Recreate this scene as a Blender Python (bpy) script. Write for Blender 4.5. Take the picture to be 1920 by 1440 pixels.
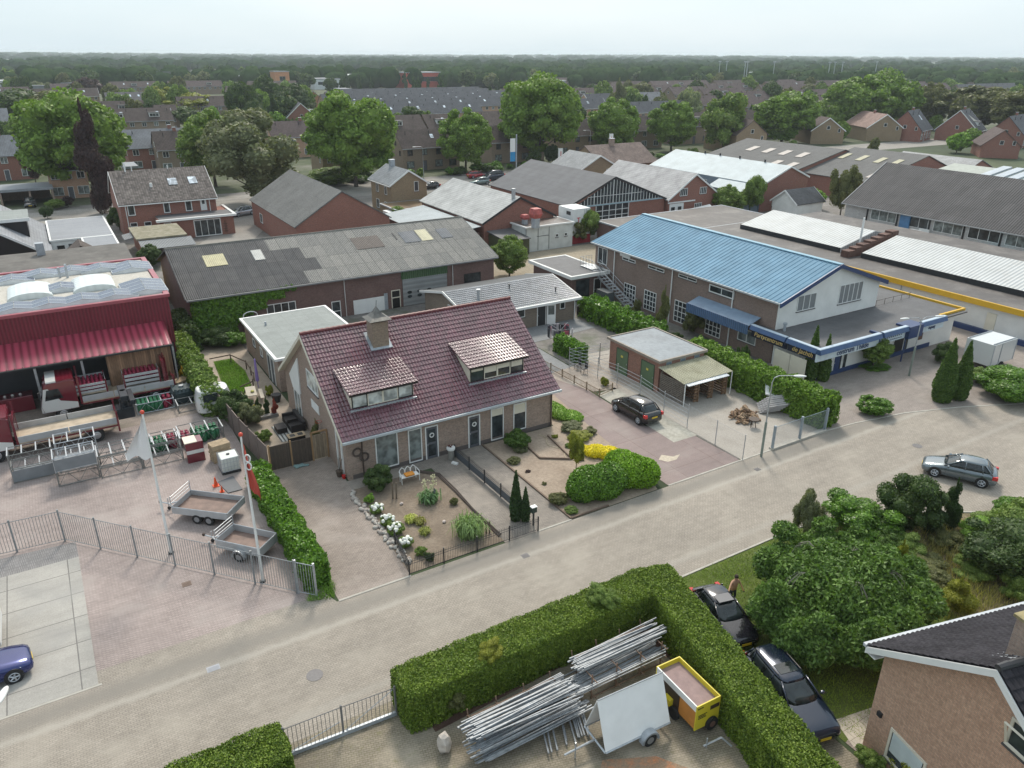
import bpy,math,random
import numpy as np
from mathutils import Matrix,Vector
sc = bpy.context.scene
for o in list(bpy.data.objects): bpy.data.objects.remove(o)
col = bpy.context.collection
rad = math.radians
# camera
FPX = 1438.12; PITCH = rad(23.301); ROLL = rad(.249); CH = 25.0; AZ = rad(58.8)
_rt = np.array([math.sin(AZ),-math.cos(AZ),0.]); _ff = np.array([math.cos(AZ),math.sin(AZ),0.])
FW = math.cos(PITCH)*_ff + np.array([0,0,-math.sin(PITCH)]); _up = np.cross(_rt,FW)
CA = math.cos(ROLL)*_rt + math.sin(ROLL)*_up; CB = -math.sin(ROLL)*_rt + math.cos(ROLL)*_up
C0 = np.array([0,0,CH])
cd = bpy.data.cameras.new('camera'); cam = bpy.data.objects.new('camera',cd); col.objects.link(cam)
cd.sensor_width = 36; cd.lens = FPX/1920*36; cd.clip_start = .5; cd.clip_end = 40000
m = Matrix.Identity(4)
for i in range(3):
    m[i][0] = CA[i]; m[i][1] = CB[i]; m[i][2] = -FW[i]; m[i][3] = C0[i]
cam.matrix_world = m
sc.camera = cam
def ray(x,y): return CA*(x-960)/FPX - CB*(y-720)/FPX + FW
def G(x,y,z=0.):          # surveyed point: where the sight line through a photo point meets height z
    d = ray(x,y); return C0 + d*(z-CH)/d[2]
def OX(x,y,X): d = ray(x,y); return C0 + d*X/d[0]
def OY(x,y,Y): d = ray(x,y); return C0 + d*Y/d[1]
# world,sun,exposure
SUN_AZ = rad(60); SUN_EL = rad(47)
w = bpy.data.worlds.new('World'); sc.world = w; w.use_nodes = True
nt = w.node_tree; nt.nodes.clear()
sky = nt.nodes.new('ShaderNodeTexSky'); sky.sky_type = 'NISHITA'; sky.sun_disc = False
sky.sun_elevation = SUN_EL; sky.sun_rotation = math.pi/2-SUN_AZ; sky.dust_density = 2.5; sky.air_density = 1.0
cloudn = nt.nodes.new('ShaderNodeTexNoise'); cloudn.inputs['Scale'].default_value = 2.2; cloudn.inputs['Detail'].default_value = 5
tcw = nt.nodes.new('ShaderNodeTexCoord'); mpw = nt.nodes.new('ShaderNodeMapping'); mpw.inputs['Scale'].default_value = (1,1,4)
nt.links.new(tcw.outputs['Generated'],mpw.inputs[0]); nt.links.new(mpw.outputs[0],cloudn.inputs['Vector'])
rw = nt.nodes.new('ShaderNodeValToRGB'); rw.color_ramp.elements[0].position = .3; rw.color_ramp.elements[1].position = .75
rw.color_ramp.elements[0].color = (5.0,6.2,6.9,1); rw.color_ramp.elements[1].color = (6.4,7.2,7.7,1)
nt.links.new(cloudn.outputs['Fac'],rw.inputs[0])
mxw = nt.nodes.new('ShaderNodeMix'); mxw.data_type = 'RGBA'; mxw.inputs[0].default_value = .82
nt.links.new(sky.outputs[0],mxw.inputs[6]); nt.links.new(rw.outputs[0],mxw.inputs[7])
bg = nt.nodes.new('ShaderNodeBackground'); bg.inputs['Strength'].default_value = .078
ow = nt.nodes.new('ShaderNodeOutputWorld')
dv = nt.nodes.new('ShaderNodeVectorMath'); dv.operation = 'DOT_PRODUCT'; dv.inputs[1].default_value = (math.cos(SUN_AZ)*math.cos(SUN_EL),math.sin(SUN_AZ)*math.cos(SUN_EL),math.sin(SUN_EL))
nt.links.new(tcw.outputs['Generated'],dv.inputs[0])
vr = nt.nodes.new('ShaderNodeValToRGB'); vr.color_ramp.elements[0].position = .72; vr.color_ramp.elements[0].color = (0,0,0,1); vr.color_ramp.elements[1].position = 1; vr.color_ramp.elements[1].color = (1,1,1,1); vr.color_ramp.interpolation = 'EASE'
nt.links.new(dv.outputs['Value'],vr.inputs[0])
mv = nt.nodes.new('ShaderNodeMix'); mv.data_type = 'RGBA'; mv.inputs[7].default_value = (14,13.8,13.2,1); nt.links.new(vr.outputs[0],mv.inputs[0]); nt.links.new(mxw.outputs[2],mv.inputs[6])
nt.links.new(mv.outputs[2],bg.inputs[0]); nt.links.new(bg.outputs[0],ow.inputs[0])
sl = bpy.data.lights.new('sun','SUN'); sl.energy = 1.5; sl.angle = rad(11); sl.color = (1,.93,.82)
so = bpy.data.objects.new('sun',sl); col.objects.link(so)
sdir = Vector((math.cos(SUN_AZ)*math.cos(SUN_EL),math.sin(SUN_AZ)*math.cos(SUN_EL),math.sin(SUN_EL)))
so.rotation_euler = sdir.to_track_quat('Z','Y').to_euler(); so.location = (0,0,60)
sc.view_settings.view_transform = 'Standard'; sc.view_settings.look = 'None'
sc.view_settings.exposure = 0.92; sc.view_settings.gamma = 1
sc.cycles.max_bounces = 5; sc.cycles.diffuse_bounces = 2; sc.cycles.glossy_bounces = 2; sc.cycles.transparent_max_bounces = 6
sc.cycles.transmission_bounces = 2; sc.cycles.volume_bounces = 2; sc.cycles.use_denoising = True
R = random.Random(7); RN = np.random.default_rng(11)
# materials
class NT:
    def __init__(s,name):
        s.m = bpy.data.materials.new(name); s.m.use_nodes = True; s.t = s.m.node_tree
        s.b = s.t.nodes['Principled BSDF']
    def n(s,k,**kw):
        x = s.t.nodes.new('ShaderNode'+k)
        for a,v in kw.items(): setattr(x,a,v)
        return x
    def l(s,a,b): s.t.links.new(a,b)
    def coord(s,kind,scale=None):
        if kind == 'P': o = s.n('NewGeometry').outputs['Position']
        else: o = s.n('TexCoord').outputs[{'UV': 'UV','O': 'Object'}[kind]]
        if scale is not None:
            mp = s.n('Mapping'); mp.inputs['Scale'].default_value = scale if hasattr(scale,'__len__') else (scale,)*3
            s.l(o,mp.inputs[0]); o = mp.outputs[0]
        return o
    def noise(s,scale,kind='P',detail=4,dims=None,rough=.55):
        x = s.n('TexNoise'); x.inputs['Scale'].default_value = scale; x.inputs['Detail'].default_value = detail
        x.inputs['Roughness'].default_value = rough
        s.l(s.coord(kind,dims),x.inputs['Vector']); return x.outputs['Fac']
    def ramp(s,fac,stops):
        r = s.n('ValToRGB'); e = r.color_ramp.elements
        while len(e) < len(stops): e.new(.5)
        for i,(p,c) in enumerate(stops):
            e[i].position = p; e[i].color = (*c,1) if hasattr(c,'__len__') else (c,c,c,1)
        s.l(fac,r.inputs[0]); return r.outputs[0]
    def mix(s,fac,a,b,mode='MIX'):
        x = s.n('Mix',data_type='RGBA',blend_type=mode)
        for sock,v in ((x.inputs[0],fac),(x.inputs[6],a),(x.inputs[7],b)):
            if hasattr(v,'is_linked') or hasattr(v,'node'): s.l(v,sock)
            elif hasattr(v,'__len__'): sock.default_value = (*v,1)
            else: sock.default_value = v if sock == x.inputs[0] else (v,v,v,1)
        return x.outputs[2]
    def math(s,op,a,b=None):
        x = s.n('Math',operation=op)
        for sock,v in ((x.inputs[0],a),(x.inputs[1],b)):
            if v is None: continue
            if hasattr(v,'node'): s.l(v,sock)
            else: sock.default_value = v
        return x.outputs[0]
    def col(s,c): 
        if hasattr(c,'node'): s.l(c,s.b.inputs['Base Color'])
        else: s.b.inputs['Base Color'].default_value = (*c,1)
    def bump(s,h,dist=.01,strength=1.):
        x = s.n('Bump'); x.inputs['Distance'].default_value = dist; x.inputs['Strength'].default_value = strength
        s.l(h,x.inputs['Height']); s.l(x.outputs[0],s.b.inputs['Normal'])
    def fin(s,rough=.8,metal=0,spec=None):
        if hasattr(rough,'node'): s.l(rough,s.b.inputs['Roughness'])
        else: s.b.inputs['Roughness'].default_value = rough
        s.b.inputs['Metallic'].default_value = metal
        if spec is not None: s.b.inputs['Specular IOR Level'].default_value = spec
        return s.m
_mc = {}
def sh(c,k): return tuple(min(1,x*k) for x in c)
def plain(name,c,rough=.7,metal=0,var=.12,scale=1.5,kind='P',spec=None,coat=0):
    if name in _mc: return _mc[name]
    n = NT(name)
    f = n.noise(scale,kind)
    n.col(n.ramp(f,[(.3,sh(c,1-var)),(.7,sh(c,1+var))]))
    if coat: n.b.inputs['Coat Weight'].default_value = coat; n.b.inputs['Coat Roughness'].default_value = .04
    _mc[name] = n.fin(rough,metal,spec); return n.m
def brick(name,c1,c2,mortar=(.3,.28,.25),bw=.22,bh=.065,rough=.85,stain=.25,dirt=(.6,.55,.5)):
    if name in _mc: return _mc[name]
    n = NT(name)
    b = n.n('TexBrick'); b.inputs['Scale'].default_value = 1; b.inputs['Mortar Size'].default_value = .008
    b.inputs['Brick Width'].default_value = bw; b.inputs['Row Height'].default_value = bh
    b.inputs['Color1'].default_value = (*c1,1); b.inputs['Color2'].default_value = (*c2,1); b.inputs['Mortar'].default_value = (*mortar,1)
    n.l(n.coord('UV'),b.inputs['Vector'])
    f = n.noise(.5,'P',6); f2 = n.noise(9,'P',2)
    c = n.mix(n.ramp(f,[(.4,0.),(.75,stain)]),b.outputs[0],n.mix(1.,b.outputs[0],dirt,'MULTIPLY'))
    c = n.mix(1.,c,n.ramp(f2,[(.3,.82),(.7,1.15)]),'MULTIPLY')
    n.col(c); n.bump(b.outputs['Fac'],.004,-.5)
    _mc[name] = n.fin(rough); return n.m
def pavers(name,c1,c2,joint,bw=.21,bh=.105,rot=0.,big=.18,stain=None,rough=.85,off=.5,msize=.012,blot=None,band=None):
    if name in _mc: return _mc[name]
    n = NT(name)
    mp = n.n('Mapping'); mp.inputs['Rotation'].default_value = (0,0,rot); n.l(n.coord('P'),mp.inputs[0])
    b = n.n('TexBrick'); b.offset = off; b.inputs['Scale'].default_value = 1; b.inputs['Mortar Size'].default_value = msize
    b.inputs['Mortar Smooth'].default_value = .3
    b.inputs['Brick Width'].default_value = bw; b.inputs['Row Height'].default_value = bh
    b.inputs['Color1'].default_value = (*c1,1); b.inputs['Color2'].default_value = (*c2,1); b.inputs['Mortar'].default_value = (*joint,1)
    n.l(mp.outputs[0],b.inputs['Vector'])
    c = n.mix(1.,b.outputs[0],n.ramp(n.noise(.18,'P',7,rough=.65),[(.3,1-big),(.5,1.),(.72,1+big)]),'MULTIPLY')
    c = n.mix(1.,c,n.ramp(n.noise(1.7,'P',5,rough=.7),[(.3,1-big*.7),(.7,1+big*.7)]),'MULTIPLY')
    c = n.mix(1.,c,n.ramp(n.noise(14,'P',3,rough=.7),[(.25,.84),(.75,1.15)]),'MULTIPLY')
    if stain: c = n.mix(n.ramp(n.noise(.35,'P',6,(1,1,1)),[(.52,0.),(.68,.65)]),c,stain)
    if blot: c = n.mix(n.ramp(n.noise(3.1,'P',6),[(.6,0.),(.7,.6)]),c,blot)
    c = n.mix(1.,c,n.ramp(n.noise(.9,'P',6,(.12,1.6,1),.7),[(.35,.93),(.6,1.06)]),'MULTIPLY')
    if band:
        sp = n.n('SeparateXYZ'); n.l(n.coord('P'),sp.inputs[0]); yy = n.math('ADD',sp.outputs[1],n.math('MULTIPLY',n.noise(1.6,'P',8,None,.7),.5))
        for y0,w_,bc,am in band: c = n.mix(n.ramp(n.math('ABSOLUTE',n.math('SUBTRACT',yy,y0+.25)),[(w_*.2,am),(w_,0.)]),c,bc)
    n.col(c); n.bump(b.outputs['Fac'],.004,-.4)
    _mc[name] = n.fin(rough); return n.m
def earth(name,c1,c2,c3,s1=.6,s2=7,rough=.95,bump=.03):
    if name in _mc: return _mc[name]
    n = NT(name)
    c = n.ramp(n.noise(s1,'P',8,rough=.65),[(.3,c1),(.5,c2),(.72,c3)])
    c = n.mix(1.,c,n.ramp(n.noise(s2,'P',5,rough=.7),[(.25,.72),(.75,1.25)]),'MULTIPLY')
    n.col(c); n.bump(n.noise(s2*1.3,'P',5),bump)
    _mc[name] = n.fin(rough); return n.m
def rooftile(name,c,tw=.3,th=.34,rough=.6,var=.2,wet=0.,lich=None,line=.55,amp=.03):
    """tile courses for roofs seen from afar; uv is metric (u along the eave, v up the slope)"""
    if name in _mc: return _mc[name]
    n = NT(name); uv = n.coord('UV')
    sp = n.n('SeparateXYZ'); n.l(uv,sp.inputs[0])
    fr = n.math('FRACT',n.math('DIVIDE',sp.outputs[1],th)); fu = n.math('FRACT',n.math('DIVIDE',sp.outputs[0],tw))
    row = n.ramp(fr,[(0.,line),(.14,1.),(1.,1.08)])
    cl = n.ramp(fu,[(0.,.8),(.18,1.),(.6,1.1),(1.,.82)])
    b = n.n('TexBrick'); b.inputs['Scale'].default_value = 1; b.inputs['Mortar Size'].default_value = 0; b.offset = 0
    b.inputs['Brick Width'].default_value = tw; b.inputs['Row Height'].default_value = th
    b.inputs['Color1'].default_value = (*sh(c,1-var),1); b.inputs['Color2'].default_value = (*sh(c,1+var),1)
    n.l(uv,b.inputs['Vector'])
    x = n.mix(1.,b.outputs[0],row,'MULTIPLY'); x = n.mix(1.,x,cl,'MULTIPLY')
    x = n.mix(1.,x,n.ramp(n.noise(.6,'P',6),[(.3,.8),(.7,1.2)]),'MULTIPLY')
    if lich: x = n.mix(n.ramp(n.noise(1.3,'P',8,rough=.7),[(.45,0.),(.7,.7)]),x,lich)
    n.col(x)
    h = n.math('ADD',fr,n.math('SINE',n.math('MULTIPLY',fu,3.14)))
    n.bump(h,amp,.7)
    _mc[name] = n.fin(rough,0,.25); return n.m
def sheet(name,c,pitch=.177,rough=.6,metal=0.,stain=None,panel=None,depth=.03,vdir=0,contrast=.35,lich=None,var=.12):
    """corrugated or ribbed sheeting: ribs run up the slope"""
    if name in _mc: return _mc[name]
    n = NT(name); uv = n.coord('UV'); sp = n.n('SeparateXYZ'); n.l(uv,sp.inputs[0])
    s = n.math('SINE',n.math('MULTIPLY',sp.outputs[vdir],2*math.pi/pitch))
    x = n.mix(1.,c,n.ramp(n.math('ADD',n.math('MULTIPLY',s,.5),.5),[(0.,1-contrast),(.5,1.),(1.,1+contrast*.3)]),'MULTIPLY')
    if panel:
        b = n.n('TexBrick'); b.inputs['Scale'].default_value = 1; b.inputs['Mortar Size'].default_value = .02; b.offset = 0
        b.inputs['Brick Width'].default_value = panel[0]; b.inputs['Row Height'].default_value = panel[1]
        b.inputs['Color1'].default_value = (1-panel[2],)*3+(1,); b.inputs['Color2'].default_value = (1+panel[2],)*3+(1,); b.inputs['Mortar'].default_value = (.6,.6,.6,1)
        n.l(uv,b.inputs['Vector']); x = n.mix(1.,x,b.outputs[0],'MULTIPLY')
    x = n.mix(1.,x,n.ramp(n.noise(.5,'P',6),[(.3,1-var),(.7,1+var)]),'MULTIPLY')
    if stain: x = n.mix(n.ramp(n.noise(1.1,'P',7),[(.5,0.),(.75,.6)]),x,stain)
    if lich: x = n.mix(n.ramp(n.noise(6,'P',6,rough=.75),[(.42,0.),(.62,.75)]),x,lich)
    n.col(x); n.bump(s,depth,.8)
    _mc[name] = n.fin(rough,metal); return n.m
def planks(name,c,wdt=.14,vdir=0,rough=.8,var=.2,dark=.4):
    if name in _mc: return _mc[name]
    n = NT(name); uv = n.coord('UV')
    b = n.n('TexBrick'); b.inputs['Scale'].default_value = 1; b.inputs['Mortar Size'].default_value = .006; b.offset = 0
    mp = n.n('Mapping'); n.l(uv,mp.inputs[0]); n.l(mp.outputs[0],b.inputs['Vector'])
    b.inputs['Brick Width'].default_value = wdt if vdir == 0 else 9; b.inputs['Row Height'].default_value = 9 if vdir == 0 else wdt
    b.inputs['Color1'].default_value = (*sh(c,1-var),1); b.inputs['Color2'].default_value = (*sh(c,1+var),1); b.inputs['Mortar'].default_value = (*sh(c,dark),1)
    x = n.mix(1.,b.outputs[0],n.ramp(n.noise(2,'UV',6,(1,8,1) if vdir else (8,1,1)),[(.3,.75),(.7,1.2)]),'MULTIPLY')
    n.col(x); n.bump(b.outputs['Fac'],.006,-.5)
    _mc[name] = n.fin(rough); return n.m
def leafmat(name,c1,c2,c3=None,scale=1.1,trans=.25,rough=.55,kind='O',rv=.3,spec=.3):
    if name in _mc: return _mc[name]
    c1,c2,c3 = [None if c is None else (c[0]*1.75,c[1]*1.66,c[2]*1.35) for c in (c1,c2,c3)]
    n = NT(name)
    g = n.n('NewGeometry'); rnd = g.outputs['Random Per Island']
    base = n.ramp(n.noise(scale,kind,3),[(.35,c1),(.65,c2)])
    x = n.mix(n.ramp(rnd,[(0.,0.),(1.,.55)]),base,c3 or sh(c2,1.35))
    x = n.mix(1.,x,n.ramp(rnd,[(0.,1-rv),(.5,1.),(1.,1+rv*.85)]),'MULTIPLY')
    n.col(x); n.fin(rough,0,spec)
    tr = n.n('BsdfTranslucent'); n.l(n.mix(1.,x,(1.2,1.35,.6),'MULTIPLY'),tr.inputs[0])
    ms = n.n('MixShader'); ms.inputs[0].default_value = trans
    out = n.t.nodes['Material Output']
    n.l(n.b.outputs[0],ms.inputs[1]); n.l(tr.outputs[0],ms.inputs[2]); n.l(ms.outputs[0],out.inputs[0])
    _mc[name] = n.m; return n.m
def glassm(name,c=(.03,.035,.04),rough=.06,refl=.5):
    if name in _mc: return _mc[name]
    n = NT(name); f = n.noise(1.3,'P',2)
    n.col(n.ramp(f,[(.4,sh(c,.6)),(.6,sh(c,1.5))])); n.b.inputs['Specular IOR Level'].default_value = refl
    _mc[name] = n.fin(rough); return n.m
# mesh building
def rotz(a): c,s = math.cos(a),math.sin(a); return np.array([[c,-s,0],[s,c,0],[0,0,1.]])
class MB:
    def __init__(s): s.V = []; s.F = []; s.n = 0; s.M = None; s.T = None; s.C = []
    def xf(s,rot=None,t=None): s.M = rot; s.T = t; return s
    def add(s,pts,faces):
        p = np.asarray(pts,float)
        if s.M is not None: p = p @ s.M.T
        if s.T is not None: p = p + np.asarray(s.T,float)
        s.C.append(faces); s.V.append(p); s.F += [tuple(i+s.n for i in f) for f in faces]; s.n += len(p); return s
    def each(s,name,mat,parent=None,local=False):
        for p,f in zip(s.V,s.C): MB().add(p,f).build(name,mat,parent,local)
    def box(s,x0,x1,y0,y1,z0,z1):
        return s.add([(x0,y0,z0),(x1,y0,z0),(x1,y1,z0),(x0,y1,z0),(x0,y0,z1),(x1,y0,z1),(x1,y1,z1),(x0,y1,z1)],
                     [(0,3,2,1),(4,5,6,7),(0,1,5,4),(1,2,6,5),(2,3,7,6),(3,0,4,7)])
    def cbox(s,c,d): return s.box(c[0]-d[0]/2,c[0]+d[0]/2,c[1]-d[1]/2,c[1]+d[1]/2,c[2]-d[2]/2,c[2]+d[2]/2)
    def face(s,pts): return s.add(pts,[tuple(range(len(pts)))])
    def slab(s,pts,t):   # polygon thickened downward by t along its normal
        p = np.asarray(pts,float); nrm = np.cross(p[1]-p[0],p[2]-p[0]); nrm = nrm/np.linalg.norm(nrm)
        if nrm[2] < 0 or (abs(nrm[2]) < 1e-6 and t < 0): p = p[::-1]; nrm = -nrm if nrm[2] < 0 else nrm
        q = p-nrm*abs(t); k = len(p)
        return s.add(np.vstack([p,q]),[tuple(range(k)),tuple(range(2*k-1,k-1,-1))]+[(i,i+k,(i+1) % k+k,(i+1) % k) for i in range(k)])
    def prism(s,prof,axis,a,b):  # prof: 2-D points; axis 'x': (y,z),'y': (x,z),'z': (x,y)
        k = len(prof)
        def P(u,v,w): return {'x': (w,u,v),'y': (u,w,v),'z': (u,v,w)}[axis]
        return s.add([P(u,v,a) for u,v in prof]+[P(u,v,b) for u,v in prof],
                     [tuple(range(k-1,-1,-1)),tuple(range(k,2*k))]+[(i,(i+1) % k,(i+1) % k+k,i+k) for i in range(k)])
    def cyl(s,p0,p1,r0,r1=None,n=8,caps=True):
        r1 = r0 if r1 is None else r1; p0 = np.asarray(p0,float); p1 = np.asarray(p1,float); d = p1-p0; L = np.linalg.norm(d)
        d = d/L if L > 1e-9 else np.array([0,0,1.]); a = np.cross(d,[0,0,1.] if abs(d[2]) < .9 else [1.,0,0]); a /= np.linalg.norm(a); b = np.cross(d,a)
        an = np.arange(n)*2*math.pi/n; ring = np.outer(np.cos(an),a)+np.outer(np.sin(an),b)
        f = [(i,(i+1) % n,(i+1) % n+n,i+n) for i in range(n)]
        if caps: f += [tuple(range(n-1,-1,-1)),tuple(range(n,2*n))]
        return s.add(np.vstack([p0+ring*r0,p1+ring*r1]),f)
    def tube(s,pts,r,n=6):
        for a,b in zip(pts[:-1],pts[1:]): s.cyl(a,b,r,r,n)
        return s
    def lathe(s,prof,c=(0,0,0),n=12):
        an = np.arange(n)*2*math.pi/n; P = []
        for r,z in prof: P += [(c[0]+r*math.cos(t),c[1]+r*math.sin(t),c[2]+z) for t in an]
        k = len(prof); f = [(i*n+j,i*n+(j+1) % n,(i+1)*n+(j+1) % n,(i+1)*n+j) for i in range(k-1) for j in range(n)]
        f += [tuple(range(n-1,-1,-1)),tuple(range((k-1)*n,k*n))]
        return s.add(P,f)
    def sph(s,c,r,n=8,m_=5,jit=0):
        r = r if hasattr(r,'__len__') else (r,r,r); P = []
        for i in range(1,m_):
            t = math.pi*i/m_
            for j in range(n):
                k = 1+jit*(R.random()-.5); P.append((c[0]+r[0]*k*math.sin(t)*math.cos(2*math.pi*j/n),c[1]+r[1]*k*math.sin(t)*math.sin(2*math.pi*j/n),c[2]+r[2]*k*math.cos(t)))
        P += [(c[0],c[1],c[2]+r[2]),(c[0],c[1],c[2]-r[2])]; a = len(P)-2
        f = [(i*n+j,(i+1)*n+j,(i+1)*n+(j+1) % n,i*n+(j+1) % n) for i in range(m_-2) for j in range(n)]
        f += [(a,j,(j+1) % n) for j in range(n)]+[(a+1,(m_-2)*n+(j+1) % n,(m_-2)*n+j) for j in range(n)]
        return s.add(P,f)
    def grid(s,Z):   # Z: array (ni,nj,3)
        ni,nj = Z.shape[:2]
        return s.add(Z.reshape(-1,3),[(i*nj+j,(i+1)*nj+j,(i+1)*nj+j+1,i*nj+j+1) for i in range(ni-1) for j in range(nj-1)])
    def build(s,name,mat,parent=None,local=False,smooth=False,origin=None,bevel=0):
        v = np.vstack(s.V)
        me = bpy.data.meshes.new(name)
        if parent is not None and not local:
            off = np.array(parent['_w']) if '_w' in parent else np.array(parent.location); loc = None
        elif origin is not None: off = np.array(origin,float); loc = off
        elif parent is None and not local:
            off = np.array([(v[:,0].min()+v[:,0].max())/2,(v[:,1].min()+v[:,1].max())/2,v[:,2].min()]); loc = off
        else: off = np.zeros(3); loc = None
        me.from_pydata((v-off).tolist(),[],s.F)
        uvs = np.zeros((len(me.loops),2)); co = v; k = 0
        for p in me.polygons:
            nx,ny,nz = p.normal
            if abs(nz) > .985: t = (1,0,0); b = (0,1,0)
            else:
                h = math.hypot(nx,ny); t = (-ny/h,nx/h,0); b = (-nz*nx/h,-nz*ny/h,h)
            for li in p.loop_indices:
                q = co[me.loops[li].vertex_index]
                uvs[li] = (q[0]*t[0]+q[1]*t[1],q[0]*b[0]+q[1]*b[1]+q[2]*b[2])
        ul = me.uv_layers.new(name='UVMap'); ul.data.foreach_set('uv',uvs.ravel())
        me.materials.append(mat)
        if smooth: me.polygons.foreach_set('use_smooth',[True]*len(me.polygons))
        o = bpy.data.objects.new(name,me); col.objects.link(o)
        if loc is not None: o.location = loc; 
        if parent is not None:
            o.parent = parent; o['_w'] = [float(x) for x in off]
        else: o['_w'] = [float(x) for x in off]
        if bevel:
            md = o.modifiers.new('bevel','BEVEL'); md.width = bevel; md.segments = 2; md.limit_method = 'ANGLE'
        return o
def thing(name,label,cat,loc=(0,0,0),rz=0.,group=None):
    o = bpy.data.objects.new(name,None); col.objects.link(o); o.empty_display_size = .2
    o.location = [float(x) for x in loc]; o.rotation_euler = (0,0,rz); o['label'] = label; o['category'] = cat
    o['_w'] = [float(x) for x in loc]
    if group: o['group'] = group
    return o
def tag(o,label,cat,group=None):
    o['label'] = label; o['category'] = cat
    if group: o['group'] = group
    return o
def struct(o): o['kind'] = 'structure'; return o
def dup(root,loc=None,rz=None,label=None,group=None,scale=None):
    r = root.copy(); col.objects.link(r)
    for ch in list(root.children):
        c = ch.copy(); col.objects.link(c); c.parent = r
        for g in ch.children:
            d = g.copy(); col.objects.link(d); d.parent = c
    if loc is not None: r.location = [float(x) for x in loc]; r['_w'] = [float(x) for x in loc]
    if rz is not None: r.rotation_euler = (r.rotation_euler[0],r.rotation_euler[1],rz)
    if label: r['label'] = label
    if group: r['group'] = group
    if scale is not None: r.scale = scale if hasattr(scale,'__len__') else (scale,)*3
    return r
# foliage
def quads(P,N,size,asp=1.4,align=.5,rng=RN,fold=0):
    """leaf faces at points P with outward normals N"""
    k = len(P); rd = rng.normal(size=(k,3)); nn = N*align*1.6+rd*(1-align); nn /= np.linalg.norm(nn,axis=1)[:,None]+1e-9
    t = np.cross(nn,rng.normal(size=(k,3))); t /= np.linalg.norm(t,axis=1)[:,None]+1e-9; b = np.cross(nn,t)
    sz = (size*(.6+.8*rng.random(k)))[:,None]
    a = t*sz*.5*asp; c = b*sz*.5
    V = np.stack([P-a,P+c*.9,P+a,P-c*.9],1).reshape(-1,3)
    return V
def leafmesh(name,V,core=None):
    """V: stacked 4-vertex leaves; core: MB of blobs under the leaves"""
    k = len(V)//4; nv = len(V); cv = np.vstack(core.V) if core and core.V else np.zeros((0,3)); cf = core.F if core else []
    me = bpy.data.meshes.new(name); me.vertices.add(nv+len(cv)); me.vertices.foreach_set('co',np.vstack([V,cv]).ravel())
    loops = list(range(nv)); st = list(range(0,nv,4)); tot = [4]*k
    for f in cf: st.append(len(loops)); tot.append(len(f)); loops += [i+nv for i in f]
    me.loops.add(len(loops)); me.loops.foreach_set('vertex_index',loops)
    me.polygons.add(len(st)); me.polygons.foreach_set('loop_start',st); me.polygons.foreach_set('loop_total',tot)
    me.update(calc_edges=True); me.validate(); return me
def sphpts(k,rng=RN):
    d = rng.normal(size=(k,3)); return d/np.linalg.norm(d,axis=1)[:,None]
def lobes_leaves(lobes,dens,size,align=.45,low=.15,jit=.12,rng=RN,core=.8,asp=1.4):
    """leaves over a set of ellipsoid lobes (c,(rx,ry,rz)); points inside other lobes are dropped"""
    Ps = []; Ns = []; mb = MB()
    C = np.array([l[0] for l in lobes]); RR = np.array([l[1] for l in lobes])
    for i,(c,r) in enumerate(lobes):
        r = np.array(r); area = 4*math.pi*((r[0]*r[1]+r[0]*r[2]+r[1]*r[2])/3)
        k = int(area*dens); d = sphpts(k,rng); p = np.array(c)+d*r*(1-jit*1.5*rng.random(k)[:,None]**1.0+jit*.7*rng.random(k)[:,None])
        keep = np.ones(k,bool)
        for j in range(len(lobes)):
            if j != i: keep &= (((p-C[j])/RR[j])**2).sum(1) > .72
        keep &= rng.random(k) < np.clip(.8+d[:,2]*.5,low+.2,1)
        nn = d/r; nn /= np.linalg.norm(nn,axis=1)[:,None]
        Ps.append(p[keep]); Ns.append(nn[keep])
        if core: mb.sph(c,r*core,7,5,.25)
    return quads(np.vstack(Ps),np.vstack(Ns),size,asp,align=align,rng=rng),mb
def crown_mesh(name,seed,rx=1.,rz=.9,nl=16,dens=60,size=.09,kind='round'):
    rng = np.random.default_rng(seed); L = []
    if kind == 'round':
        for i in range(nl):
            d = sphpts(1,rng)[0]; d[2] = d[2]*.75
            c = d*np.array([rx,rx,rz])*(.45+.2*rng.random()); c[2] += rz
            r = .3+.16*rng.random(); L.append((c,(r*rx*1.05,r*rx*1.05,r*rz)))
        for i in range(46):
            d = sphpts(1,rng)[0]; c = d*np.array([rx,rx,rz])*(.78+.14*rng.random()); c[2] = c[2]*.95+rz; r = .11+.1*rng.random(); L.append((c,(r*rx*1.2,r*rx*1.2,r*rz*.9)))
        L.append(((0,0,rz),(rx*.6,rx*.6,rz*.62)))
    elif kind == 'column':
        for i in range(nl):
            z = (i+.5)/nl*2*rz; w_ = rx*math.sin(math.pi*min(1,(z/(2*rz))*.8+.22))**.8
            a = rng.random()*6.28; L.append(((math.cos(a)*w_*.35,math.sin(a)*w_*.35,z),(w_*.62,w_*.62,rz*.28)))
    elif kind == 'loose':
        for i in range(nl):
            d = sphpts(1,rng)[0]; c = d*np.array([rx,rx,rz])*(.55+.3*rng.random()); c[2] += rz
            r = .2+.12*rng.random(); L.append((c,(r*rx,r*rx,r*rz*1.1)))
        L.append(((0,0,rz),(rx*.5,rx*.5,rz*.6)))
    V,mb = lobes_leaves(L,dens,size,rng=rng,jit=.16)
    return leafmesh(name,V,mb)
def mkobj(name,me,mat,parent=None,loc=(0,0,0),scale=(1,1,1),rz=0):
    if mat is not None and not me.materials: me.materials.append(mat)
    o = bpy.data.objects.new(name,me); col.objects.link(o); o.location = [float(x) for x in loc]; o.scale = scale; o.rotation_euler[2] = rz
    if parent is not None: o.parent = parent
    return o
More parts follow.
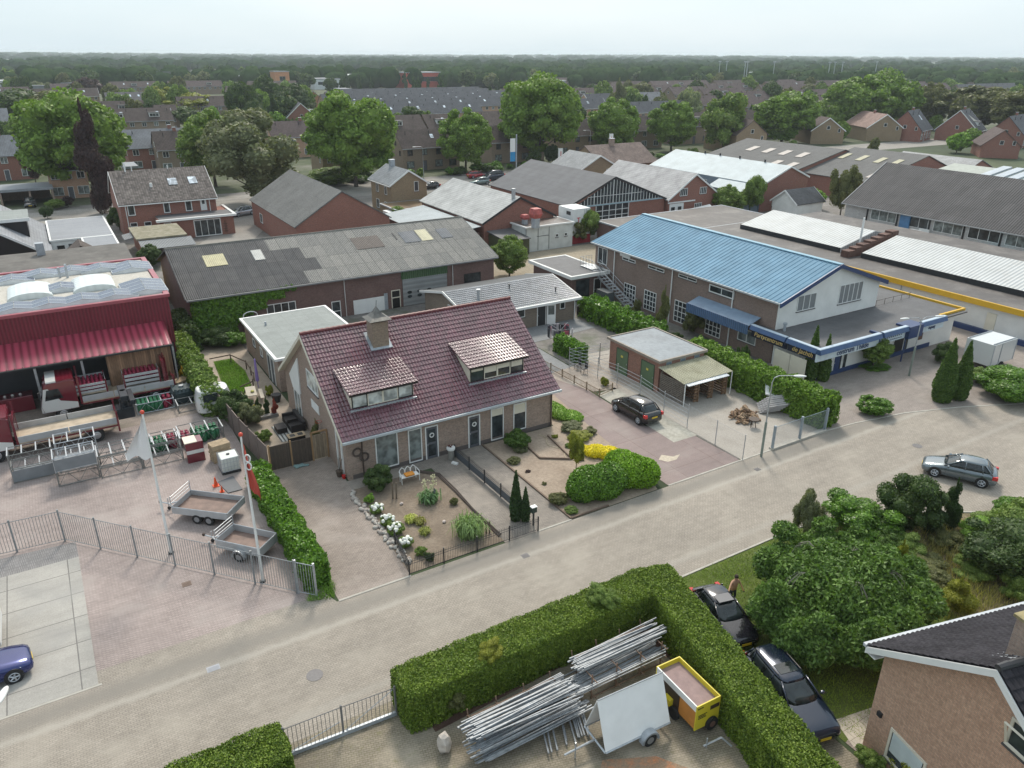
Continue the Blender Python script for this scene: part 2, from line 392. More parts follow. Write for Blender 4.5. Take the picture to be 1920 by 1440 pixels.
def hedge_mesh(name,x0,x1,y0,y1,z0,z1,dens,size,bulge=.06,rng=RN,align=.4,lump=.05):
    """clipped hedge body: leaves over five faces of a box (world coords, returned centred on its base)"""
    cx,cy = (x0+x1)/2,(y0+y1)/2; a,b,h = (x1-x0)/2,(y1-y0)/2,z1-z0; P = []; N = []
    def facepts(area,fn):
        k = max(4,int(area*dens)); u = rng.random((k,2)); p,n = fn(u); P.append(p); N.append(np.tile(n,(k,1)))
    facepts(4*a*b,lambda u: (np.c_[(u[:,0]*2-1)*a,(u[:,1]*2-1)*b,np.full(len(u),h)],(0,0,1.)))
    for s in (-1,1):
        facepts(2*a*h,lambda u: (np.c_[(u[:,0]*2-1)*a,np.full(len(u),s*b),u[:,1]*h],(0,s*1.,0)))
        facepts(2*b*h,lambda u: (np.c_[np.full(len(u),s*a),(u[:,0]*2-1)*b,u[:,1]*h],(s*1.,0,0)))
    P = np.vstack(P); N = np.vstack(N)
    P = P+N*((rng.random(len(P))-.6)*bulge*2)[:,None]
    q = P*np.array([2.1,2.1,1.6])+np.array([x0,y0,0]); wv = np.sin(q[:,0]*1.3+q[:,2])*np.sin(q[:,1]*1.7+1.1*q[:,2])*lump+np.sin(q[:,0]*3.1)*np.sin(q[:,1]*2.7+2)*lump*.6
    P += N*wv[:,None]
    tp = (P[:,2] > h-.12) & (rng.random(len(P)) < .04); P[tp,2] += rng.random(tp.sum())*.13
    e = np.maximum(0,np.abs(P[:,0])-(a-.18)); P[:,2] -= np.where(P[:,2] > h-.2,e*.5,0)
    core = MB().box(-a+.1,a-.1,-b+.1,b-.1,0,h-.1)
    return leafmesh(name,quads(P,N,size,align=align,rng=rng),core),(cx,cy,z0)
# shared materials
M = {}
M['white'] = plain('white_paint',(.72,.72,.70),.5,var=.05)
M['offwhite'] = plain('offwhite_render',(.70,.69,.66),.8,var=.08,scale=.7)
M['cream'] = plain('cream_paint',(.66,.61,.5),.6,var=.05)
M['zinc'] = plain('zinc',(.36,.39,.42),.45,.3,var=.15,scale=3)
M['galv'] = plain('galvanised_steel',(.42,.44,.46),.42,.55,var=.18,scale=6)
M['galvdull'] = plain('dull_galvanised_steel',(.27,.28,.285),.6,.3,var=.2,scale=4)
M['black'] = plain('black_paint',(.012,.012,.013),.4,var=.1)
M['dark'] = plain('dark_plastic',(.02,.021,.023),.6)
M['rubber'] = plain('rubber',(.016,.016,.017),.85)
M['glass'] = glassm('window_glass',(.035,.042,.046))
M['curtain'] = glassm('curtained_glass',(.16,.18,.175),.12)
M['blind'] = glassm('white_blind_glass',(.45,.47,.45),.25)
M['brown'] = plain('brown_frame',(.05,.03,.02),.6)
M['bitumen'] = pavers('bitumen_roof',(.085,.085,.09),(.095,.095,.1),(.06,.06,.063),1.0,6,0,.2,rough=.7)
M['bitumen_blue'] = earth('ponding_bitumen_roof',(.12,.14,.16),(.17,.2,.225),(.2,.23,.26),.5,3,.45,.01)
M['bitumen_light'] = pavers('pale_bitumen_roof',(.21,.23,.22),(.235,.255,.245),(.16,.17,.165),1.0,8,0,.12,rough=.75)
M['bitumen_brown'] = earth('brown_bitumen_roof',(.055,.048,.045),(.075,.066,.062),(.16,.145,.132),.33,2.2,.6,.01)
BR_PINK = brick('pinkish_brown_brick',(.36,.25,.195),(.27,.185,.145),(.3,.27,.235),stain=.3)
BR_PINK2 = brick('light_brown_brick',(.58,.35,.235),(.47,.265,.175),(.3,.25,.2),stain=.25)
BR_RED = brick('red_brick',(.30,.105,.07),(.24,.08,.055),(.26,.2,.17))
BR_DARK = brick('dark_purple_brick',(.19,.1,.085),(.15,.078,.068),(.17,.14,.125),stain=.5,dirt=(.55,.5,.48))
BR_PARTY = brick('party_hall_brick',(.255,.17,.135),(.2,.132,.105),(.22,.19,.17),stain=.4)
BR_TRANS = brick('orange_brown_brick',(.32,.15,.10),(.25,.115,.08),(.27,.2,.17),stain=.45,dirt=(.5,.42,.4))
BR_YEL = brick('yellow_brown_brick',(.31,.22,.13),(.25,.175,.1),(.24,.2,.15))
BR_TAN = brick('tan_brick',(.29,.215,.155),(.235,.17,.12),(.24,.2,.16))
BR_GREY = brick('white_block',(.52,.5,.48),(.46,.44,.43),(.3,.29,.28),.5,.2)
# ground sheets
def patch(name,pts,z,mat,t=.03,kind='structure'):
    pts = [(p[0],p[1]) for p in pts]
    ar = sum(pts[i][0]*pts[(i+1) % len(pts)][1]-pts[(i+1) % len(pts)][0]*pts[i][1] for i in range(len(pts)))
    if ar < 0: pts = pts[::-1]
    b = MB().face([(x,y,z) for x,y in pts])
    o = b.build(name,mat); o['kind'] = kind; return o
def gp(*px): return [tuple(G(x,y)[:2]) for x,y in px]
def ground_mat():
    n = NT('country_ground')
    c = n.ramp(n.noise(.006,'P',5),[(.35,(.03,.045,.018)),(.5,(.05,.07,.028)),(.65,(.09,.1,.045))])
    c = n.mix(1.,c,n.ramp(n.noise(.15,'P',6),[(.3,.7),(.7,1.25)]),'MULTIPLY')
    n.col(c); return n.fin(.95)
E0 = 11000
bg_ = MB()
bg_.box(-E0,E0,-E0,E0,-1.5,-.02)
struct(bg_.build('ground',ground_mat()))
M['town'] = pavers('town_paving',(.17,.155,.145),(.21,.19,.175),(.13,.12,.11),.2,.1,0,.3,stain=(.07,.085,.04))
patch('town_ground',[(-70,68),(-70,160),(190,160),(200,32),(160,20),(60,-10),(44,31),(36.6,31),(36.6,62),(22,62),(22,68)],-.012,M['town'])
M['road'] = pavers('street_pavers',(.275,.24,.2),(.318,.28,.236),(.19,.165,.138),.22,.11,0,.13,rough=.85,stain=(.335,.298,.25),blot=(.22,.193,.16),band=((29.15,.32,(.37,.34,.295),.6),(29.95,.8,(.21,.19,.165),.75),(24.5,.35,(.35,.325,.285),.35)))
road_near = [(33.4,23.4),(36.5,22.7),(40.4,21.15),(43.9,19.0),(47.5,16.2),(51,13.2),(58,8),(70,2)]
road_far = [(100,2),(85,12),(72,21.2),(66,24.4),(62.6,25.9),(57.5,28.1),(53,29.6),(48,30.45),(45,30.7)]
patch('street',[(-60,23.4)]+road_near+road_far+[(-60,30.7)],.0,M['road'])
M['pinkpave'] = pavers('pink_grey_pavers',(.30,.245,.225),(.345,.285,.262),(.2,.16,.15),.21,.105,rad(45),.14,stain=(.36,.31,.285))
M['pinkpave2'] = pavers('worn_pink_pavers',(.25,.205,.175),(.3,.25,.215),(.17,.14,.12),.21,.105,0,.18,stain=(.35,.3,.265),blot=(.19,.165,.13))
M['brownpave'] = pavers('brown_pavers',(.25,.2,.17),(.3,.245,.205),(.17,.14,.12),.21,.105,0,.2,stain=(.14,.13,.1))
M['greypave'] = pavers('grey_pavers',(.235,.22,.2),(.28,.26,.235),(.17,.16,.145),.3,.3,0,.16,stain=(.17,.155,.13),off=0)
patch('gas_yard',[(-60,30.7),(8.0,30.7),(8.3,31.8),(8.4,56),(8.0,72),(-60,72)],-.004,M['pinkpave'])
patch('yard_strip',[(-60,30.4),(8.6,30.4),(8.2,31.6),(-60,31.6)],.002,M['road'])
M['slabs'] = pavers('concrete_slabs',(.31,.295,.27),(.36,.34,.31),(.16,.15,.14),2.75,2.0,0,.1,off=0,msize=.03,stain=(.28,.27,.255))
patch('concrete_apron',[(-40,30.74),(-2.13,30.74),(-2.2,41.4),(-40,41.4)],.006,M['slabs'])
patch('grey_paving_strip',[(-40,41.4),(-2.2,41.4),(-2.25,43.0),(-40,46)],.004,pavers('charcoal_pavers',(.22,.21,.205),(.26,.245,.24),(.14,.13,.13),.1,.3,0,.12))
patch('concrete_yard',[(-60,57.0),(6.8,57.0),(8.2,53.5),(8.2,68),(-60,68)],.0,M['brownpave'])
patch('house_driveway',[(8.6,30.7),(12.5,30.7),(12.9,40.5),(13.1,44),(13.1,45.3),(9.0,45.3)],.0,M['pinkpave2'])
patch('back_terrace',[(9.0,45.3),(13.2,45.3),(13.2,72.5),(9.3,72.5)],.002,pavers('terrace_pavers',(.33,.27,.21),(.38,.31,.245),(.22,.18,.14),.21,.105,0,.16,stain=(.42,.36,.28)))
M['soil'] = earth('garden_soil',(.15,.115,.085),(.2,.155,.115),(.25,.2,.15),.8,6)
M['sand'] = earth('garden_sand',(.27,.205,.155),(.33,.26,.2),(.39,.31,.24),.5,5)
patch('garden_path',[(18.2,30.7),(22.7,30.7),(22.7,41.6),(12.9,41.6),(12.9,40.4),(18.3,40.4)],.004,pavers('path_pavers',(.21,.185,.16),(.26,.225,.195),(.15,.13,.11),.21,.105,rad(45),.2,stain=(.3,.26,.22)))
patch('garden_soil',[(12.5,30.9),(18.25,30.9),(18.35,39.6),(17.2,40.4),(12.9,40.4)],.008,M['soil'])
patch('garden_sand',[(22.72,30.75),(29.3,30.75),(30.3,33.5),(30.6,38),(31.5,44),(31.8,46),(29.2,49),(28.7,41.5),(22.72,41.5)],.008,M['sand'])
M['redasph'] = pavers('red_concrete_drive',(.215,.165,.155),(.24,.185,.172),(.16,.105,.09),3.2,4.6,0,.1,off=0,msize=.02,stain=(.29,.245,.225),blot=(.25,.185,.16))
patch('red_driveway',[(30.2,30.75),(36.58,30.75),(36.5,36),(34.5,38),(34.7,45),(36.2,56.5),(33.6,56.5),(30.6,41)],.0,M['redasph'])
patch('driveway_apron',[(34.5,35.0),(36.7,35.0),(36.9,44.8),(34.85,44.4)],.006,earth('pale_concrete',(.32,.3,.25),(.37,.35,.3),(.42,.4,.35),.7,4))
patch('bare_spot',gp((1235,862),(1240,853),(1262,856),(1275,852),(1268,862),(1252,866)),.008,earth('worn_patch',(.45,.38,.3),(.5,.43,.34),(.52,.45,.36),1,5))
M['gravel'] = earth('pale_gravel',(.30,.27,.235),(.36,.325,.285),(.4,.365,.325),.6,9)
patch('gravel_yard',[(36.7,30.75),(45.0,30.75),(46.5,40),(46.5,52),(36.9,52)],.0,M['gravel'])
patch('patio',[(30.8,49.5),(36.4,50.2),(36.5,57),(44.6,57.6),(44.6,61),(31.9,61),(29.2,56)],.01,pavers('slate_pavers',(.2,.205,.21),(.23,.235,.24),(.15,.15,.15),.2,.1,0,.12))
patch('strip_by_patio',[(33.2,50.2),(38.7,50.4),(38.7,44.8),(36.9,44.4),(34.9,45)],.006,pavers('old_pavers',(.3,.25,.21),(.35,.3,.25),(.2,.17,.15),.2,.1,0,.2,stain=(.4,.37,.33)))
M['parking'] = pavers('parking_pavers',(.245,.21,.185),(.28,.24,.215),(.17,.145,.13),.2,.1,0,.15,stain=(.33,.29,.255))
patch('party_parking',[(45.2,30.74),(48,30.5),(53,29.64),(57.5,28.14),(62.6,25.95),(72,21.3),(80,17),(95,30),(80,48),(66,48),(52,42),(46.5,40)],.006,M['parking'])
def kerb(pts,w=.12,h=.025,name='kerb',mat=None):
    b = MB()
    for a,c in zip(pts[:-1],pts[1:]):
        d = np.array([c[0]-a[0],c[1]-a[1]]); L = np.hypot(*d); d = d/L; n_ = np.array([-d[1],d[0]])*w/2
        b.prism([(a[0]-n_[0],a[1]-n_[1]),(c[0]-n_[0],c[1]-n_[1]),(c[0]+n_[0],c[1]+n_[1]),(a[0]+n_[0],a[1]+n_[1])],'z',-.02,h)
    return struct(b.build(name,mat or plain('kerb_concrete',(.4,.375,.33),.9,var=.15,scale=2)))
kerb([(8.6,30.7),(12.5,30.7)]); kerb([(20.4,30.72),(22.7,30.72)]); kerb([(30.2,30.75),(36.6,30.75),(45,30.75),(48,30.5),(53,29.66),(57.5,28.16),(62.6,25.97),(72,21.3),(80,17)])
kerb([(22.9,23.4),(33.4,23.42),(36.5,22.75),(40.4,21.2),(43.9,19.05),(47.5,16.25),(51,13.25)])
M['gutter'] = plain('gutter_stone',(.41,.385,.34),.9,var=.12,scale=1.5)
struct(MB().box(-60,-2,30.62,30.72,-.01,.012).build('kerb',M['gutter']))
M['yardpave'] = pavers('mossy_yard_pavers',(.21,.175,.13),(.26,.215,.165),(.13,.12,.07),.2,.1,rad(15),.3,stain=(.36,.31,.24),blot=(.16,.15,.07))
patch('pipe_yard',[(-60,23.4),(22.9,23.4),(22.6,8),(22.4,-5),(-60,-5)],-.004,M['yardpave'])
patch('mulch_bed',[(9.2,23.2),(21.6,23.2),(21.6,12),(20.0,12),(20.0,21.6),(9.2,21.0)],.0,earth('red_brown_mulch',(.06,.03,.022),(.085,.045,.032),(.12,.075,.05),2,14,bump=.05))
patch('brick_dust',gp((1130,1425),(1230,1418),(1290,1440),(1120,1460)),.004,earth('orange_brick_dust',(.24,.19,.13),(.3,.19,.12),(.5,.19,.08),3,12))
M['lawn'] = earth('lawn_turf',(.06,.09,.014),(.09,.125,.02),(.13,.15,.035),.7,14,bump=.05)
patch('lawn_ground',[(22.9,23.3),(33.4,23.3),(36.5,22.6),(36,19),(33,12),(30,5),(22.9,5)],.0,M['lawn'])
patch('rough_ground',[(30,22),(33.4,23.3),(36.5,22.6),(40.4,21.05),(43.9,18.9),(47.5,16.1),(51,13.1),(58,7.9),(70,1.9),(60,-10),(30,-10)],-.006,
      earth('rough_dry_ground',(.07,.075,.03),(.16,.13,.075),(.3,.235,.17),.5,5,bump=.06))
patch('stone_tiles',gp((1565,1350),(1640,1325),(1625,1400),(1600,1400)),.008,pavers('buff_tiles',(.42,.37,.3),(.46,.41,.33),(.22,.19,.14),.45,.45,0,.1,off=.5))
patch('brick_path',[(22.9,5),(22.9,12.2),(24.0,12.4),(24.2,5)],.004,M['brownpave'])
patch('lawn',gp((400,678),(435,672),(460,695),(472,722),(455,745),(425,742)),.012,M['lawn'])
M['asph'] = earth('asphalt',(.11,.108,.105),(.13,.127,.122),(.15,.147,.14),.3,3,bump=.005)
M['clinker'] = pavers('street_clinker',(.25,.23,.205),(.29,.265,.24),(.2,.185,.165),.2,.1,0,.12)
patch('road',[(-70,139.5),(160,143),(260,140),(260,149),(160,152),(-70,147)],.004,M['clinker'])
patch('side_road',[(16,112),(26,130),(26,141),(33,141),(33,130),(22,108)],.004,M['clinker'])
patch('pavement',[(-70,147.1),(160,152.1),(260,149.1),(260,153),(160,156),(-70,152)],.01,M['greypave'])
patch('courtyard',[(45,76),(66,76),(66,87.5),(45,87.5)],.0,earth('dirt_court',(.25,.21,.15),(.31,.26,.19),(.36,.3,.22),.5,4))
M['field'] = earth('pale_field',(.16,.17,.06),(.2,.21,.075),(.24,.24,.1),.05,.6)
patch('playing_field',gp((40,161),(210,159),(205,152),(42,153)),.05,M['field'])
M['towngr'] = earth('garden_ground',(.035,.055,.02),(.06,.075,.03),(.16,.15,.12),.1,1.2)
patch('housing_ground',[(-70,156),(260,160),(420,120),(650,100),(900,600),(500,800),(0,760),(-160,400)],.0,M['towngr'])
# building parts
def FP(face,a,d,z,pos):
    return {'S': (a,pos-d,z),'N': (a,pos+d,z),'W': (pos-d,a,z),'E': (pos+d,a,z)}[face]
def fbox(b,face,a0,a1,d0,d1,z0,z1,pos):
    p = FP(face,a0,d0,z0,pos); q = FP(face,a1,d1,z1,pos)
    return b.box(min(p[0],q[0]),max(p[0],q[0]),min(p[1],q[1]),max(p[1],q[1]),min(p[2],q[2]),max(p[2],q[2]))
def win(par,face,a0,a1,z0,z1,pos,cols=1,rows=1,fm=None,pm=None,fw=.07,name='window',sill=True,mt=.035):
    if a0 > a1: a0,a1 = a1,a0
    if z0 > z1: z0,z1 = z1,z0
    fm = fm or M['white']; pm = pm or M['glass']; b = MB()
    fbox(b,face,a0,a1,0,.05,z1-fw,z1,pos); fbox(b,face,a0,a1,0,.05,z0,z0+fw,pos)
    fbox(b,face,a0,a0+fw,0,.05,z0+fw,z1-fw,pos); fbox(b,face,a1-fw,a1,0,.05,z0+fw,z1-fw,pos)
    for i in range(1,cols):
        x = a0+(a1-a0)*i/cols; fbox(b,face,x-mt,x+mt,0,.045,z0+fw,z1-fw,pos)
    for i in range(1,rows):
        z = z0+(z1-z0)*i/rows; fbox(b,face,a0+fw,a1-fw,0,.042,z-mt,z+mt,pos)
    f = b.build(name,fm,par)
    fbox(MB(),face,a0+fw,a1-fw,0,.012,z0+fw,z1-fw,pos).build('pane',pm,f)
    if sill: fbox(MB(),face,a0-.04,a1+.04,0,.09,z0-.07,z0-.003,pos).build('sill',_mc.get('dark_sill') or plain('dark_sill',(.07,.065,.065),.7),f)
    return f
def door(par,face,a0,a1,z1,pos,fm=None,dm=None,gl=None,fw=.08,z0=0.02,top=0):
    if a0 > a1: a0,a1 = a1,a0
    b = MB(); fbox(b,face,a0,a1,0,.05,z1-fw,z1,pos); fbox(b,face,a0,a0+fw,0,.05,z0,z1-fw,pos); fbox(b,face,a1-fw,a1,0,.05,z0,z1-fw,pos)
    b.build('door_frame',fm or M['white'],par)
    d = fbox(MB(),face,a0+fw,a1-fw,0,.03,z0,z1-fw-.003,pos).build('door',dm or M['dark'],par)
    if gl: 
        for (u0,u1,v0,v1) in gl:
            W_ = a1-a0-2*fw; H_ = z1-z0-fw
            fbox(MB(),face,a0+fw+W_*u0,a0+fw+W_*u1,0,.036,z0+H_*v0,z0+H_*v1,pos).build('pane',M['glass'],d)
    fbox(MB(),face,a0+fw+.06,a0+fw+.1,.03,.07,z0+1.0,z0+1.12,pos).build('handle',M['galv'],d)
    return d
def pwin(par,face,px0,py0,px1,py1,pos,**k):
    f = OY if face in 'SN' else OX; i = 0 if face in 'SN' else 1
    p = f(px0,py0,pos); q = f(px1,py1,pos); return win(par,face,p[i],q[i],q[2],p[2],pos,**k)
def flatroof(par,x0,x1,y0,y1,z,mat,trim=None,tw=.22,th=.2,name='roof',depth=.0):
    MB().box(x0+tw,x1-tw,y0+tw,y1-tw,z-.1,z-.04).build(name,mat,par)
    b = MB(); b.box(x0,x1,y0,y0+tw,z-th,z); b.box(x0,x1,y1-tw,y1,z-th,z); b.box(x0,x0+tw,y0+tw,y1-tw,z-th,z); b.box(x1-tw,x1,y0+tw,y1-tw,z-th,z)
    b.build('roof_edge',trim or M['white'],par)
def gable(name,label,cat,axis,a0,a1,prof,wm,rm,over=.35,ga=.3,th=.14,trim=None,group=None,wall=True,gutter=None,base=0.0,asym=None):
    """prof: [(b,z) eave, (b,z) ridge, (b,z) eave] of the wall; ridge runs along axis"""
    (b0,z0),(br,zr),(b1,z1) = prof
    o = thing(name,label,cat,((a0+a1)/2,(b0+b1)/2,0) if axis == 'x' else ((b0+b1)/2,(a0+a1)/2,0),0,group)
    if wall: MB().prism([(b0,base),(b0,z0),(br,zr),(b1,z1),(b1,base)][::1 if axis == 'y' else -1],axis,a0,a1).build('wall',wm,o)
    s0 = (zr-z0)/(br-b0); s1 = (zr-z1)/(b1-br); e0 = (b0-over,z0-over*s0); e1 = (b1+over,z1-over*s1); A0,A1 = a0-ga,a1+ga
    def P(a,b_,z): return (a,b_,z) if axis == 'x' else (b_,a,z)
    r = MB(); zt = th+.02
    for (ee,s) in ((e0,1),(e1,-1)):
        pts = [P(A0,ee[0],ee[1]+zt),P(A1,ee[0],ee[1]+zt),P(A1,br,zr+zt),P(A0,br,zr+zt)]
        r.slab(pts,th)
    ro = r.build('roof',rm,o)
    if trim:
        t = MB(); tt = .05
        for A in (A0-tt,A1):
            t = MB()
            for ee in (e0,e1):
                t.prism([(ee[0],ee[1]-.12),(br,zr-.12),(br,zr+zt+.01),(ee[0],ee[1]+zt+.01)],axis,A,A+tt) if axis == 'x' else \
                t.prism([(ee[0],ee[1]-.12),(ee[0],ee[1]+zt+.01),(br,zr+zt+.01),(br,zr-.12)],axis,A,A+tt)
            t.build('bargeboard',trim,o)
    if gutter:
        g = MB()
        for ee,s in ((e0,-1),(e1,1)):
            if axis == 'x': g.box(A0,A1,min(ee[0],ee[0]+s*.13),max(ee[0],ee[0]+s*.13),ee[1]-.06,ee[1]+.06)
            else: g.box(min(ee[0],ee[0]+s*.13),max(ee[0],ee[0]+s*.13),A0,A1,ee[1]-.06,ee[1]+.06)
        g.each('gutter',gutter,o)
    o['_s'] = [float(s0),float(s1)]
    return o
def chimney(par,x,y,z0,z1,w=.6,d=.6,mat=None,cap='cap'):
    c = MB().box(x-w/2,x+w/2,y-d/2,y+d/2,z0,z1).build('chimney',mat or BR_RED,par)
    MB().box(x-w/2-.06,x+w/2+.06,y-d/2-.06,y+d/2+.06,z1+.002,z1+.08).build('cap',M['zinc'],c)
    return c
def slopebox(b,P0,P1,P2,P3,h):  # raised slab on a slope
    return b.slab([np.add(p,(0,0,h)) for p in (P0,P1,P2,P3)],h)
def velux(par,x0,x1,y0,y1,zf,axis='x',mat=None,name='skylight',h=.07):
    pts = [(x0,y0,zf(x0,y0)+h),(x1,y0,zf(x1,y0)+h),(x1,y1,zf(x1,y1)+h),(x0,y1,zf(x0,y1)+h)]
    return MB().slab(pts,.06).build(name,mat or M['skyl'],par)
M['skyl'] = glassm('skylight_glass',(.5,.55,.6),.12)
def wave_sheet(b,O,U,S,L,W,pitch,amp,rows=1,step=.0,n_per=6,square=False):
    """sheet with ribs running along S; O origin, U unit along eave, S unit up slope, lengths L along U, W along S"""
    O = np.array(O,float); U = np.array(U,float); S = np.array(S,float); N = np.cross(U,S); N /= np.linalg.norm(N)
    if N[2] < 0: N = -N
    nx = int(L/pitch*n_per)+1; xs = np.linspace(0,L,nx); ph = (xs % pitch)/pitch
    if square: h = np.where(ph < .25,1.,0.)
    else: h = np.where(ph < .72,np.sin(ph/.72*math.pi)*.0+(1-np.cos(ph/.72*2*math.pi))*.5*.55,-np.sin((ph-.72)/.28*math.pi)*.45) if amp > .02 and rows > 1 else (1-np.cos(ph*2*math.pi))*.5
    rh = W/rows
    for r_ in range(rows):
        Z = np.zeros((3,nx,3))
        for k,(s,hh) in enumerate(((r_*rh-.0,step-.035),(r_*rh,step),((r_+1)*rh,0.))):
            Z[k] = O+xs[:,None]*U+s*S+(h*amp+hh)[:,None]*N
        b.grid(Z[::1].transpose(0,1,2)[::-1] if np.dot(np.cross(U,S),N) > 0 else Z)
    return b
# text
def text(s,size,loc,rot,mat,parent,name='lettering',ext=.01,align='CENTER',shear=0):
    cu = bpy.data.curves.new(name,'FONT'); cu.body = s; cu.size = size; cu.extrude = ext; cu.align_x = align; cu.shear = shear; cu.offset = size*.012
    t = bpy.data.objects.new(name,cu); col.objects.link(t)
    dg = bpy.context.evaluated_depsgraph_get(); me = bpy.data.meshes.new_from_object(t.evaluated_get(dg))
    bpy.data.objects.remove(t); me.materials.clear(); me.materials.append(mat)
    Rm = Matrix.Identity(3)
    from mathutils import Euler
    mw = Matrix.Translation(Vector([float(x) for x in loc])) @ Euler(rot).to_matrix().to_4x4()
    me.transform(mw)
    o = bpy.data.objects.new(name,me); col.objects.link(o)
    if parent is not None:
        off = parent['_w']; me.transform(Matrix.Translation((-off[0],-off[1],-off[2]))); o.parent = parent
    return o
# the pair of houses under maroon tiles
T_MAROON = None
def glazed(name,c,tw,rh,sl,rough=.3,var=.25,axis=0):
    n = NT(name); mp = n.n('Mapping'); mp.inputs['Scale'].default_value = (1,1/sl,1) if axis == 0 else (1/sl,1,1); n.l(n.coord('P'),mp.inputs[0])
    b = n.n('TexBrick'); b.offset = 0; b.inputs['Scale'].default_value = 1; b.inputs['Mortar Size'].default_value = 0
    b.inputs['Brick Width'].default_value = tw; b.inputs['Row Height'].default_value = rh
    b.inputs['Color1'].default_value = (*sh(c,1-var),1); b.inputs['Color2'].default_value = (*sh(c,1+var),1)
    n.l(mp.outputs[0],b.inputs['Vector'])
    x = n.mix(1.,b.outputs[0],n.ramp(n.noise(.7,'P',5),[(.3,.8),(.7,1.25)]),'MULTIPLY'); n.col(x)
    n.l(n.ramp(n.noise(9,'P',3),[(.3,rough*.75),(.7,rough*1.4)]),n.b.inputs['Roughness']); return n.m
SL = math.atan(.697)
T_MAROON = glazed('maroon_glazed_tiles',(.115,.038,.052),.225,.3575,math.cos(SL),.27)
H = thing('semi_detached_house','pair of brick semi-detached houses under one steep maroon tiled roof with two dormers','house',(20.8,48.2,0))
MB().prism([(41.6,0),(54.8,0),(54.8,3.05),(48.2,7.66),(41.6,3.05)],'x',13.1,28.6).build('wall',BR_PINK,H)
MB().box(13.4,28.61,41.585,41.6,0,.32).build('plinth',plain('dark_plinth',(.11,.09,.085),.8),H)
rf = MB()
for (y,S_) in ((41.15,1),(55.25,-1)):
    wave_sheet(rf,(12.75,y,3.0),(1,0,0),(0,math.cos(SL)*S_,math.sin(SL)),16.2,7.05/math.cos(SL),.225,.045,24,.045)
rf.slab([(12.77,41.17,2.97),(28.93,41.17,2.97),(28.93,48.2,7.87),(12.77,48.2,7.87)],.1)
rf.slab([(12.77,55.23,2.97),(28.93,55.23,2.97),(28.93,48.2,7.87),(12.77,48.2,7.87)],.1)
roofo = rf.build('roof',T_MAROON,H,smooth=False)
rg = MB()
for i in range(41): rg.cyl((12.75+i*.395,48.2,7.93),(12.75+i*.395+.42,48.2,7.95),.12,.135,8)
rg.build('ridge',plain('ridge_tiles',(.15,.03,.03),.35),H)
b = MB()
for x in (12.7,28.9):
    for y0,y1 in ((41.15,48.2),(55.25,48.2)):
        b.add([(x,y0,2.72),(x+.05,y0,2.72),(x+.05,y1,7.62),(x,y1,7.62),(x,y0,2.98),(x+.05,y0,2.98),(x+.05,y1,7.88),(x,y1,7.88)],
              [(0,3,2,1),(4,5,6,7),(0,1,5,4),(1,2,6,5),(2,3,7,6),(3,0,4,7)])
b.slab([(12.76,41.3,2.88),(13.1,41.3,2.88),(13.1,48.2,7.66),(12.76,48.2,7.66)],.04)
b.slab([(12.76,55.1,2.88),(13.1,55.1,2.88),(13.1,48.2,7.66),(12.76,48.2,7.66)],.04)
b.each('bargeboard',M['cream'],H)
g = MB().box(12.75,29.0,40.98,41.16,2.86,3.0); g.box(12.75,29.0,41.16,41.6,2.84,2.88); g.box(12.75,29,55.24,55.4,2.86,3.0)
g.each('gutter',plain('painted_gutter',(.4,.43,.45),.5),H)
b = MB(); 
for x in (14.1,28.45): b.cyl((x,41.5,0),(x,41.5,2.85),.045)
b.each('drainpipe',plain('brown_pipe',(.06,.04,.03),.6),H)
pwin(H,'S',702,818,748,870,41.6,pm=M['curtain'],cols=1,rows=1); pwin(H,'S',764,807,792.5,861.7,41.6,pm=M['curtain'])
GREYDOOR = plain('grey_door',(.09,.095,.11),.5)
for (p,q) in (((796,800),(823,862)),((877,781.5),(900.4,839.8))):
    a = OY(*p,41.6); c = OY(*q,41.6); dd = door(H,'S',a[0],c[0],2.42,41.6,dm=GREYDOOR,gl=((.15,.85,.52,.92),(.15,.85,.08,.45)))
    wr = MB(); cx = (a[0]+c[0])/2
    for i in range(14):
        t = i*2*math.pi/14; wr.sph((cx+.14*math.cos(t),41.54,1.75+.14*math.sin(t)),.045,6,4,.5)
    o = wr.build('door_wreath',M['white']); tag(o,'white wreath hung on the grey front door '+('with the milk-can planter beside it' if cx < 20 else 'right of the spiked iron fence'),'wreath')
pwin(H,'S',920,767.7,944,820,41.6,pm=M['glass']); pwin(H,'S',962.3,758.3,985.7,802,41.6,pm=M['glass'])
b = MB(); a = OY(920,767.7,41.6); c = OY(944,820,41.6); fbox(b,'S',a[0]+.08,c[0]-.08,.013,.02,1.95,a[2]-.08,41.6)
a = OY(962.3,758.3,41.6); c = OY(985.7,802,41.6); fbox(b,'S',a[0]+.08,c[0]-.08,.013,.02,1.7,a[2]-.08,41.6)
b.each('roller_blind',M['cream'],H)
pwin(H,'W',574,690,598,746,13.1,cols=1,rows=1,pm=M['blind'])
pp = [OX(*p,13.1) for p in ((544,700),(558,671),(565,739),(551.5,726))]
b = MB(); q = [(13.02,p[1],p[2]) for p in pp]; b.add(q+[(13.095,p[1],p[2]) for p in q],[(0,1,2,3),(7,6,5,4),(0,4,5,1),(1,5,6,2),(2,6,7,3),(3,7,4,0)])
b.build('gable_panel',M['white'],H)
a = OX(551.4,726.6,13.1); c = OX(567,774,13.1); win(H,'W',a[1],c[1],.05,2.35,13.1,cols=2,pm=M['curtain'],fw=.09,name='garden_door')
a = OX(584,747,13.1); c = OX(600,781,13.1); MB().box(13.05,13.09,c[1],a[1],c[2]+.1,a[2]).build('wall_board',M['white'],H)
b = MB().box(13.02,13.1,42.3,42.5,0,3.0); b.box(13.02,13.1,43.2,43.35,0,3.6); b.build('corner_trim',M['white'],H)
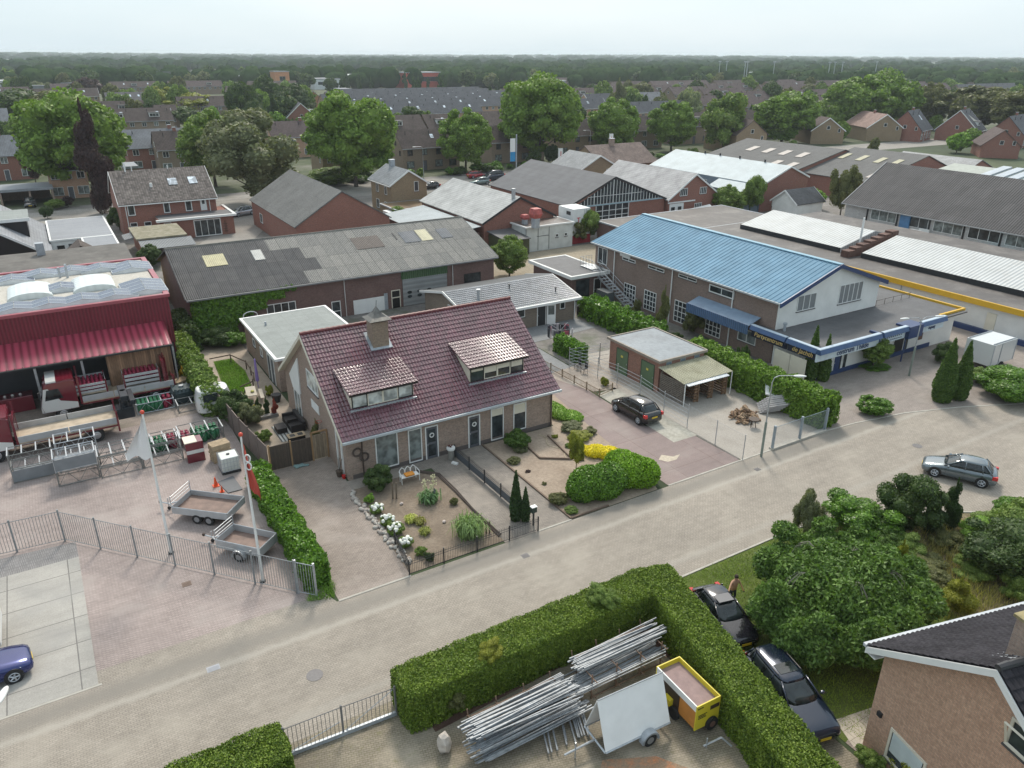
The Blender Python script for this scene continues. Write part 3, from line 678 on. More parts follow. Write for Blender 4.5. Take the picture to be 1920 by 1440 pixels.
def dormer(x0,x1,z1,yr,zr):
    yf = 42.85; zb = 4.17; d = MB()
    prof = [(yf+.08,zb-.1),(yf+.08,z1),(yr-.15,zr-.1),(yr-.15,zr-.6)]
    dm = d.prism(prof,'x',x0,x1).build('dormer',M['cream'],H)
    s = math.hypot(yr-yf+.3,zr-z1); cs,sn = (yr-yf+.3)/s,(zr-z1-.02)/s
    r = MB(); wave_sheet(r,(x0-.2,yf-.3,z1+.05),(1,0,0),(0,cs,sn),x1-x0+.4,s,.225,.045,max(3,round(s/.36)),.04)
    r.slab([(x0-.19,yf-.28,z1+.03),(x1+.19,yf-.28,z1+.03),(x1+.19,yr,zr+.02),(x0-.19,yr,zr+.02)],.07)
    r.build('dormer_roof',T_DORM,dm)
    b = MB().box(x0-.2,x1+.2,yf-.31,yf-.28,z1-.08,z1+.04); b.box(x0-.05,x1+.05,yf-.02,yf+.07,z1-.12,z1-.0); b.build('fascia',M['black'],dm)
    n = 4; w_ = (x1-x0-.1)/n
    for i in range(n):
        win(dm,'S',x0+.05+i*w_,x0+.05+(i+1)*w_,zb+.08,z1-.13,yf+.08,fm=M['black'] if i in (0,n-1) else M['cream'],pm=M['blind'] if x0 < 20 else M['glass'],fw=.06,sill=False,name='dormer_window')
    MB().box(x0-.15,x1+.15,yf-.16,yf+.08,zb-.06,zb+.03).build('lead_flashing',M['zinc'],dm)
    if x0 > 20:
        b = MB()
        for i,hgt_ in enumerate((.35,.8,.6,.75)): b.box(x0+.13+i*w_,x0-.03+(i+1)*w_,yf+.045,yf+.06,z1-.2-hgt_*.6,z1-.19)
        b.each('roller_blind',M['cream'],dm)
    return dm
T_DORM = glazed('dormer_glazed_tiles',(.125,.06,.072),.225,.36,.9,.28)
for m_ in (T_DORM,T_MAROON): m_.node_tree.nodes['Principled BSDF'].inputs['Coat Weight'].default_value = 1; m_.node_tree.nodes['Principled BSDF'].inputs['Coat Roughness'].default_value = .3
dormer(14.1,18.4,5.3,45.55,6.05); dormer(22.6,26.95,5.38,45.8,6.22)
c = MB().box(17.1,18.25,46.3,47.3,6.2,8.45).build('chimney',BR_TAN,H)
h = MB(); k = 17.67
for i in range(8):
    pass
P0 = [(k-.78,46.0),(k+.78,46.0),(k+.78,47.6),(k-.78,47.6)]; V_ = []; prof = ((1,8.62),(.62,8.78),(.34,9.0),(.12,9.3),(.03,9.42))
for s_,z in prof: V_ += [(k+(x-k)*s_,46.8+(y-46.8)*s_,z) for x,y in P0]
h.add(V_,[(3,2,1,0)]+[(i*4+j,i*4+(j+1) % 4,i*4+4+(j+1) % 4,i*4+4+j) for i in range(4) for j in range(4)]+[(16,17,18,19)])
for x in (17.2,18.15):
    for y in (46.4,47.2): h.cyl((x,y,8.45),(x,y,8.62),.05)
h.cyl((k,46.8,9.4),(k+.05,46.8,9.85),.02)
h.build('chimney_hood',plain('weathered_metal_hood',(.13,.125,.115),.55,.3,var=.3,scale=3),c)
b = MB().slab([(16.9,46.15,6.62),(18.45,46.15,6.62),(18.45,47.5,7.5),(16.9,47.5,7.5)],.1).build('lead_flashing',M['zinc'],c)
for i,(px,py) in enumerate(((669.5,848),(683,856))):
    p = OY(px,py,41.55); t = MB(); n_ = 16
    for j in range(n_):
        a0 = 2*math.pi*j/n_; a1 = 2*math.pi*(j+1)/n_; t.cyl((p[0]+.27*math.cos(a0),41.52,p[2]+.27*math.sin(a0)),(p[0]+.27*math.cos(a1),41.52,p[2]+.27*math.sin(a1)),.06,.06,6)
    tag(t.build('wall_wreath',plain('twig',(.08,.06,.05),.9)),('left','right')[i]+' one of the two dark twig rings hung on the brick front wall','wreath')
# brick annex behind
A = thing('brick_annex','long low brick annex with pale grey flat roof and white edging behind the maroon roof','annex',(17,63,0))
b = MB().box(13.3,20.7,57.6,68.7,0,2.82); b.box(15.6,20.6,55.3,57.6,0,2.6); b.build('wall',BR_PINK,A)
flatroof(A,13.0,21.0,57.2,69.0,3.0,M['bitumen_light'],M['white']); flatroof(A,15.3,21.0,55.3,57.2,3.05,M['bitumen'],M['white'],th=.4,name='lower_roof')
MB().cyl((14.6,66,2.9),(14.6,66,3.3),.09).build('roof_vent',M['zinc'],A)
door(A,'W',59.0,59.95,2.3,13.3,dm=GREYDOOR); door(A,'W',60.05,61.0,2.3,13.3,dm=GREYDOOR)
win(A,'W',62.6,63.3,1.3,2.1,13.3); win(A,'W',65.0,65.8,1.4,2.1,13.3)
# bungalow with grey glazed tiles
BR_BUNG = planks('taupe_boarding',(.21,.17,.135),.18,1,var=.06,dark=.7)
T_GREY = glazed('grey_glazed_tiles',(.19,.2,.215),.225,.36,.96,.22,.1)
Bn = thing('bungalow','low taupe-boarded bungalow with shiny grey tiled roof and open white door','bungalow',(38,65,0))
s = .26; MB().prism([(60.9,0),(70.6,0),(70.6,2.2),(65.6,3.5),(60.9,2.35)],'x',32.1,44.3).build('wall',BR_BUNG,Bn)
r = MB(); sl_ = math.hypot(5.2,1.15)
wave_sheet(r,(31.75,60.45,2.4),(1,0,0),(0,5.2/sl_,1.15/sl_),12.9,sl_,.225,.045,15,.04)
r.slab([(31.76,60.46,2.37),(44.64,60.46,2.37),(44.64,65.65,3.52),(31.76,65.65,3.52)],.08)
r.build('roof',T_GREY,Bn)
r = MB().slab([(31.76,65.65,3.54),(44.64,65.65,3.54),(44.64,71,2.3),(31.76,71,2.3)],.08); r.build('rear_roof',sheet('charcoal_sheet_roof',(.07,.075,.08),.2,.5),Bn)
b = MB().box(31.7,44.7,60.25,60.46,2.2,2.44)
for x in (31.68,44.66): b.prism([(60.25,2.2),(65.65,3.36),(65.65,3.6),(60.25,2.44)],'x',x,x+.07); b.prism([(65.65,3.36),(71.05,2.12),(71.05,2.36),(65.65,3.6)],'x',x,x+.07)
b.each('bargeboard',M['white'],Bn)
b = MB().cyl((44.2,60.75,0),(44.2,60.75,2.2),.05); b.each('drainpipe',M['white'],Bn)
pwin(Bn,'S',1050,562,1059,578,60.9,rows=1); pwin(Bn,'S',968,575,984,594,60.9)
a = OY(1007,570,60.9); c = OY(1023,610,60.9); door(Bn,'S',a[0],c[0],2.2,60.9,dm=M['dark'])
hx = c[0]; d_ = MB().xf(rotz(rad(-18)),(hx+.02,60.78,0)).box(0,.92,-.04,0,.05,2.15).build('open_door',M['white'],Bn)
MB().xf(rotz(rad(-18)),(hx+.02,60.78,0)).box(.14,.78,-.052,-.041,1.05,1.98).build('pane',M['curtain'],d_)
win(Bn,'W',61.9,65.2,1.1,2.35,32.1,cols=3,pm=M['curtain'])
b = MB().cyl((34.4,63.2,2.9),(34.4,63.2,3.9),.14,.14,10); b.cyl((34.4,63.2,3.95),(34.4,63.2,4.02),.22,.22,10); b.build('flue',M['galv'],Bn)
b = MB()
for p in ((38.5,64.2,3.2),(42.8,62.2,2.75)): b.cyl(p,(p[0],p[1],p[2]+.45),.06); b.cyl((p[0],p[1],p[2]+.4),(p[0],p[1],p[2]+.5),.12)
b.build('roof_vent',M['dark'],Bn)
# long asbestos-roofed warehouse
W = thing('warehouse','long dark brick warehouse with patchy grey corrugated roof and a roller door','warehouse',(26,82,0))
MB().prism([(73.6,0),(90.4,0),(90.4,4.1),(82,6.9),(73.6,4.1)],'x',9.7,42.1).build('wall',BR_DARK,W)
def whroof():
    n = NT('corrugated_cement'); P_ = n.coord('P')
    b = n.n('TexBrick'); b.offset = 0; b.inputs['Scale'].default_value = 1; b.inputs['Mortar Size'].default_value = .03
    b.inputs['Brick Width'].default_value = 1.06; b.inputs['Row Height'].default_value = 2.13
    b.inputs['Color1'].default_value = (.85,.85,.85,1); b.inputs['Color2'].default_value = (1.1,1.08,1.05,1); b.inputs['Mortar'].default_value = (.55,.55,.55,1)
    mp = n.n('Mapping'); mp.inputs['Location'].default_value = (0,-73.2,0); n.l(P_,mp.inputs[0]); n.l(mp.outputs[0],b.inputs['Vector'])
    sp = n.n('SeparateXYZ'); n.l(P_,sp.inputs[0])
    edge = n.math('ADD',n.math('MULTIPLY',n.math('FLOOR',n.math('DIVIDE',n.math('SUBTRACT',sp.outputs[1],73.2),2.13)),1.9),17.)
    lt = n.math('GREATER_THAN',n.math('ADD',n.math('FLOOR',sp.outputs[0]),n.math('MULTIPLY',n.math('SINE',n.math('MULTIPLY',edge,2.3)),1.5)),n.math('SUBTRACT',26.0,n.math('MULTIPLY',edge,.25)))
    lich = n.ramp(n.noise(5,'P',8,rough=.75),[(.35,(.2,.195,.185)),(.55,(.3,.29,.27)),(.7,(.38,.37,.35))])
    dk = n.ramp(n.noise(1.2,'P',5),[(.3,(.085,.083,.086)),(.7,(.12,.118,.12))])
    x = n.mix(lt,dk,lich); x = n.mix(1.,x,b.outputs[0],'MULTIPLY')
    s_ = n.math('SINE',n.math('MULTIPLY',sp.outputs[0],2*math.pi/.18)); x = n.mix(1.,x,n.ramp(n.math('ADD',n.math('MULTIPLY',s_,.5),.5),[(0.,.6),(.6,1.05)]),'MULTIPLY')
    n.col(x); return n.fin(.9)
r = MB(); s_ = math.hypot(8.8,2.93)
wave_sheet(r,(9.3,73.2,4.1),(1,0,0),(0,8.8/s_,2.93/s_),33.2,s_,.18,.05,1,0,6)
r.slab([(9.31,73.25,4.07),(42.45,73.25,4.07),(42.45,82,6.98),(9.31,82,6.98)],.05)
r.slab([(9.31,90.8,4.07),(42.45,90.8,4.07),(42.45,82,7.0),(9.31,82,7.0)],.08)
r.build('roof',whroof(),W)
MB().cyl((9.3,82,7.0),(42.5,82,7.0),.16,.16,6).build('ridge',plain('mossy_ridge',(.14,.135,.12),.9,var=.3,scale=6),W)
MB().box(9.4,42.4,73.0,73.16,3.95,4.1).build('gutter',plain('old_gutter',(.2,.2,.2),.7),W)
def wz(x,y): return 4.1+(y-73.2)*.333+.03
def wpatch(pa,pb,mat,name='skylight'):
    N_ = np.array((0,-.333,1.)); P_ = np.array((0,73.2,4.16)); q = []
    for p in (pa,pb): d = ray(*p); q.append(C0+d*np.dot(P_-C0,N_)/np.dot(d,N_))
    x0,x1 = sorted((q[0][0],q[1][0])); y0,y1 = sorted((q[0][1],q[1][1]))
    b_ = MB(); L_ = x1-x0; wave_sheet(b_,(x0,y0,wz(0,y0)+.03),(1,0,0),(0,3/math.hypot(3,1),1/math.hypot(3,1)),L_,(y1-y0)*1.054,.18,.05,1,0,6)
    b_.build(name,mat,W)
wpatch((378,480),(428,496),plain('yellowed_sheet',(.5,.45,.28),.6)); wpatch((469,470),(498,486),plain('grey_clear_sheet',(.5,.49,.46),.6))
wpatch((776,432),(813,449),plain('cream_sheet',(.58,.53,.37),.6)); wpatch((733,437),(745,449),M['dark'],'roof_opening')
wpatch((655,447),(722,462),plain('brown_sheet',(.15,.125,.11),.8),'patched_sheet'); wpatch((745,436),(790,452),plain('slate_sheet',(.13,.14,.155),.6),'patched_sheet'); wpatch((815,430),(850,444),plain('slate_sheet',(0,0,0)),'patched_sheet')
b = MB(); 
for px,py in ((644,522),(848,494)): p = OY(px,py,73.5); b.cyl((p[0],73.45,0),(p[0],73.45,4),.05)
b.each('drainpipe',plain('pale_pipe',(.5,.48,.46),.6),W)
a = OY(662,562,73.6); c = OY(727,600,73.6); MB().box(a[0],c[0]-.25,73.54,73.59,0,a[2]-.1).build('garage_door',M['white'],W); MB().box(c[0]-.25,c[0]+.15,73.56,73.595,0,a[2]+.15).build('door_post',M['zinc'],W)
a = OY(733,545,73.6); c = OY(752,580,73.6); dd = door(W,'S',a[0],c[0],a[2],73.6,fm=M['cream'],dm=M['black']); MB().box(a[0],c[0],73.52,73.56,a[2]-.85,a[2]-.75).build('transom',M['cream'],W)
a = OY(754,526,73.6); c = OY(837,515,73.6); xa,xc = a[0],c[0]
o = MB().box(xa,xc,73.5,73.57,0.05,3.0); o = o.build('roller_door',sheet('door_panels',(.3,.31,.31),.5,.45,.2,vdir=1,contrast=.12,depth=.01),W)
for i in range(3):
    for z in (1.05,1.5):
        x = xa+.75+i*1.15; MB().prism([(x+.27*math.cos(t)*min(1,1.2),z+.16*math.sin(t)) for t in [k*math.pi/6+math.pi/12 for k in range(12)]][::-1],'y',73.47,73.499).build('door_window',M['glass'],o)
MB().box(xa-.1,xc+.1,73.5,73.58,3.0,3.9).build('green_cladding',sheet('green_cladding',(.06,.12,.05),.25,.6,vdir=0),W)
pwin(W,'S',870,514,901,526,73.6,fm=M['dark'],pm=M['glass'])
pwin(W,'S',499,572,556,584,73.6,cols=4); pwin(W,'S',621,566,641,600,73.6,rows=2)
# red steel hall with solar panels
RED = sheet('maroon_cladding',(.17,.018,.032),.25,.45,vdir=0,contrast=.3,depth=.03,var=.08)
RH = thing('depot_hall','maroon steel depot hall with solar panels on its flat roof and a lean-to canopy','hall',(-26,72,0))
b = MB().box(-60,7.1,65.5,79.5,3.0,6.9); b.box(-60,7.1,66.4,79.5,0,3.0); b.build('wall',RED,RH)
MB().box(-60,7.0,66.2,66.38,0,3.9).build('bay_wall',plain('dark_grey_panel',(.03,.034,.042),.6),RH)  # dark colour stands in for the shaded interior behind the open canopy
MB().box(-59.8,6.8,65.8,79.2,6.9,6.96).build('roof',earth('gravel_roof',(.42,.39,.34),(.5,.47,.42),(.36,.33,.28),.8,8,bump=.01),RH)
b = MB().box(-60,7.25,65.4,65.75,6.86,7.1); b.box(-60,7.25,79.2,79.6,6.86,7.1); b.box(6.85,7.25,65.75,79.2,6.86,7.1); b.build('roof_edge',plain('red_coping',(.33,.08,.1),.35),RH)
r = MB(); sL = math.hypot(3.1,1.0)
r.slab([(-60,62.4,3.92),(6.45,62.4,3.92),(6.45,65.5,4.92),(-60,65.5,4.92)],.06)
k = -59.7
while k < 6.4: r.slab([(k,62.4,3.97),(k+.05,62.4,3.97),(k+.05,65.5,4.97),(k,65.5,4.97)],.05); k += .5
r.build('canopy',sheet('red_canopy_sheet',(.30,.045,.075),.5,.25,contrast=.45,depth=.01,var=.05),RH)
MB().box(-60,6.5,62.25,62.4,3.78,3.9).build('gutter',M['dark'],RH)
b = MB()
for px,py in ((64,690),(151,672)): p = OY(px,py,62.7); b.box(p[0]-.08,p[0]+.08,62.6,62.76,0,3.9)
b.cyl((6.45,62.5,0),(6.45,62.5,3.8),.07); b.each('canopy_post',M['galv'],RH)
a = OY(197,668,62.75); MB().box(a[0],6.2,62.75,62.85,0,3.95).build('timber_cladding',planks('cedar_boards',(.25,.145,.085),.16,0,var=.35),RH)
MB().box(6.15,6.3,62.86,65.5,0,3.95).build('timber_side',planks('cedar_boards',(0,0,0)),RH)
SP = pavers('solar_cells',(.06,.075,.14),(.065,.08,.15),(.45,.48,.52),.98,1.62,0,.03,rough=.12,off=0,msize=.03)
def solar_mat():
    n = NT('solar_glass'); uv = n.coord('UV'); b = n.n('TexBrick'); b.offset = 0; b.inputs['Scale'].default_value = 1; b.inputs['Mortar Size'].default_value = .012
    b.inputs['Brick Width'].default_value = .16; b.inputs['Row Height'].default_value = .16
    b.inputs['Color1'].default_value = (.085,.1,.145,1); b.inputs['Color2'].default_value = (.09,.105,.15,1); b.inputs['Mortar'].default_value = (.12,.14,.18,1)
    n.l(uv,b.inputs['Vector']); n.col(b.outputs[0]); return n.fin(.18)
SPM = solar_mat(); SPF = plain('panel_frame',(.6,.62,.63),.5)
def solar_block(cx,cy,rows,z=6.97,label=''):
    o = thing('solar_array',label,'solar panel',(cx,cy,z),0,'solar arrays on the red hall roof')
    fr = MB(); h_ = .32
    for s_ in (-1,1):
        for k in range(rows):
            y0 = cy-rows*.5+k; X0,X1 = (cx,cx+s_*1.66)
            pts = [(X0,y0+.02,z+.12+h_),(X1,y0+.02,z+.12),(X1,y0+.98,z+.12),(X0,y0+.98,z+.12+h_)]
            MB().slab(pts,.04).build('panel',SPM,o)
            for a_,b_ in ((0,1),(1,2),(2,3),(3,0)): fr.cyl(pts[a_],pts[b_],.032,.032,4)
    fr.prism([(cx-1.66,z),(cx+1.66,z),(cx+1.66,z+.1),(cx,z+.08+h_),(cx-1.66,z+.1)][::-1],'y',cy-rows*.5-.03,cy-rows*.5)
    fr.build('mounting_frame',SPF,o); return o
for (px,py,rows,lab) in ((245,500,3,'three-row array at the far right corner of the red hall roof'),(268,537,4,'four-row array at the near right corner of the red hall roof'),
        (189,502,2,'back-row array just left of the three-row corner array'),(134,507,2,'back-row array behind the two flue pipes'),(77,513,2,'back-row array between the flues and the left barrel skylight'),(22,524,2,'leftmost array of the back row'),
        (115,539,2,'array standing alone between the two barrel skylights'),
        (215,552,2,'front-row array next to the four-row corner array'),(154.6,560,2,'front-row array below the right barrel skylight'),(92,568,2,'front-row array between the two barrel skylights'),(27,577,2,'leftmost array of the front row')):
    p = G(px,py,7.15); solar_block(p[0],p[1],rows,label='solar '+lab)
for px,py in ((174,530),(55,545)):
    p = G(px,py,7.2); d = MB(); prof = [(p[0]-1.6+.0,6.97)]+[(p[0]-1.6*math.cos(t),7.0+.48*math.sin(t)) for t in [k*math.pi/10 for k in range(11)]]+[(p[0]+1.6,6.97)]
    d.prism(prof,'y',p[1]-1.9,p[1]+1.9)
    o = d.build('barrel_skylight',sheet('opal_polycarbonate',(.66,.7,.69),.6,.25,vdir=0,contrast=.06,depth=.01),RH,smooth=False)
b = MB()
for px,py,h_ in ((113,520,.9),(127,520,1.2)): p = G(px,py,7.0); b.cyl((p[0],p[1],6.97),(p[0],p[1],6.97+h_),.1)
b.build('flue',M['zinc'],RH)
D = thing('low_warehouse','low warehouse with weathered brown ribbed roof behind the solar hall','warehouse',(-25,89,0))
MB().box(-60,6.8,80.2,98,0,4.3).build('wall',BR_DARK,D)
MB().slab([(-60,79.9,4.35),(7.1,79.9,4.35),(7.1,98.4,4.75),(-60,98.4,4.75)],.15).build('roof',sheet('weathered_ribbed_roof',(.125,.115,.105),.4,.85,vdir=1,contrast=.3,var=.3,stain=(.2,.19,.17)),D)
b = MB().box(-1.7,-.9,96.4,97.2,4.7,6.0); b.build('vent_box',M['zinc'],D)
# black and white modern house,upper left
MH = thing('modern_house','white and black gabled house with light grey roof and dormer at the left edge','house',(-6,115,0))
wp = plain('white_render',(.7,.7,.68),.7)
MB().prism([(-16,0),(-16,2.8),(-8.2,7.9),(-.7,2.9),(-.7,0)][::1],'y',105.3,125).build('wall',wp,MH)
MB().prism([(-15.9,2.9),(-8.2,7.8),(-.9,2.9)],'y',105.2,105.29).build('gable_boarding',M['black'],MH)
LG = rooftile('light_grey_tiles',(.24,.25,.27),.3,.36,.5,.06)
r = MB().slab([(-8.2,104.9,8.1),(-.2,104.9,2.75),(-.2,125.4,2.75),(-8.2,125.4,8.1)],.14); r.slab([(-8.2,104.9,8.1),(-16.4,104.9,2.7),(-16.4,125.4,2.7),(-8.2,125.4,8.1)],.14); r.build('roof',LG,MH)
b = MB(); b.prism([(-8.2,7.85),(-.15,2.45),(-.15,2.77),(-8.2,8.13)],'y',104.84,104.9); b.prism([(-8.2,7.85),(-16.4,2.45),(-16.4,2.77),(-8.2,8.13)],'y',104.84,104.9); b.each('bargeboard',M['white'],MH)
dm = MB().box(-5.2,-2.2,110.5,116.5,3.6,6.3).build('dormer',M['black'],MH); MB().box(-6.4,-1.9,110.1,116.9,6.3,6.5).build('dormer_roof',M['bitumen_light'],dm); MB().box(-6.45,-1.84,110.0,110.1,6.15,6.52).build('fascia',M['white'],dm)
MF = thing('flat_roofed_extension','white flat-roofed extension with pale grey roof beside the black gable','extension',(3,116,0))
MB().box(-.2,6.9,112,126,0,2.95).build('wall',wp,MF); b=MB().box(3.5,6.9,105.5,112,0,2.95).build('side_wall',wp,MF)
M['palemem'] = pavers('pale_membrane',(.25,.26,.28),(.265,.275,.295),(.22,.23,.25),1.2,12,0,.06)
flatroof(MF,-.3,7.1,111.8,126.3,3.2,M['palemem'],M['white']); flatroof(MF,3.2,7.1,105.3,111.8,3.18,M['palemem'],M['white'],name='side_roof')
win(MF,'S',.3,1.3,.2,2.5,112,cols=1); win(MF,'S',1.6,3.2,.1,2.6,112,pm=M['curtain'])
g_ = gable('garden_pavilion','small garden pavilion with brown shingle roof by the flat-roofed extension','pavilion','y',101.5,105,[(.3,2.4),(2.7,4.2),(5.1,2.4)],planks('brown_boards',(.1,.07,.055)),rooftile('brown_shingles',(.11,.09,.08),.3,.2,.9,.1))
# red brick house
T_BROWN = rooftile('brown_concrete_tiles',(.135,.115,.105),.33,.36,.8,.35,line=.35)
RB = gable('brick_house','detached red brick house with grey-brown tiled roof and two roof windows','house','x',9.3,22.5,[(124.3,5.0),(130.6,8.6),(136.9,5.0)],BR_RED,T_BROWN,over=.5,ga=.2,trim=M['white'],gutter=M['white'])
for p0,p1 in (((237.2,385),(255,403.8)),((304.5,377.5),(320.5,398.5)),((345.5,374.5),(361.5,395))): pwin(RB,'S',*p0,*p1,124.3,fw=.12)
a = OY(374,371.8,124.3); c = OY(389.5,398,124.3); dd = MB().box(a[0],c[0],124.24,124.29,3.05,a[2]).build('balcony_door',M['white'],RB); MB().box(a[0]+.25,c[0]-.25,124.22,124.238,4.0,a[2]-.3).build('pane',M['glass'],dd)
pwin(RB,'S',243.5,418,258.5,424.5,124.3); pwin(RB,'S',270,416,284.7,422.5,124.3)
b = MB(); 
for px,py in ((238,405),(392,375)): p = OY(px,py,124.2); b.cyl((p[0],124.2,0),(p[0],124.2,4.9),.06)
b.each('drainpipe',M['white'],RB)
for p0,p1 in (((313.5,337),(333,344)),((351.5,334),(370,341.5))):
    N_ = np.array((0,-.571,1.)); P_ = np.array((0,124.3,5.2)); q = []
    for p in (p0,p1): d = ray(*p); q.append(C0+d*np.dot(P_-C0,N_)/np.dot(d,N_))
    x0,x1 = sorted((q[0][0],q[1][0])); y0,y1 = sorted((q[0][1],q[1][1]))
    velux(RB,x0,x1,y0-.2,y1+.2,lambda x,y: 5.2+(y-124.3)*.571)
b = MB().cyl((11.4,130.4,8.5),(11.4,130.4,9.9),.12); b.cyl((12.3,130.4,8.6),(12.3,130.4,9.3),.07); b.cyl((17.3,130.4,8.6),(17.3,130.4,9.2),.07); b.cyl((14.2,127,6.6),(14.2,127,7.2),.2); b.build('roof_vent',M['white'],RB)
ex = MB().box(13.6,23.9,120.0,124.29,0,2.8).build('extension',BR_RED,RB); MB().box(22.5,23.9,124.29,128,0,2.8).build('extension',BR_RED,RB)
MB().box(13.7,23.9,119.9,124.29,2.8,2.88).build('extension_roof',M['bitumen'],RB); b = MB().box(13.2,24.3,119.5,119.9,2.7,3.0); b.box(23.9,24.3,119.9,128.3,2.7,3.0); b.build('extension_fascia',M['white'],RB)
win(RB,'S',18.2,22.0,.05,2.5,120.0,cols=4,fw=.13,name='french_doors'); win(RB,'S',14.2,15.2,1.6,2.5,120)
b = MB()
for i in range(4): b.box(24.3-2.1+.0,24.3-1.4,119.95,119.98,.5+i*.35,.55+i*.35)
b.box(22.5,22.54,119.94,119.98,.3,2.1); b.box(22.7,22.74,119.94,119.98,.3,2.1); b.build('trellis',M['brown'],RB)
SH = thing('moss_roofed_shed','garden shed with mossy flat roof below the red brick house','shed',(12.6,114,0))
MB().box(9.8,15.4,110.6,118.4,0,2.4).build('wall',BR_RED,SH); MB().box(9.4,15.7,110.2,118.7,2.4,2.6).build('roof',earth('mossy_roof',(.15,.14,.08),(.24,.215,.15),(.33,.3,.24),1.2,7),SH)
MB().slab([(9.6,106.6,1.9),(16.1,106.6,1.9),(16.1,110.18,2.35),(9.6,110.18,2.35)],.04).build('lean_to_roof',sheet('grey_corrugated',(.2,.21,.22),.18,.7),SH)
MB().slab([(8.2,113,2.1),(9.38,113,2.3),(9.38,116.5,2.3),(8.2,116.5,2.1)],.04).build('side_roof',sheet('grey_corrugated',(0,0,0)),SH)
MB().box(9.8,15.9,106.9,110.55,0,1.75).build('lean_to_wall',planks('dark_boards',(.07,.05,.04)),SH)
# barn
T_SLATE = sheet('lichened_cement_roof',(.13,.13,.125),.18,.9,contrast=.3,lich=(.21,.205,.195),var=.2,panel=(1.1,2.4,.12))
BA = gable('barn','red brick barn with lichen-grey corrugated roof sloping down both sides','barn','y',101.2,125,[(27.9,3.9),(34.5,7.9),(41.1,3.9)],BR_RED,T_SLATE,over=.3,ga=.15)
win(BA,'W',119,120.5,1.2,2.6,27.9)
# small brick house with grey tiles
T_GR = rooftile('grey_tiles',(.2,.21,.22),.3,.36,.5,.12,line=.45)
SB = gable('gatehouse','small two-storey tan brick house with light grey tiles by the far street','house','y',118.2,127,[(48.6,5.5),(51.7,7.5),(54.9,5.5)],BR_YEL,T_GR,over=.4,ga=.25,trim=M['white'],gutter=M['white'])
pwin(SB,'S',776,340,785,358,118.2); 
for y in (120.0,123.6): win(SB,'W',y,y+1.1,3.6,5.0,48.6); win(SB,'W',y,y+1.3,.9,2.4,48.6)
chimney(SB,51.7,124.8,7.2,8.5,.8,.8,M['zinc'])
FE = thing('flat_extension','low flat-roofed extension with rust-stained wet roof beside the tan house','extension',(50,112,0))
MB().box(46.5,54,112,117.9,0,2.5).build('wall',BR_YEL,FE); flatroof(FE,46.3,54.6,111.5,118.0,2.8,earth('rusty_wet_roof',(.1,.075,.055),(.2,.13,.07),(.13,.13,.12),.5,3,.3),M['zinc'])
MB().box(45.5,48.0,112.2,114.6,0,2.3).build('porch',M['white'],FE)
LR = thing('pale_lean_to','pale blue-grey corrugated lean-to roof beside the white striped roof','lean-to',(46.5,100,0))
MB().slab([(43.2,91.5,2.6),(50.4,91.5,3.4),(50.4,110,3.4),(43.2,110,2.6)],.06).build('roof',sheet('pale_corrugated',(.38,.42,.44),.18,.6),LR); MB().box(43.5,50.3,91.8,109.8,0,2.5).build('wall',BR_DARK,LR)
# white striped-tile hall
T_WH = rooftile('white_grey_tiles',(.4,.4,.39),.33,.38,.6,.05,line=.28)
WT = gable('workshop','brick workshop with bright white-grey striped tile roof','workshop','y',91.6,111.6,[(50.9,3.8),(56.6,6.7),(62.3,3.8)],BR_RED,T_WH,over=.4,ga=.2,trim=M['dark'])
MB().cyl((56.0,92.3,5.3),(56.0,92.3,7.9),.28,.28,10).build('flue',M['galv'],WT)
WB = thing('white_box_building','white painted flat-roofed block with doors and red ventilators on its roof','building',(58,90,0))
MB().box(55.2,62.9,87.6,91.4,0,3.3).build('wall',plain('dirty_white_paint',(.55,.56,.53),.8,var=.15,scale=.8),WB); flatroof(WB,55.0,63.1,87.4,94.5,3.5,earth('wet_brown_roof',(.07,.06,.055),(.11,.085,.075),(.2,.17,.15),.6,4,.35),M['white'])
b = MB()
for x in (55.15,57.1,58.9): b.box(x,x+.04,87.55,87.6,.1,3.2)
b.box(56.9,58.9,87.55,87.59,2.0,2.05); b.build('panel_joint',M['dark'],WB)
win(WB,'S',60.0,60.5,1.6,2.05,87.6); win(WB,'S',61.5,62.0,1.6,2.05,87.6)
MB().slab([(51.2,86.2,2.3),(55.1,86.2,2.3),(55.1,91.4,2.7),(51.2,91.4,2.7)],.1).build('side_roof',M['bitumen'],WB); MB().box(51.5,55.1,86.6,91.4,0,2.25).build('side_wall',plain('olive_boards',(.07,.075,.035),.8),WB)
for (px,py,s_,hh,lab) in ((1004,425,1.1,2.6,'tall red-topped roof ventilator on a grey duct'),(984,418,.8,1.3,'squat red and white roof ventilator beside the taller one')):
    p = G(px,py,3.6); o = thing('roof_ventilator',lab,'ventilator',(p[0],p[1],3.45))
    MB().cbox((p[0],p[1],3.45+hh*.25),(s_*.75,s_*.75,hh*.5)).build('duct',M['zinc'],o)
    z0 = 3.45+hh*.5; MB().add([(p[0]+s_*sx*.4,p[1]+s_*sy*.4,z0) for sx,sy in ((-1,-1),(1,-1),(1,1),(-1,1))]+[(p[0]+s_*sx*.62,p[1]+s_*sy*.62,z0+hh*.22) for sx,sy in ((-1,-1),(1,-1),(1,1),(-1,1))]+[(p[0]+s_*sx*.5,p[1]+s_*sy*.5,z0+hh*.5) for sx,sy in ((-1,-1),(1,-1),(1,1),(-1,1))],
        [(3,2,1,0),(0,1,5,4),(1,2,6,5),(2,3,7,6),(3,0,4,7),(4,5,9,8),(5,6,10,9),(6,7,11,10),(7,4,8,11),(8,9,10,11)]).build('hood',plain('faded_red_metal',(.42,.1,.09),.6,var=.3,scale=2),o)
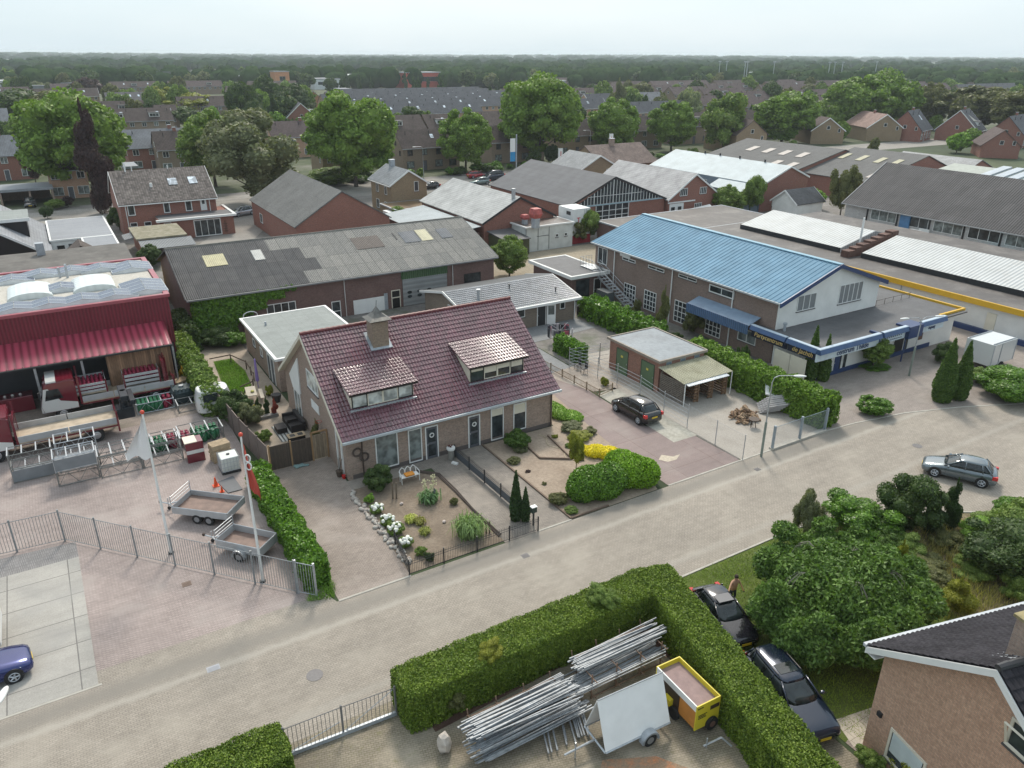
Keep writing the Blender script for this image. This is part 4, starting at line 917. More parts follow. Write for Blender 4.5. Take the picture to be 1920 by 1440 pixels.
CT = thing('reefer_container','tall white refrigerated box with red lettering beside the glazed hall','container',(64.7,89.5,0))
MB().box(63.6,66.6,88.6,92.2,1.2,4.9).build('body',plain('white_box_paint',(.66,.67,.66),.5,var=.08),CT); MB().box(63.5,66.7,88.5,92.3,0,1.15).build('base',plain('red_base',(.3,.02,.03),.6),CT)
b = MB(); [b.cyl((x,88.55,1.3),(x,88.55,4.8),.03) for x in (65.6,65.9,66.4)]; b.build('door_bars',M['zinc'],CT)
text('T',1.0,(64.6,88.58,3.0),(math.pi/2,0,0),plain('red_letter',(.5,.02,.03),.6),CT)
b = MB().box(63.58,63.6,89.2,90.2,4.0,4.5); b.build('grille',M['dark'],CT)
# glazed gable hall and tiled hall
T_DK = pavers('dark_felt_roof',(.085,.087,.094),(.092,.094,.1),(.07,.07,.075),40,1.1,0,.15,rough=.75)
def felt():
    n = NT('grey_felt_sheets'); b = n.n('TexBrick'); b.inputs['Scale'].default_value = 1; b.inputs['Mortar Size'].default_value = .02; b.inputs['Brick Width'].default_value = 8; b.inputs['Row Height'].default_value = 1.05
    b.inputs['Color1'].default_value = (.1,.102,.11,1); b.inputs['Color2'].default_value = (.115,.117,.125,1); b.inputs['Mortar'].default_value = (.07,.07,.075,1); n.l(n.coord('UV'),b.inputs['Vector'])
    n.col(n.mix(1.,b.outputs[0],n.ramp(n.noise(.6,'P',6),[(.3,.85),(.7,1.15)]),'MULTIPLY')); return n.fin(.8)
GH = gable('glazed_gable_hall','wide hall with dark felt roof and a fully glazed triangular gable','hall','y',93.6,117,[(66.4,4.3),(74.7,7.9),(85.0,3.9)],BR_RED,felt(),over=.3,ga=.2,trim=M['dark'])
gz = MB(); gz.add([(67.6,93.57,4.2),(84.0,93.57,4.2),(74.7,93.57,7.75)],[(0,1,2)]); gz.box(71.3,77.6,93.5,93.57,.1,3.9); go = gz.build('gable_glazing',M['glass'],GH)
b = MB()
for i in range(27):
    x = 67.9+i*.6; zt = 4.2+(x-67.6)*(3.5/7.1) if x < 74.7 else 7.7-(x-74.7)*(3.5/9.3)
    if zt > 4.3: b.box(x-(.06 if i % 6 == 5 else .03),x+(.06 if i % 6 == 5 else .03),93.46,93.52,4.15,zt)
b.box(69.7,80.2,93.47,93.51,5.3,5.37)
for x in np.linspace(71.3,77.6,6): b.box(x-.05,x+.05,93.42,93.49,.1,3.9)
for z in (.7,1.5,2.3,3.1): b.box(71.3,77.6,93.43,93.48,z-.04,z+.04)
b.build('glazing_bars',M['white'],go); MB().box(66.6,84.6,93.4,93.55,3.95,4.15).build('lintel',plain('pale_blue_beam',(.32,.42,.46),.6),GH)
TG = gable('tiled_workshop','brick workshop with striped pale tiles and white verge next to the glazed hall','workshop','y',93.0,112.5,[(85.3,3.8),(90.7,7.3),(96.1,3.8)],BR_RED,rooftile('pale_striped_tiles',(.36,.35,.35),.33,.42,.6,.06,line=.3),over=.35,ga=.25,trim=M['white'])
win(TG,'S',87.6,89.2,4.1,5.3,93.0,cols=4); win(TG,'S',91.9,93.4,4.1,5.2,93.0,cols=4); win(TG,'S',91.0,92.6,1.2,2.7,93.0,cols=4,rows=2)
door(TG,'S',85.6,88.6,3.0,93.0,dm=M['white'],gl=((.1,.38,.6,.85),(.6,.88,.6,.85))); MB().box(85.2,91,92.9,92.99,3.1,3.3).build('lintel',M['white'],TG)
o = thing('white_awning','white sheet awning propped beside the tiled workshop','awning',(89.5,90.5,0)); MB().slab([(87.2,90,1.9),(91.5,89.2,2.5),(92.6,91.2,2.7),(88.6,92,2.1)],.05).build('canopy',M['white'],o)
b = MB(); [b.cyl((x,y,0),(x,y,2.0),.04) for x,y in ((87.4,90.1),(91.2,89.4),(92.2,91),(88.7,91.8))]; b.build('pole',M['galv'],o)
# light blue metal hall
RB2 = sheet('pale_blue_metal_roof',(.33,.39,.42),.3,.5,.1,contrast=.16)
LB = gable('metal_hall','long hall with pale blue metal roof and red brick gable','hall','y',92.2,121,[(105.5,4.6),(112.1,7.2),(117.0,5.2)],BR_RED,RB2,over=.2,ga=.2,trim=M['white'])
MB().box(105.3,105.48,92.3,121,0,4.55).build('side_cladding',sheet('blue_grey_cladding',(.17,.22,.27),.3,.5,vdir=0),LB)
MB().slab([(102.6,92.1,3.4),(105.3,92.1,4.55),(105.3,102,4.55),(102.6,102,3.4)],.08).build('side_roof',RB2,LB); MB().box(102.9,105.28,92.4,101.8,0,3.4).build('side_wall',sheet('blue_grey_cladding',(0,0,0)),LB)
win(LB,'W',105,108,2.2,3.9,105.3,fm=M['white']); win(LB,'W',112,115,2.4,3.6,105.3,fm=M['white'])
door(LB,'S',114.2,115.2,2.4,92.2,dm=plain('green_door',(.14,.25,.24),.5)); win(LB,'S',108.5,110,.8,1.8,92.2)
b = MB(); [b.cyl((112.1,y,7.2),(112.1,y,7.8),.15) for y in (98,104,109,113)]; b.build('roof_vent',M['dark'],LB)
SA = gable('small_annex','small white-gabled annex with dark tiles beside the pale blue hall','annex','x',105.5,112,[(84.5,2.6),(87,4.4),(89.5,2.6)],M['offwhite'],rooftile('black_tiles',(.05,.052,.057),.3,.36,.5),trim=M['white'])
HN = gable('bungalow_house','house with reddish-brown tiled roof and cowled chimney behind the pale blue hall','house','x',96.5,110.5,[(125,4.6),(131,7.8),(137,4.6)],BR_YEL,rooftile('red_brown_tiles',(.15,.11,.095),.3,.36,.7,.2),over=.4,ga=.3); chimney(HN,103,130.8,7.4,9,.9,.9,BR_PINK)
GB = gable('grey_gabled_house','tan brick house with light grey slate roof and white verges beyond the dark felt roof','house','y',119.5,129,[(86.5,4.8),(91.5,7.4),(96.5,4.8)],BR_YEL,T_GR,over=.4,ga=.3,trim=M['white']); win(GB,'S',93.2,94.2,4.2,4.9,119.5)
# long grey halls at right
T_AS = sheet('grey_cement_sheets',(.12,.117,.115),.4,.9,contrast=.25,panel=(1.1,2.4,.1),lich=(.17,.165,.155))
L1 = gable('grey_hall','long grey corrugated hall roof with a row of pale rooflights','hall','y',104,130,[(126,3.6),(142,7.2),(156,3.6)],BR_RED,T_AS,over=.3,ga=.2)
L2 = gable('grey_hall','nearer grey corrugated hall roof with yellowed rooflights and brick gable','hall','y',88.5,104.5,[(130,3.6),(146,7.4),(156,4.0)],BR_RED,T_AS,over=.3,ga=.2)
MB().prism([(156.5,0),(156.5,3.6),(162,5.8),(168,3.6),(168,0)],'y',87,104).build('side_bay',BR_RED,L2)
r = MB().slab([(156.3,86.8,3.7),(162,86.8,5.95),(162,104,5.95),(156.3,104,3.7)],.1); r.slab([(168.2,86.8,3.6),(162,86.8,5.95),(162,104,5.95),(168.2,104,3.6)],.1); r.build('side_roof',T_GR,L2)
def zL(x,e,zr,xr,ze): return ze+(x-e)*(zr-ze)/(xr-e)
rl = plain('rooflight_pink',(.36,.32,.29),.6); ry = plain('rooflight_yellow',(.33,.31,.2),.6)
for y in (122,117.5,113,108.5): velux(L1,134.5,137.5,y,y+1.6,lambda x,y: zL(x,126,7.2,142,3.6)+.2,mat=rl,name='rooflight')
for y in (106,110): velux(L1,128.5,131.5,y,y+1.6,lambda x,y: zL(x,126,7.2,142,3.6)+.2,mat=rl,name='rooflight')
for y in (102,98,94,90.5): velux(L2,139,142,y,y+1.2,lambda x,y: zL(x,130,7.4,146,3.6)+.2,mat=ry,name='rooflight')
velux(L2,131.5,135.5,89.5,91,lambda x,y: zL(x,130,7.4,146,3.6)+.2,mat=rl,name='rooflight')
BG = thing('large_hall','very large hall with dark corrugated roof over a white block wall with a blue door','hall',(120,50,0))
T_BG = sheet('dark_cement_sheets',(.078,.073,.074),.35,.85,contrast=.4,panel=(1.1,2.2,.14))
r = MB().slab([(108.7,78.4,3.5),(118.2,78.4,9.1),(118.2,20,9.1),(108.7,20,3.5)][::-1],.15); r.slab([(118.2,78.4,9.1),(128,78.4,3.5),(128,20,3.5),(118.2,20,9.1)],.15); r.build('roof',T_BG,BG)
MB().prism([(109.3,0),(109.3,3.5),(118.2,8.8),(127,3.5),(127,0)],'y',20,78.1).build('wall',BR_GREY,BG)
b = MB().prism([(108.6,3.2),(118.2,8.9),(118.2,9.2),(108.6,3.5)][::-1],'y',78.4,78.5); b.box(108.55,108.7,20,78.5,3.3,3.45); b.build('bargeboard',plain('grey_verge',(.34,.34,.34),.7),BG)
yy = 73.5; k = 0
while yy > 24:
    win(BG,'W',yy-4.3,yy,1.7,3.3,109.3,cols=3,pm=M['curtain'] if k % 2 == 0 else M['glass'],sill=False); k += 1; yy -= 5.1
b = MB(); yy = 74.1
while yy > 24: b.box(109.15,109.28,yy-.1,yy+.1,0,3.4); yy -= 5.1
b.build('wall_post',M['black'],BG); MB().box(109.1,109.26,66.9,68.5,0,3.2).build('blue_door',plain('blue_paint',(.08,.2,.38),.6,var=.2),BG)
TR = thing('barrel_roof_hall','hall with pale green roof and blue-white barrel rooflights beyond the large dark roof','hall',(140,84,0))
MB().slab([(136,85.5,4.2),(150,85.5,6.2),(150,60,6.2),(136,60,4.2)][::-1],.2).build('roof',plain('pale_green_roof',(.35,.37,.33),.7),TR)
b = MB()
for i in range(7): b.slab([(136,77-i*2.4,4.5),(151,77-i*2.4,6.6),(151,75.4-i*2.4,6.6),(136,75.4-i*2.4,4.5)][::-1],.35)
b.build('barrel_rooflight',sheet('blue_white_plastic',(.42,.47,.52),.4,.3),TR); MB().box(136.5,149.5,60.3,85.2,0,4.1).build('wall',BR_RED,TR)
# party hall with blue roof
PH = thing('party_hall','long brick party hall with sky blue corrugated roof and white front gable','hall',(59,54,0))
MB().prism([(52.1,0),(52.1,5.65),(58.95,7.95),(65.6,5.65),(65.6,0)],'y',42.05,68.0).build('wall',BR_PARTY,PH)
MB().prism([(52.08,3.15),(52.08,5.6),(58.95,7.92),(65.62,5.6),(65.62,3.15)],'y',41.9,42.045).build('front_gable',M['offwhite'],PH)
BLUE = plain('sky_blue_coated_metal',(.155,.27,.365),.75,.0,var=.14,scale=.55,spec=.15)
r = MB(); s_ = math.hypot(7.25,2.43); wave_sheet(r,(51.7,68.3,5.68),(0,-1,0),(7.25/s_,0,2.43/s_),26.8,s_,.5,.045,1,0,12,square=True)
r.slab([(51.71,68.3,5.66),(51.71,41.5,5.66),(58.95,41.5,8.08),(58.95,68.3,8.08)],.05); r.slab([(66.1,41.5,5.66),(58.95,41.5,8.1),(58.95,68.3,8.1),(66.1,68.3,5.66)],.08); r.build('roof',BLUE,PH)
b = MB().box(58.7,59.2,41.5,68.3,8.1,8.17); b.build('ridge',plain('pale_blue_ridge',(.2,.36,.46),.4),PH)
b = MB().prism([(51.6,5.3),(58.95,7.8),(58.95,8.16),(51.6,5.7)][::-1],'y',41.4,41.5); b.prism([(66.2,5.3),(58.95,7.8),(58.95,8.16),(66.2,5.7)],'y',41.4,41.5); b.each('bargeboard',plain('navy_paint',(.02,.045,.13),.45),PH)
NAVY = _mc['navy_paint']
MB().box(51.55,51.7,41.5,68.3,5.55,5.68).build('gutter',plain('grey_gutter',(.35,.37,.38),.5),PH)
b = MB(); 
for y in (47.1,55.2,64.4): b.cyl((51.95,y,0),(51.95,y,5.55),.06)
b.each('drainpipe',M['white'],PH)
for p0,p1 in (((1167.5,480.5),(1191.5,494.5)),((1216,496),(1245.5,512)),((1273,512.5),(1306,530))): pwin(PH,'W',*p0,*p1,52.1,cols=2)
pwin(PH,'W',1331,532,1376,562,52.1,cols=2,fw=.1)
pwin(PH,'W',1122.5,462,1138,498,52.1,cols=2)
for p0,p1 in (((1171,529),(1190,573)),((1209,542),(1228.5,586)),((1266,561),(1291.5,610)),((1325,588),(1350,628))):
    a = OX(*p0,52.1); c = OX(*p1,52.1); win(PH,'W',c[1],a[1],.35,min(2.9,a[2]),52.1,cols=4,rows=4,mt=.03,sill=False)
NETC = plain('grey_net_curtain',(.2,.21,.215),.4,var=.03)
pwin(PH,'S',1497,555,1527,577,41.9,cols=3,pm=NETC); pwin(PH,'S',1576,535,1613,561,41.9,cols=5,pm=NETC)
a = OX(1385,615,52.1); c = OX(1418,632,52.1); win(PH,'W',c[1],a[1],1.0,2.2,52.1,cols=2,pm=M['curtain'])
MB().box(52.02,52.08,61.9,63.6,5.1,5.55).build('name_plate',M['white'],PH)
a = OX(1293,562,50.6); CNV = sheet('blue_canopy_sheet',(.07,.13,.24),.25,.5,contrast=.25)
b = MB().slab([(50.6,43.7,3.25),(52.05,43.7,3.75),(52.05,51.4,3.75),(50.6,51.4,3.25)][::-1],.05); o = b.build('side_canopy',plain('blue_grey_canopy_top',(.2,.27,.36),.4),PH); MB().box(50.5,50.58,43.7,51.4,2.45,3.3).build('canopy_fascia',CNV,o)
FW_ = thing('front_wing','low white front wing with navy sign fascia and dark flat roof','building',(60,39,0))
MB().box(52.0,71.6,37.5,41.88,0,3.0).build('wall',M['offwhite'],FW_); MB().box(65.7,71.6,41.9,46.8,0,3.0).build('rear_wall',M['offwhite'],FW_)
b = MB().box(51.2,71.7,36.5,41.88,3.0,3.12); b.box(51.2,52.05,41.88,43.6,3.0,3.12); b.build('roof',M['bitumen'],FW_); MB().box(65.65,71.8,41.89,47,3.0,3.13).build('rear_roof',M['bitumen'],FW_)
MB().box(52.5,68.2,37.42,37.49,0.02,.42).build('plinth',NAVY,FW_)
LBL = plain('pale_sign_panel',(.55,.62,.66),.5); CAP = plain('pale_blue_coping',(.42,.5,.58),.45)
BLU2 = plain('blue_fascia',(.04,.085,.19),.45)
def fascia(face,a0,a1,pos,panel):
    if a0 > a1: a0,a1 = a1,a0
    b = MB()
    def pr(prof,mat,nm,par):
        m_ = MB(); q = []
        for A in (a0,a1):
            for d,z in prof: q.append(FP(face,A,d,z,pos))
        k = len(prof); m_.add(q,[tuple(range(k)),tuple(range(2*k-1,k-1,-1))]+[(i,i+k,(i+1) % k+k,(i+1) % k) for i in range(k)])
        return m_.build(nm,mat,par)
    f = pr([(.0,2.92),(.42,2.92),(.5,2.97),(.34,3.33),(.0,3.33)],BLU2,'fascia',FW_)
    pr([(.0,3.335),(.33,3.335),(.3,3.38),(0,3.38)],CAP,'coping',f); pr([(.0,2.25),(.14,2.25),(.14,2.915),(.0,2.915)],panel,'sign_panel',f); return f
NV2 = plain('dark_navy_sign',(.012,.016,.035),.5); GOLD = plain('gold_lettering',(.7,.5,.2),.5)
WX = 51.1
f1 = fascia('W',39.75,43.6,WX,NV2); f2 = fascia('W',36.6,39.6,WX,NV2)
text('Partycentrum',.56,(WX-.17,41.7,2.42),(math.pi/2,0,-math.pi/2),GOLD,FW_,shear=.2); text('de Jachth',.56,(WX-.17,38.1,2.42),(math.pi/2,0,-math.pi/2),GOLD,FW_,shear=.2)
def sxx(px,py): return OY(px,py,36.7)[0]
xs = [51.3,sxx(1640,606),sxx(1644,604),sxx(1691,590),sxx(1703,588),sxx(1754,596)]
S1 = fascia('S',50.7,58.6,36.6,LBL); S2 = fascia('S',58.9,62.3,36.6,LBL); S3 = fascia('S',64.3,68.0,36.6,LBL)
MB().box(58.6,58.9,36.5,37.49,2.25,3.3).build('fascia_joint',NAVY,FW_); MB().box(62.3,64.3,36.1,37.49,2.2,3.3).build('entrance_fascia',NAVY,FW_)
text('centrum Thilde',.66,(55.2,36.44,2.38),(math.pi/2,0,0),NAVY,FW_)
b = MB()
for r_ in range(2):
    for i in range(9): b.box(59.4+i*.28,59.55+i*.28,36.43,36.45,2.4+r_*.25,2.48+r_*.25)
b.build('sign_marks',NAVY,FW_); text('ingang',.4,(66.2,36.44,2.45),(math.pi/2,0,0),NAVY,FW_)
b = MB().box(68.0,72.0,36.9,37.1,2.75,3.3); b.box(71.8,72.0,37.1,47,2.75,3.3); b.build('yellow_fascia',plain('yellow_paint',(.62,.36,.02),.55,var=.06),FW_)
d = door(FW_,'S',54.4,55.5,2.25,37.5,dm=NAVY,gl=((.8,.98,.05,.75),)); win(FW_,'S',55.6,56.2,.05,2.2,37.5); win(FW_,'S',60.6,61.6,.9,2.1,37.5)
door(FW_,'S',62.5,64.1,2.2,37.5,dm=M['black']); win(FW_,'S',64.2,64.8,.1,2.2,37.5); b = MB().box(66.2,66.8,37.42,37.49,1.0,1.7); b.build('notice_board',plain('brown_board',(.12,.06,.04),.6),FW_)
b = MB().cyl((62.4,36.4,0),(62.4,36.4,2.3),.06); b.build('porch_post',NAVY,FW_)
win(FW_,'S',52.5,53.3,.8,2.0,37.5)
a = MB().box(51.0,51.06,37.6,39.2,.05,2.0); a.box(51.0,51.06,39.25,40.9,.05,2.0); o = a.build('white_gate',M['cream']); tag(o,'tall cream double gate under the navy party sign','gate')
b = MB().cyl((52.5,41.4,3.1),(52.5,41.4,3.7),.12); b.cyl((52.5,41.4,3.7),(52.5,41.4,3.85),.18); b.build('roof_vent',M['zinc'],FW_)
b = MB(); 
for x in np.arange(65.7,71,1.3): b.cyl((x,41.9,3.1),(x,41.9,3.7),.02)
b.cyl((65.7,41.9,3.65),(71,41.9,3.65),.02); b.build('roof_rail',M['brown'],FW_)
FL = thing('flat_link_building','flat-roofed brick link with white fascia at the back end of the blue hall','building',(49,69,0))
b = MB().box(47.2,51.9,65.6,73.2,0,2.8); b.build('wall',BR_DARK,FL); flatroof(FL,46.7,51.95,65.0,73.6,3.1,M['bitumen'],M['offwhite'],th=.35,tw=.3)
win(FL,'S',47.8,49.6,.1,2.4,65.6,pm=M['glass'],fm=M['dark']); door(FL,'S',50.2,51.2,2.3,65.6,dm=M['black'])
ST = thing('steel_staircase','galvanised outside staircase with railings up the side of the blue-roofed hall','staircase',(50.9,63,0))
b = MB(); y0,z0,y1,z1 = 66.2,3.15,58.8,.0; n_ = 16
tr = MB()
for i in range(n_):
    t = (i+.5)/n_; tr.box(50.35,51.35,y0+(y1-y0)*t-.14,y0+(y1-y0)*t+.14,z0+(z1-z0)*t-.02,z0+(z1-z0)*t+.02)
tr.box(50.3,51.9,66.2,68.4,3.12,3.17); tr.build('tread',M['galv'],ST)
for x in (50.33,51.37):
    b.add([(x-.02,y0,z0-.18),(x+.02,y0,z0-.18),(x+.02,y0,z0+.05),(x-.02,y0,z0+.05),(x-.02,y1,z1-.0),(x+.02,y1,z1-.0),(x+.02,y1,z1+.22),(x-.02,y1,z1+.22)],[(0,1,2,3),(7,6,5,4),(0,4,5,1),(1,5,6,2),(2,6,7,3),(3,7,4,0)])
b.build('stringer',M['galv'],ST); b = MB()
for x in (50.33,51.37):
    b.cyl((x,y0,z0+1),(x,y1,z1+1.0),.025); b.cyl((x,y0,z0+.55),(x,y1,z1+.55),.018)
    for i in range(6): t = i/5; b.cyl((x,y0+(y1-y0)*t,z0+(z1-z0)*t),(x,y0+(y1-y0)*t,z0+(z1-z0)*t+1.0),.02)
for p,q in (((50.33,66.2),(50.33,68.4)),((50.33,68.4),(51.9,68.4))):
    for z in (3.6,4.15): b.cyl((*p,z),(*q,z),.02)
    for i in range(5): t = i/4; b.cyl((p[0]+(q[0]-p[0])*t,p[1]+(q[1]-p[1])*t,3.15),(p[0]+(q[0]-p[0])*t,p[1]+(q[1]-p[1])*t,4.15),.018)
b.build('handrail',M['galv'],ST)
o = MB().box(49.3,50.2,61.9,63.9,0,1.7).build('steel_tank',plain('dark_tank',(.07,.08,.085),.6)); tag(o,'dark grey steel tank beside the outside staircase','tank')
# yellow-trimmed flat building with white barrel roofs
YB = thing('yellow_trimmed_building','long white flat-roofed building with yellow fascia and white metal roofs on top','building',(85,40,0))
MB().box(76.2,100,-10,76,0,3.05).build('wall',M['offwhite'],YB); MB().box(75.9,101,-10,76.3,3.05,3.15).build('roof',M['bitumen_brown'],YB)
MB().box(75.7,75.9,-10,53.6,2.75,3.3).build('yellow_fascia',_mc['yellow_paint'],YB); MB().box(75.8,76.18,-10,53.5,0,.5).build('plinth',NAVY,YB)
MB().box(76.1,76.19,36.0,36.9,.3,2.2).build('door',M['cream'],YB); b = MB().cyl((76.0,46.0,0),(76.0,46.0,2.7),.05); b.each('drainpipe',M['zinc'],YB)
WM = sheet('white_ribbed_metal',(.44,.455,.455),.42,.5,0,contrast=.2,depth=.03,var=.1,stain=(.36,.36,.34))
for (y0,y1,nm) in ((-10,54.7,'raised_roof'),(57.6,73.6,'raised_roof')):
    r = MB().prism([(81,3.15),(81,3.7),(87.2,5.1),(93.4,3.7),(93.4,3.15)],'y',y0,y1); o = r.build(nm,WM,YB); MB().box(80.93,80.98,y0,y1,3.15,3.72).build('edge_trim',M['dark'],o)
w_ = MB(); 
for i in range(7): w_.box(79.5+i*1.3,80.8+i*1.3,55.4,56.4,3.0,3.9+i*.25)
w_.build('fire_wall',planks('red_brown_cladding',(.12,.06,.045),.2,0),YB); MB().cyl((83.5,56.9,3),(83.5,56.9,7.2),.12).build('flue',M['white'],YB)
MB().box(72,76,60,76,2.9,3.0).build('lower_roof',M['bitumen'],YB); MB().box(72.1,75.9,60.1,75.9,0,2.9).build('lower_wall',M['offwhite'],YB)
FR = thing('flat_roofed_store','dark flat-roofed store with grey coping behind the blue-roofed hall','building',(73,80,0)); MB().box(67.5,92,76.5,88,0,2.9).build('wall',BR_DARK,FR); flatroof(FR,67.3,92.2,76.4,88.2,3.1,M['bitumen_brown'],M['zinc'])
# brick transformer building and wood store
TB = thing('brick_outbuilding','square brick outbuilding with flat bitumen roof and two green steel doors','outbuilding',(41.5,45.2,0))
MB().box(39.2,44.0,42.2,48.5,0,2.68).build('wall',BR_TRANS,TB); MB().box(39.15,44.1,42.15,48.6,2.68,2.74).build('roof',M['bitumen_blue'],TB)
b = MB().box(39.0,44.2,42.0,42.15,2.6,2.8); b.box(39.0,44.2,48.6,48.75,2.6,2.8); b.box(39.0,39.15,42.15,48.6,2.6,2.8); b.box(44.1,44.25,42.15,48.6,2.6,2.8); b.build('roof_edge',plain('tan_edge',(.28,.24,.2),.8),TB)
GRN = plain('green_steel_door',(.09,.15,.08),.5,var=.1)
for p0,p1 in (((1157,656),(1176,702)),((1203,678),(1224,735))):
    a = OX(*p0,39.2); c = OX(*p1,39.2); dd = door(TB,'W',c[1],a[1],2.2,39.2,fm=plain('dark_green_frame',(.05,.08,.05),.6),dm=GRN,fw=.05)
    MB().box(39.13,39.16,(a[1]+c[1])/2-.12,(a[1]+c[1])/2+.12,1.5,1.68).build('warning_plate',plain('yellow_plate',(.6,.5,.1),.6),dd)
for x in (39.9,41.4,42.9): win(TB,'S',x,x+.55,2.05,2.5,42.2,pm=plain('glass_block',(.18,.23,.27),.3),fm=M['zinc'],fw=.04,sill=False)
WS = thing('wood_store','open pallet-sided wood store with pale corrugated lean-to roof against the brick outbuilding','wood store',(41.4,40.6,0))
CR = sheet('cream_corrugated',(.4,.38,.27),.18,.7,contrast=.3,stain=(.2,.19,.11))
b = MB(); s_ = math.hypot(3.0,.35); wave_sheet(b,(39.0,39.1,1.92),(1,0,0),(0,3.0/s_,.35/s_),5.2,s_,.18,.045,1,0,6); b.build('roof',CR,WS)
b = MB(); wave_sheet(b,(39.2,38.75,1.82),(1,0,0),(0,1,.12),4.3,.75,.18,.045,1,0,6); b.build('clear_sheet',plain('clear_corrugated',(.55,.58,.6),.25),WS)
WD = plain('grey_timber',(.17,.145,.12),.9,var=.25,scale=4)
def slatwall(b,x0,x1,y0,y1,n,z1):
    for i in range(n): z = .05+i*(z1-.1)/n; b.box(x0,x1,y0,y1,z,z+(z1/n)*.62)
b = MB(); slatwall(b,39.2,39.26,39.3,42.0,12,1.9); 
for y in (39.35,40.6,41.9): b.box(39.26,39.33,y-.05,y+.05,0,1.95)
b.build('side_wall',WD,WS)
b = MB(); PB = plain('brown_pallet_wood',(.2,.12,.07),.9,var=.3,scale=5)
for x in (40.7,42.2,43.7): slatwall(b,x-.35,x-.02,39.25,39.35,7,1.85); b.box(x,x+.09,39.2,39.3,0,1.9); slatwall(b,x,x+.05,39.35,42,8,1.8)
b.build('partition',PB,WS); b = MB(); [b.cyl((x,39.1,0),(x,39.1,1.9),.04) for x in (39.15,44.1)]; b.build('post',M['white'],WS)
# near right house
NH = thing('corner_house','brick house with black tiled roof and white bargeboards at the lower right corner','house',(27,6,0))
# the town beyond
def Xat(px,Y,z=0.):
    u = (px-960)/FPX; k = CA-u*FW; return -(Y*k[1]+(z-CH)*k[2])/k[0]
def pix(p):
    v = np.array(p,float)-C0; z = v@FW; return 960+FPX*(v@CA)/z,720-FPX*(v@CB)/z,z
def zfor(x,y,py):
    lo,hi = 0,24.5
    for _ in range(40):
        m_ = (lo+hi)/2
        if pix((x,y,m_))[1] > py: lo = m_
        else: hi = m_
    return lo
R_BR = rooftile('town_brown_tiles',(.085,.066,.06),.3,.36,.85,.15); R_BR2 = rooftile('town_purple_brown_tiles',(.10,.075,.072),.3,.36,.85,.15)
R_SL = rooftile('town_slate_tiles',(.078,.083,.094),.3,.36,.85,.08); R_DK = rooftile('town_charcoal_tiles',(.065,.067,.075),.3,.36,.6,.1)
R_PK = rooftile('town_pinkish_tiles',(.24,.16,.135),.3,.36,.75,.15); R_LG = rooftile('town_pale_grey_tiles',(.15,.158,.172),.3,.36,.7,.08)
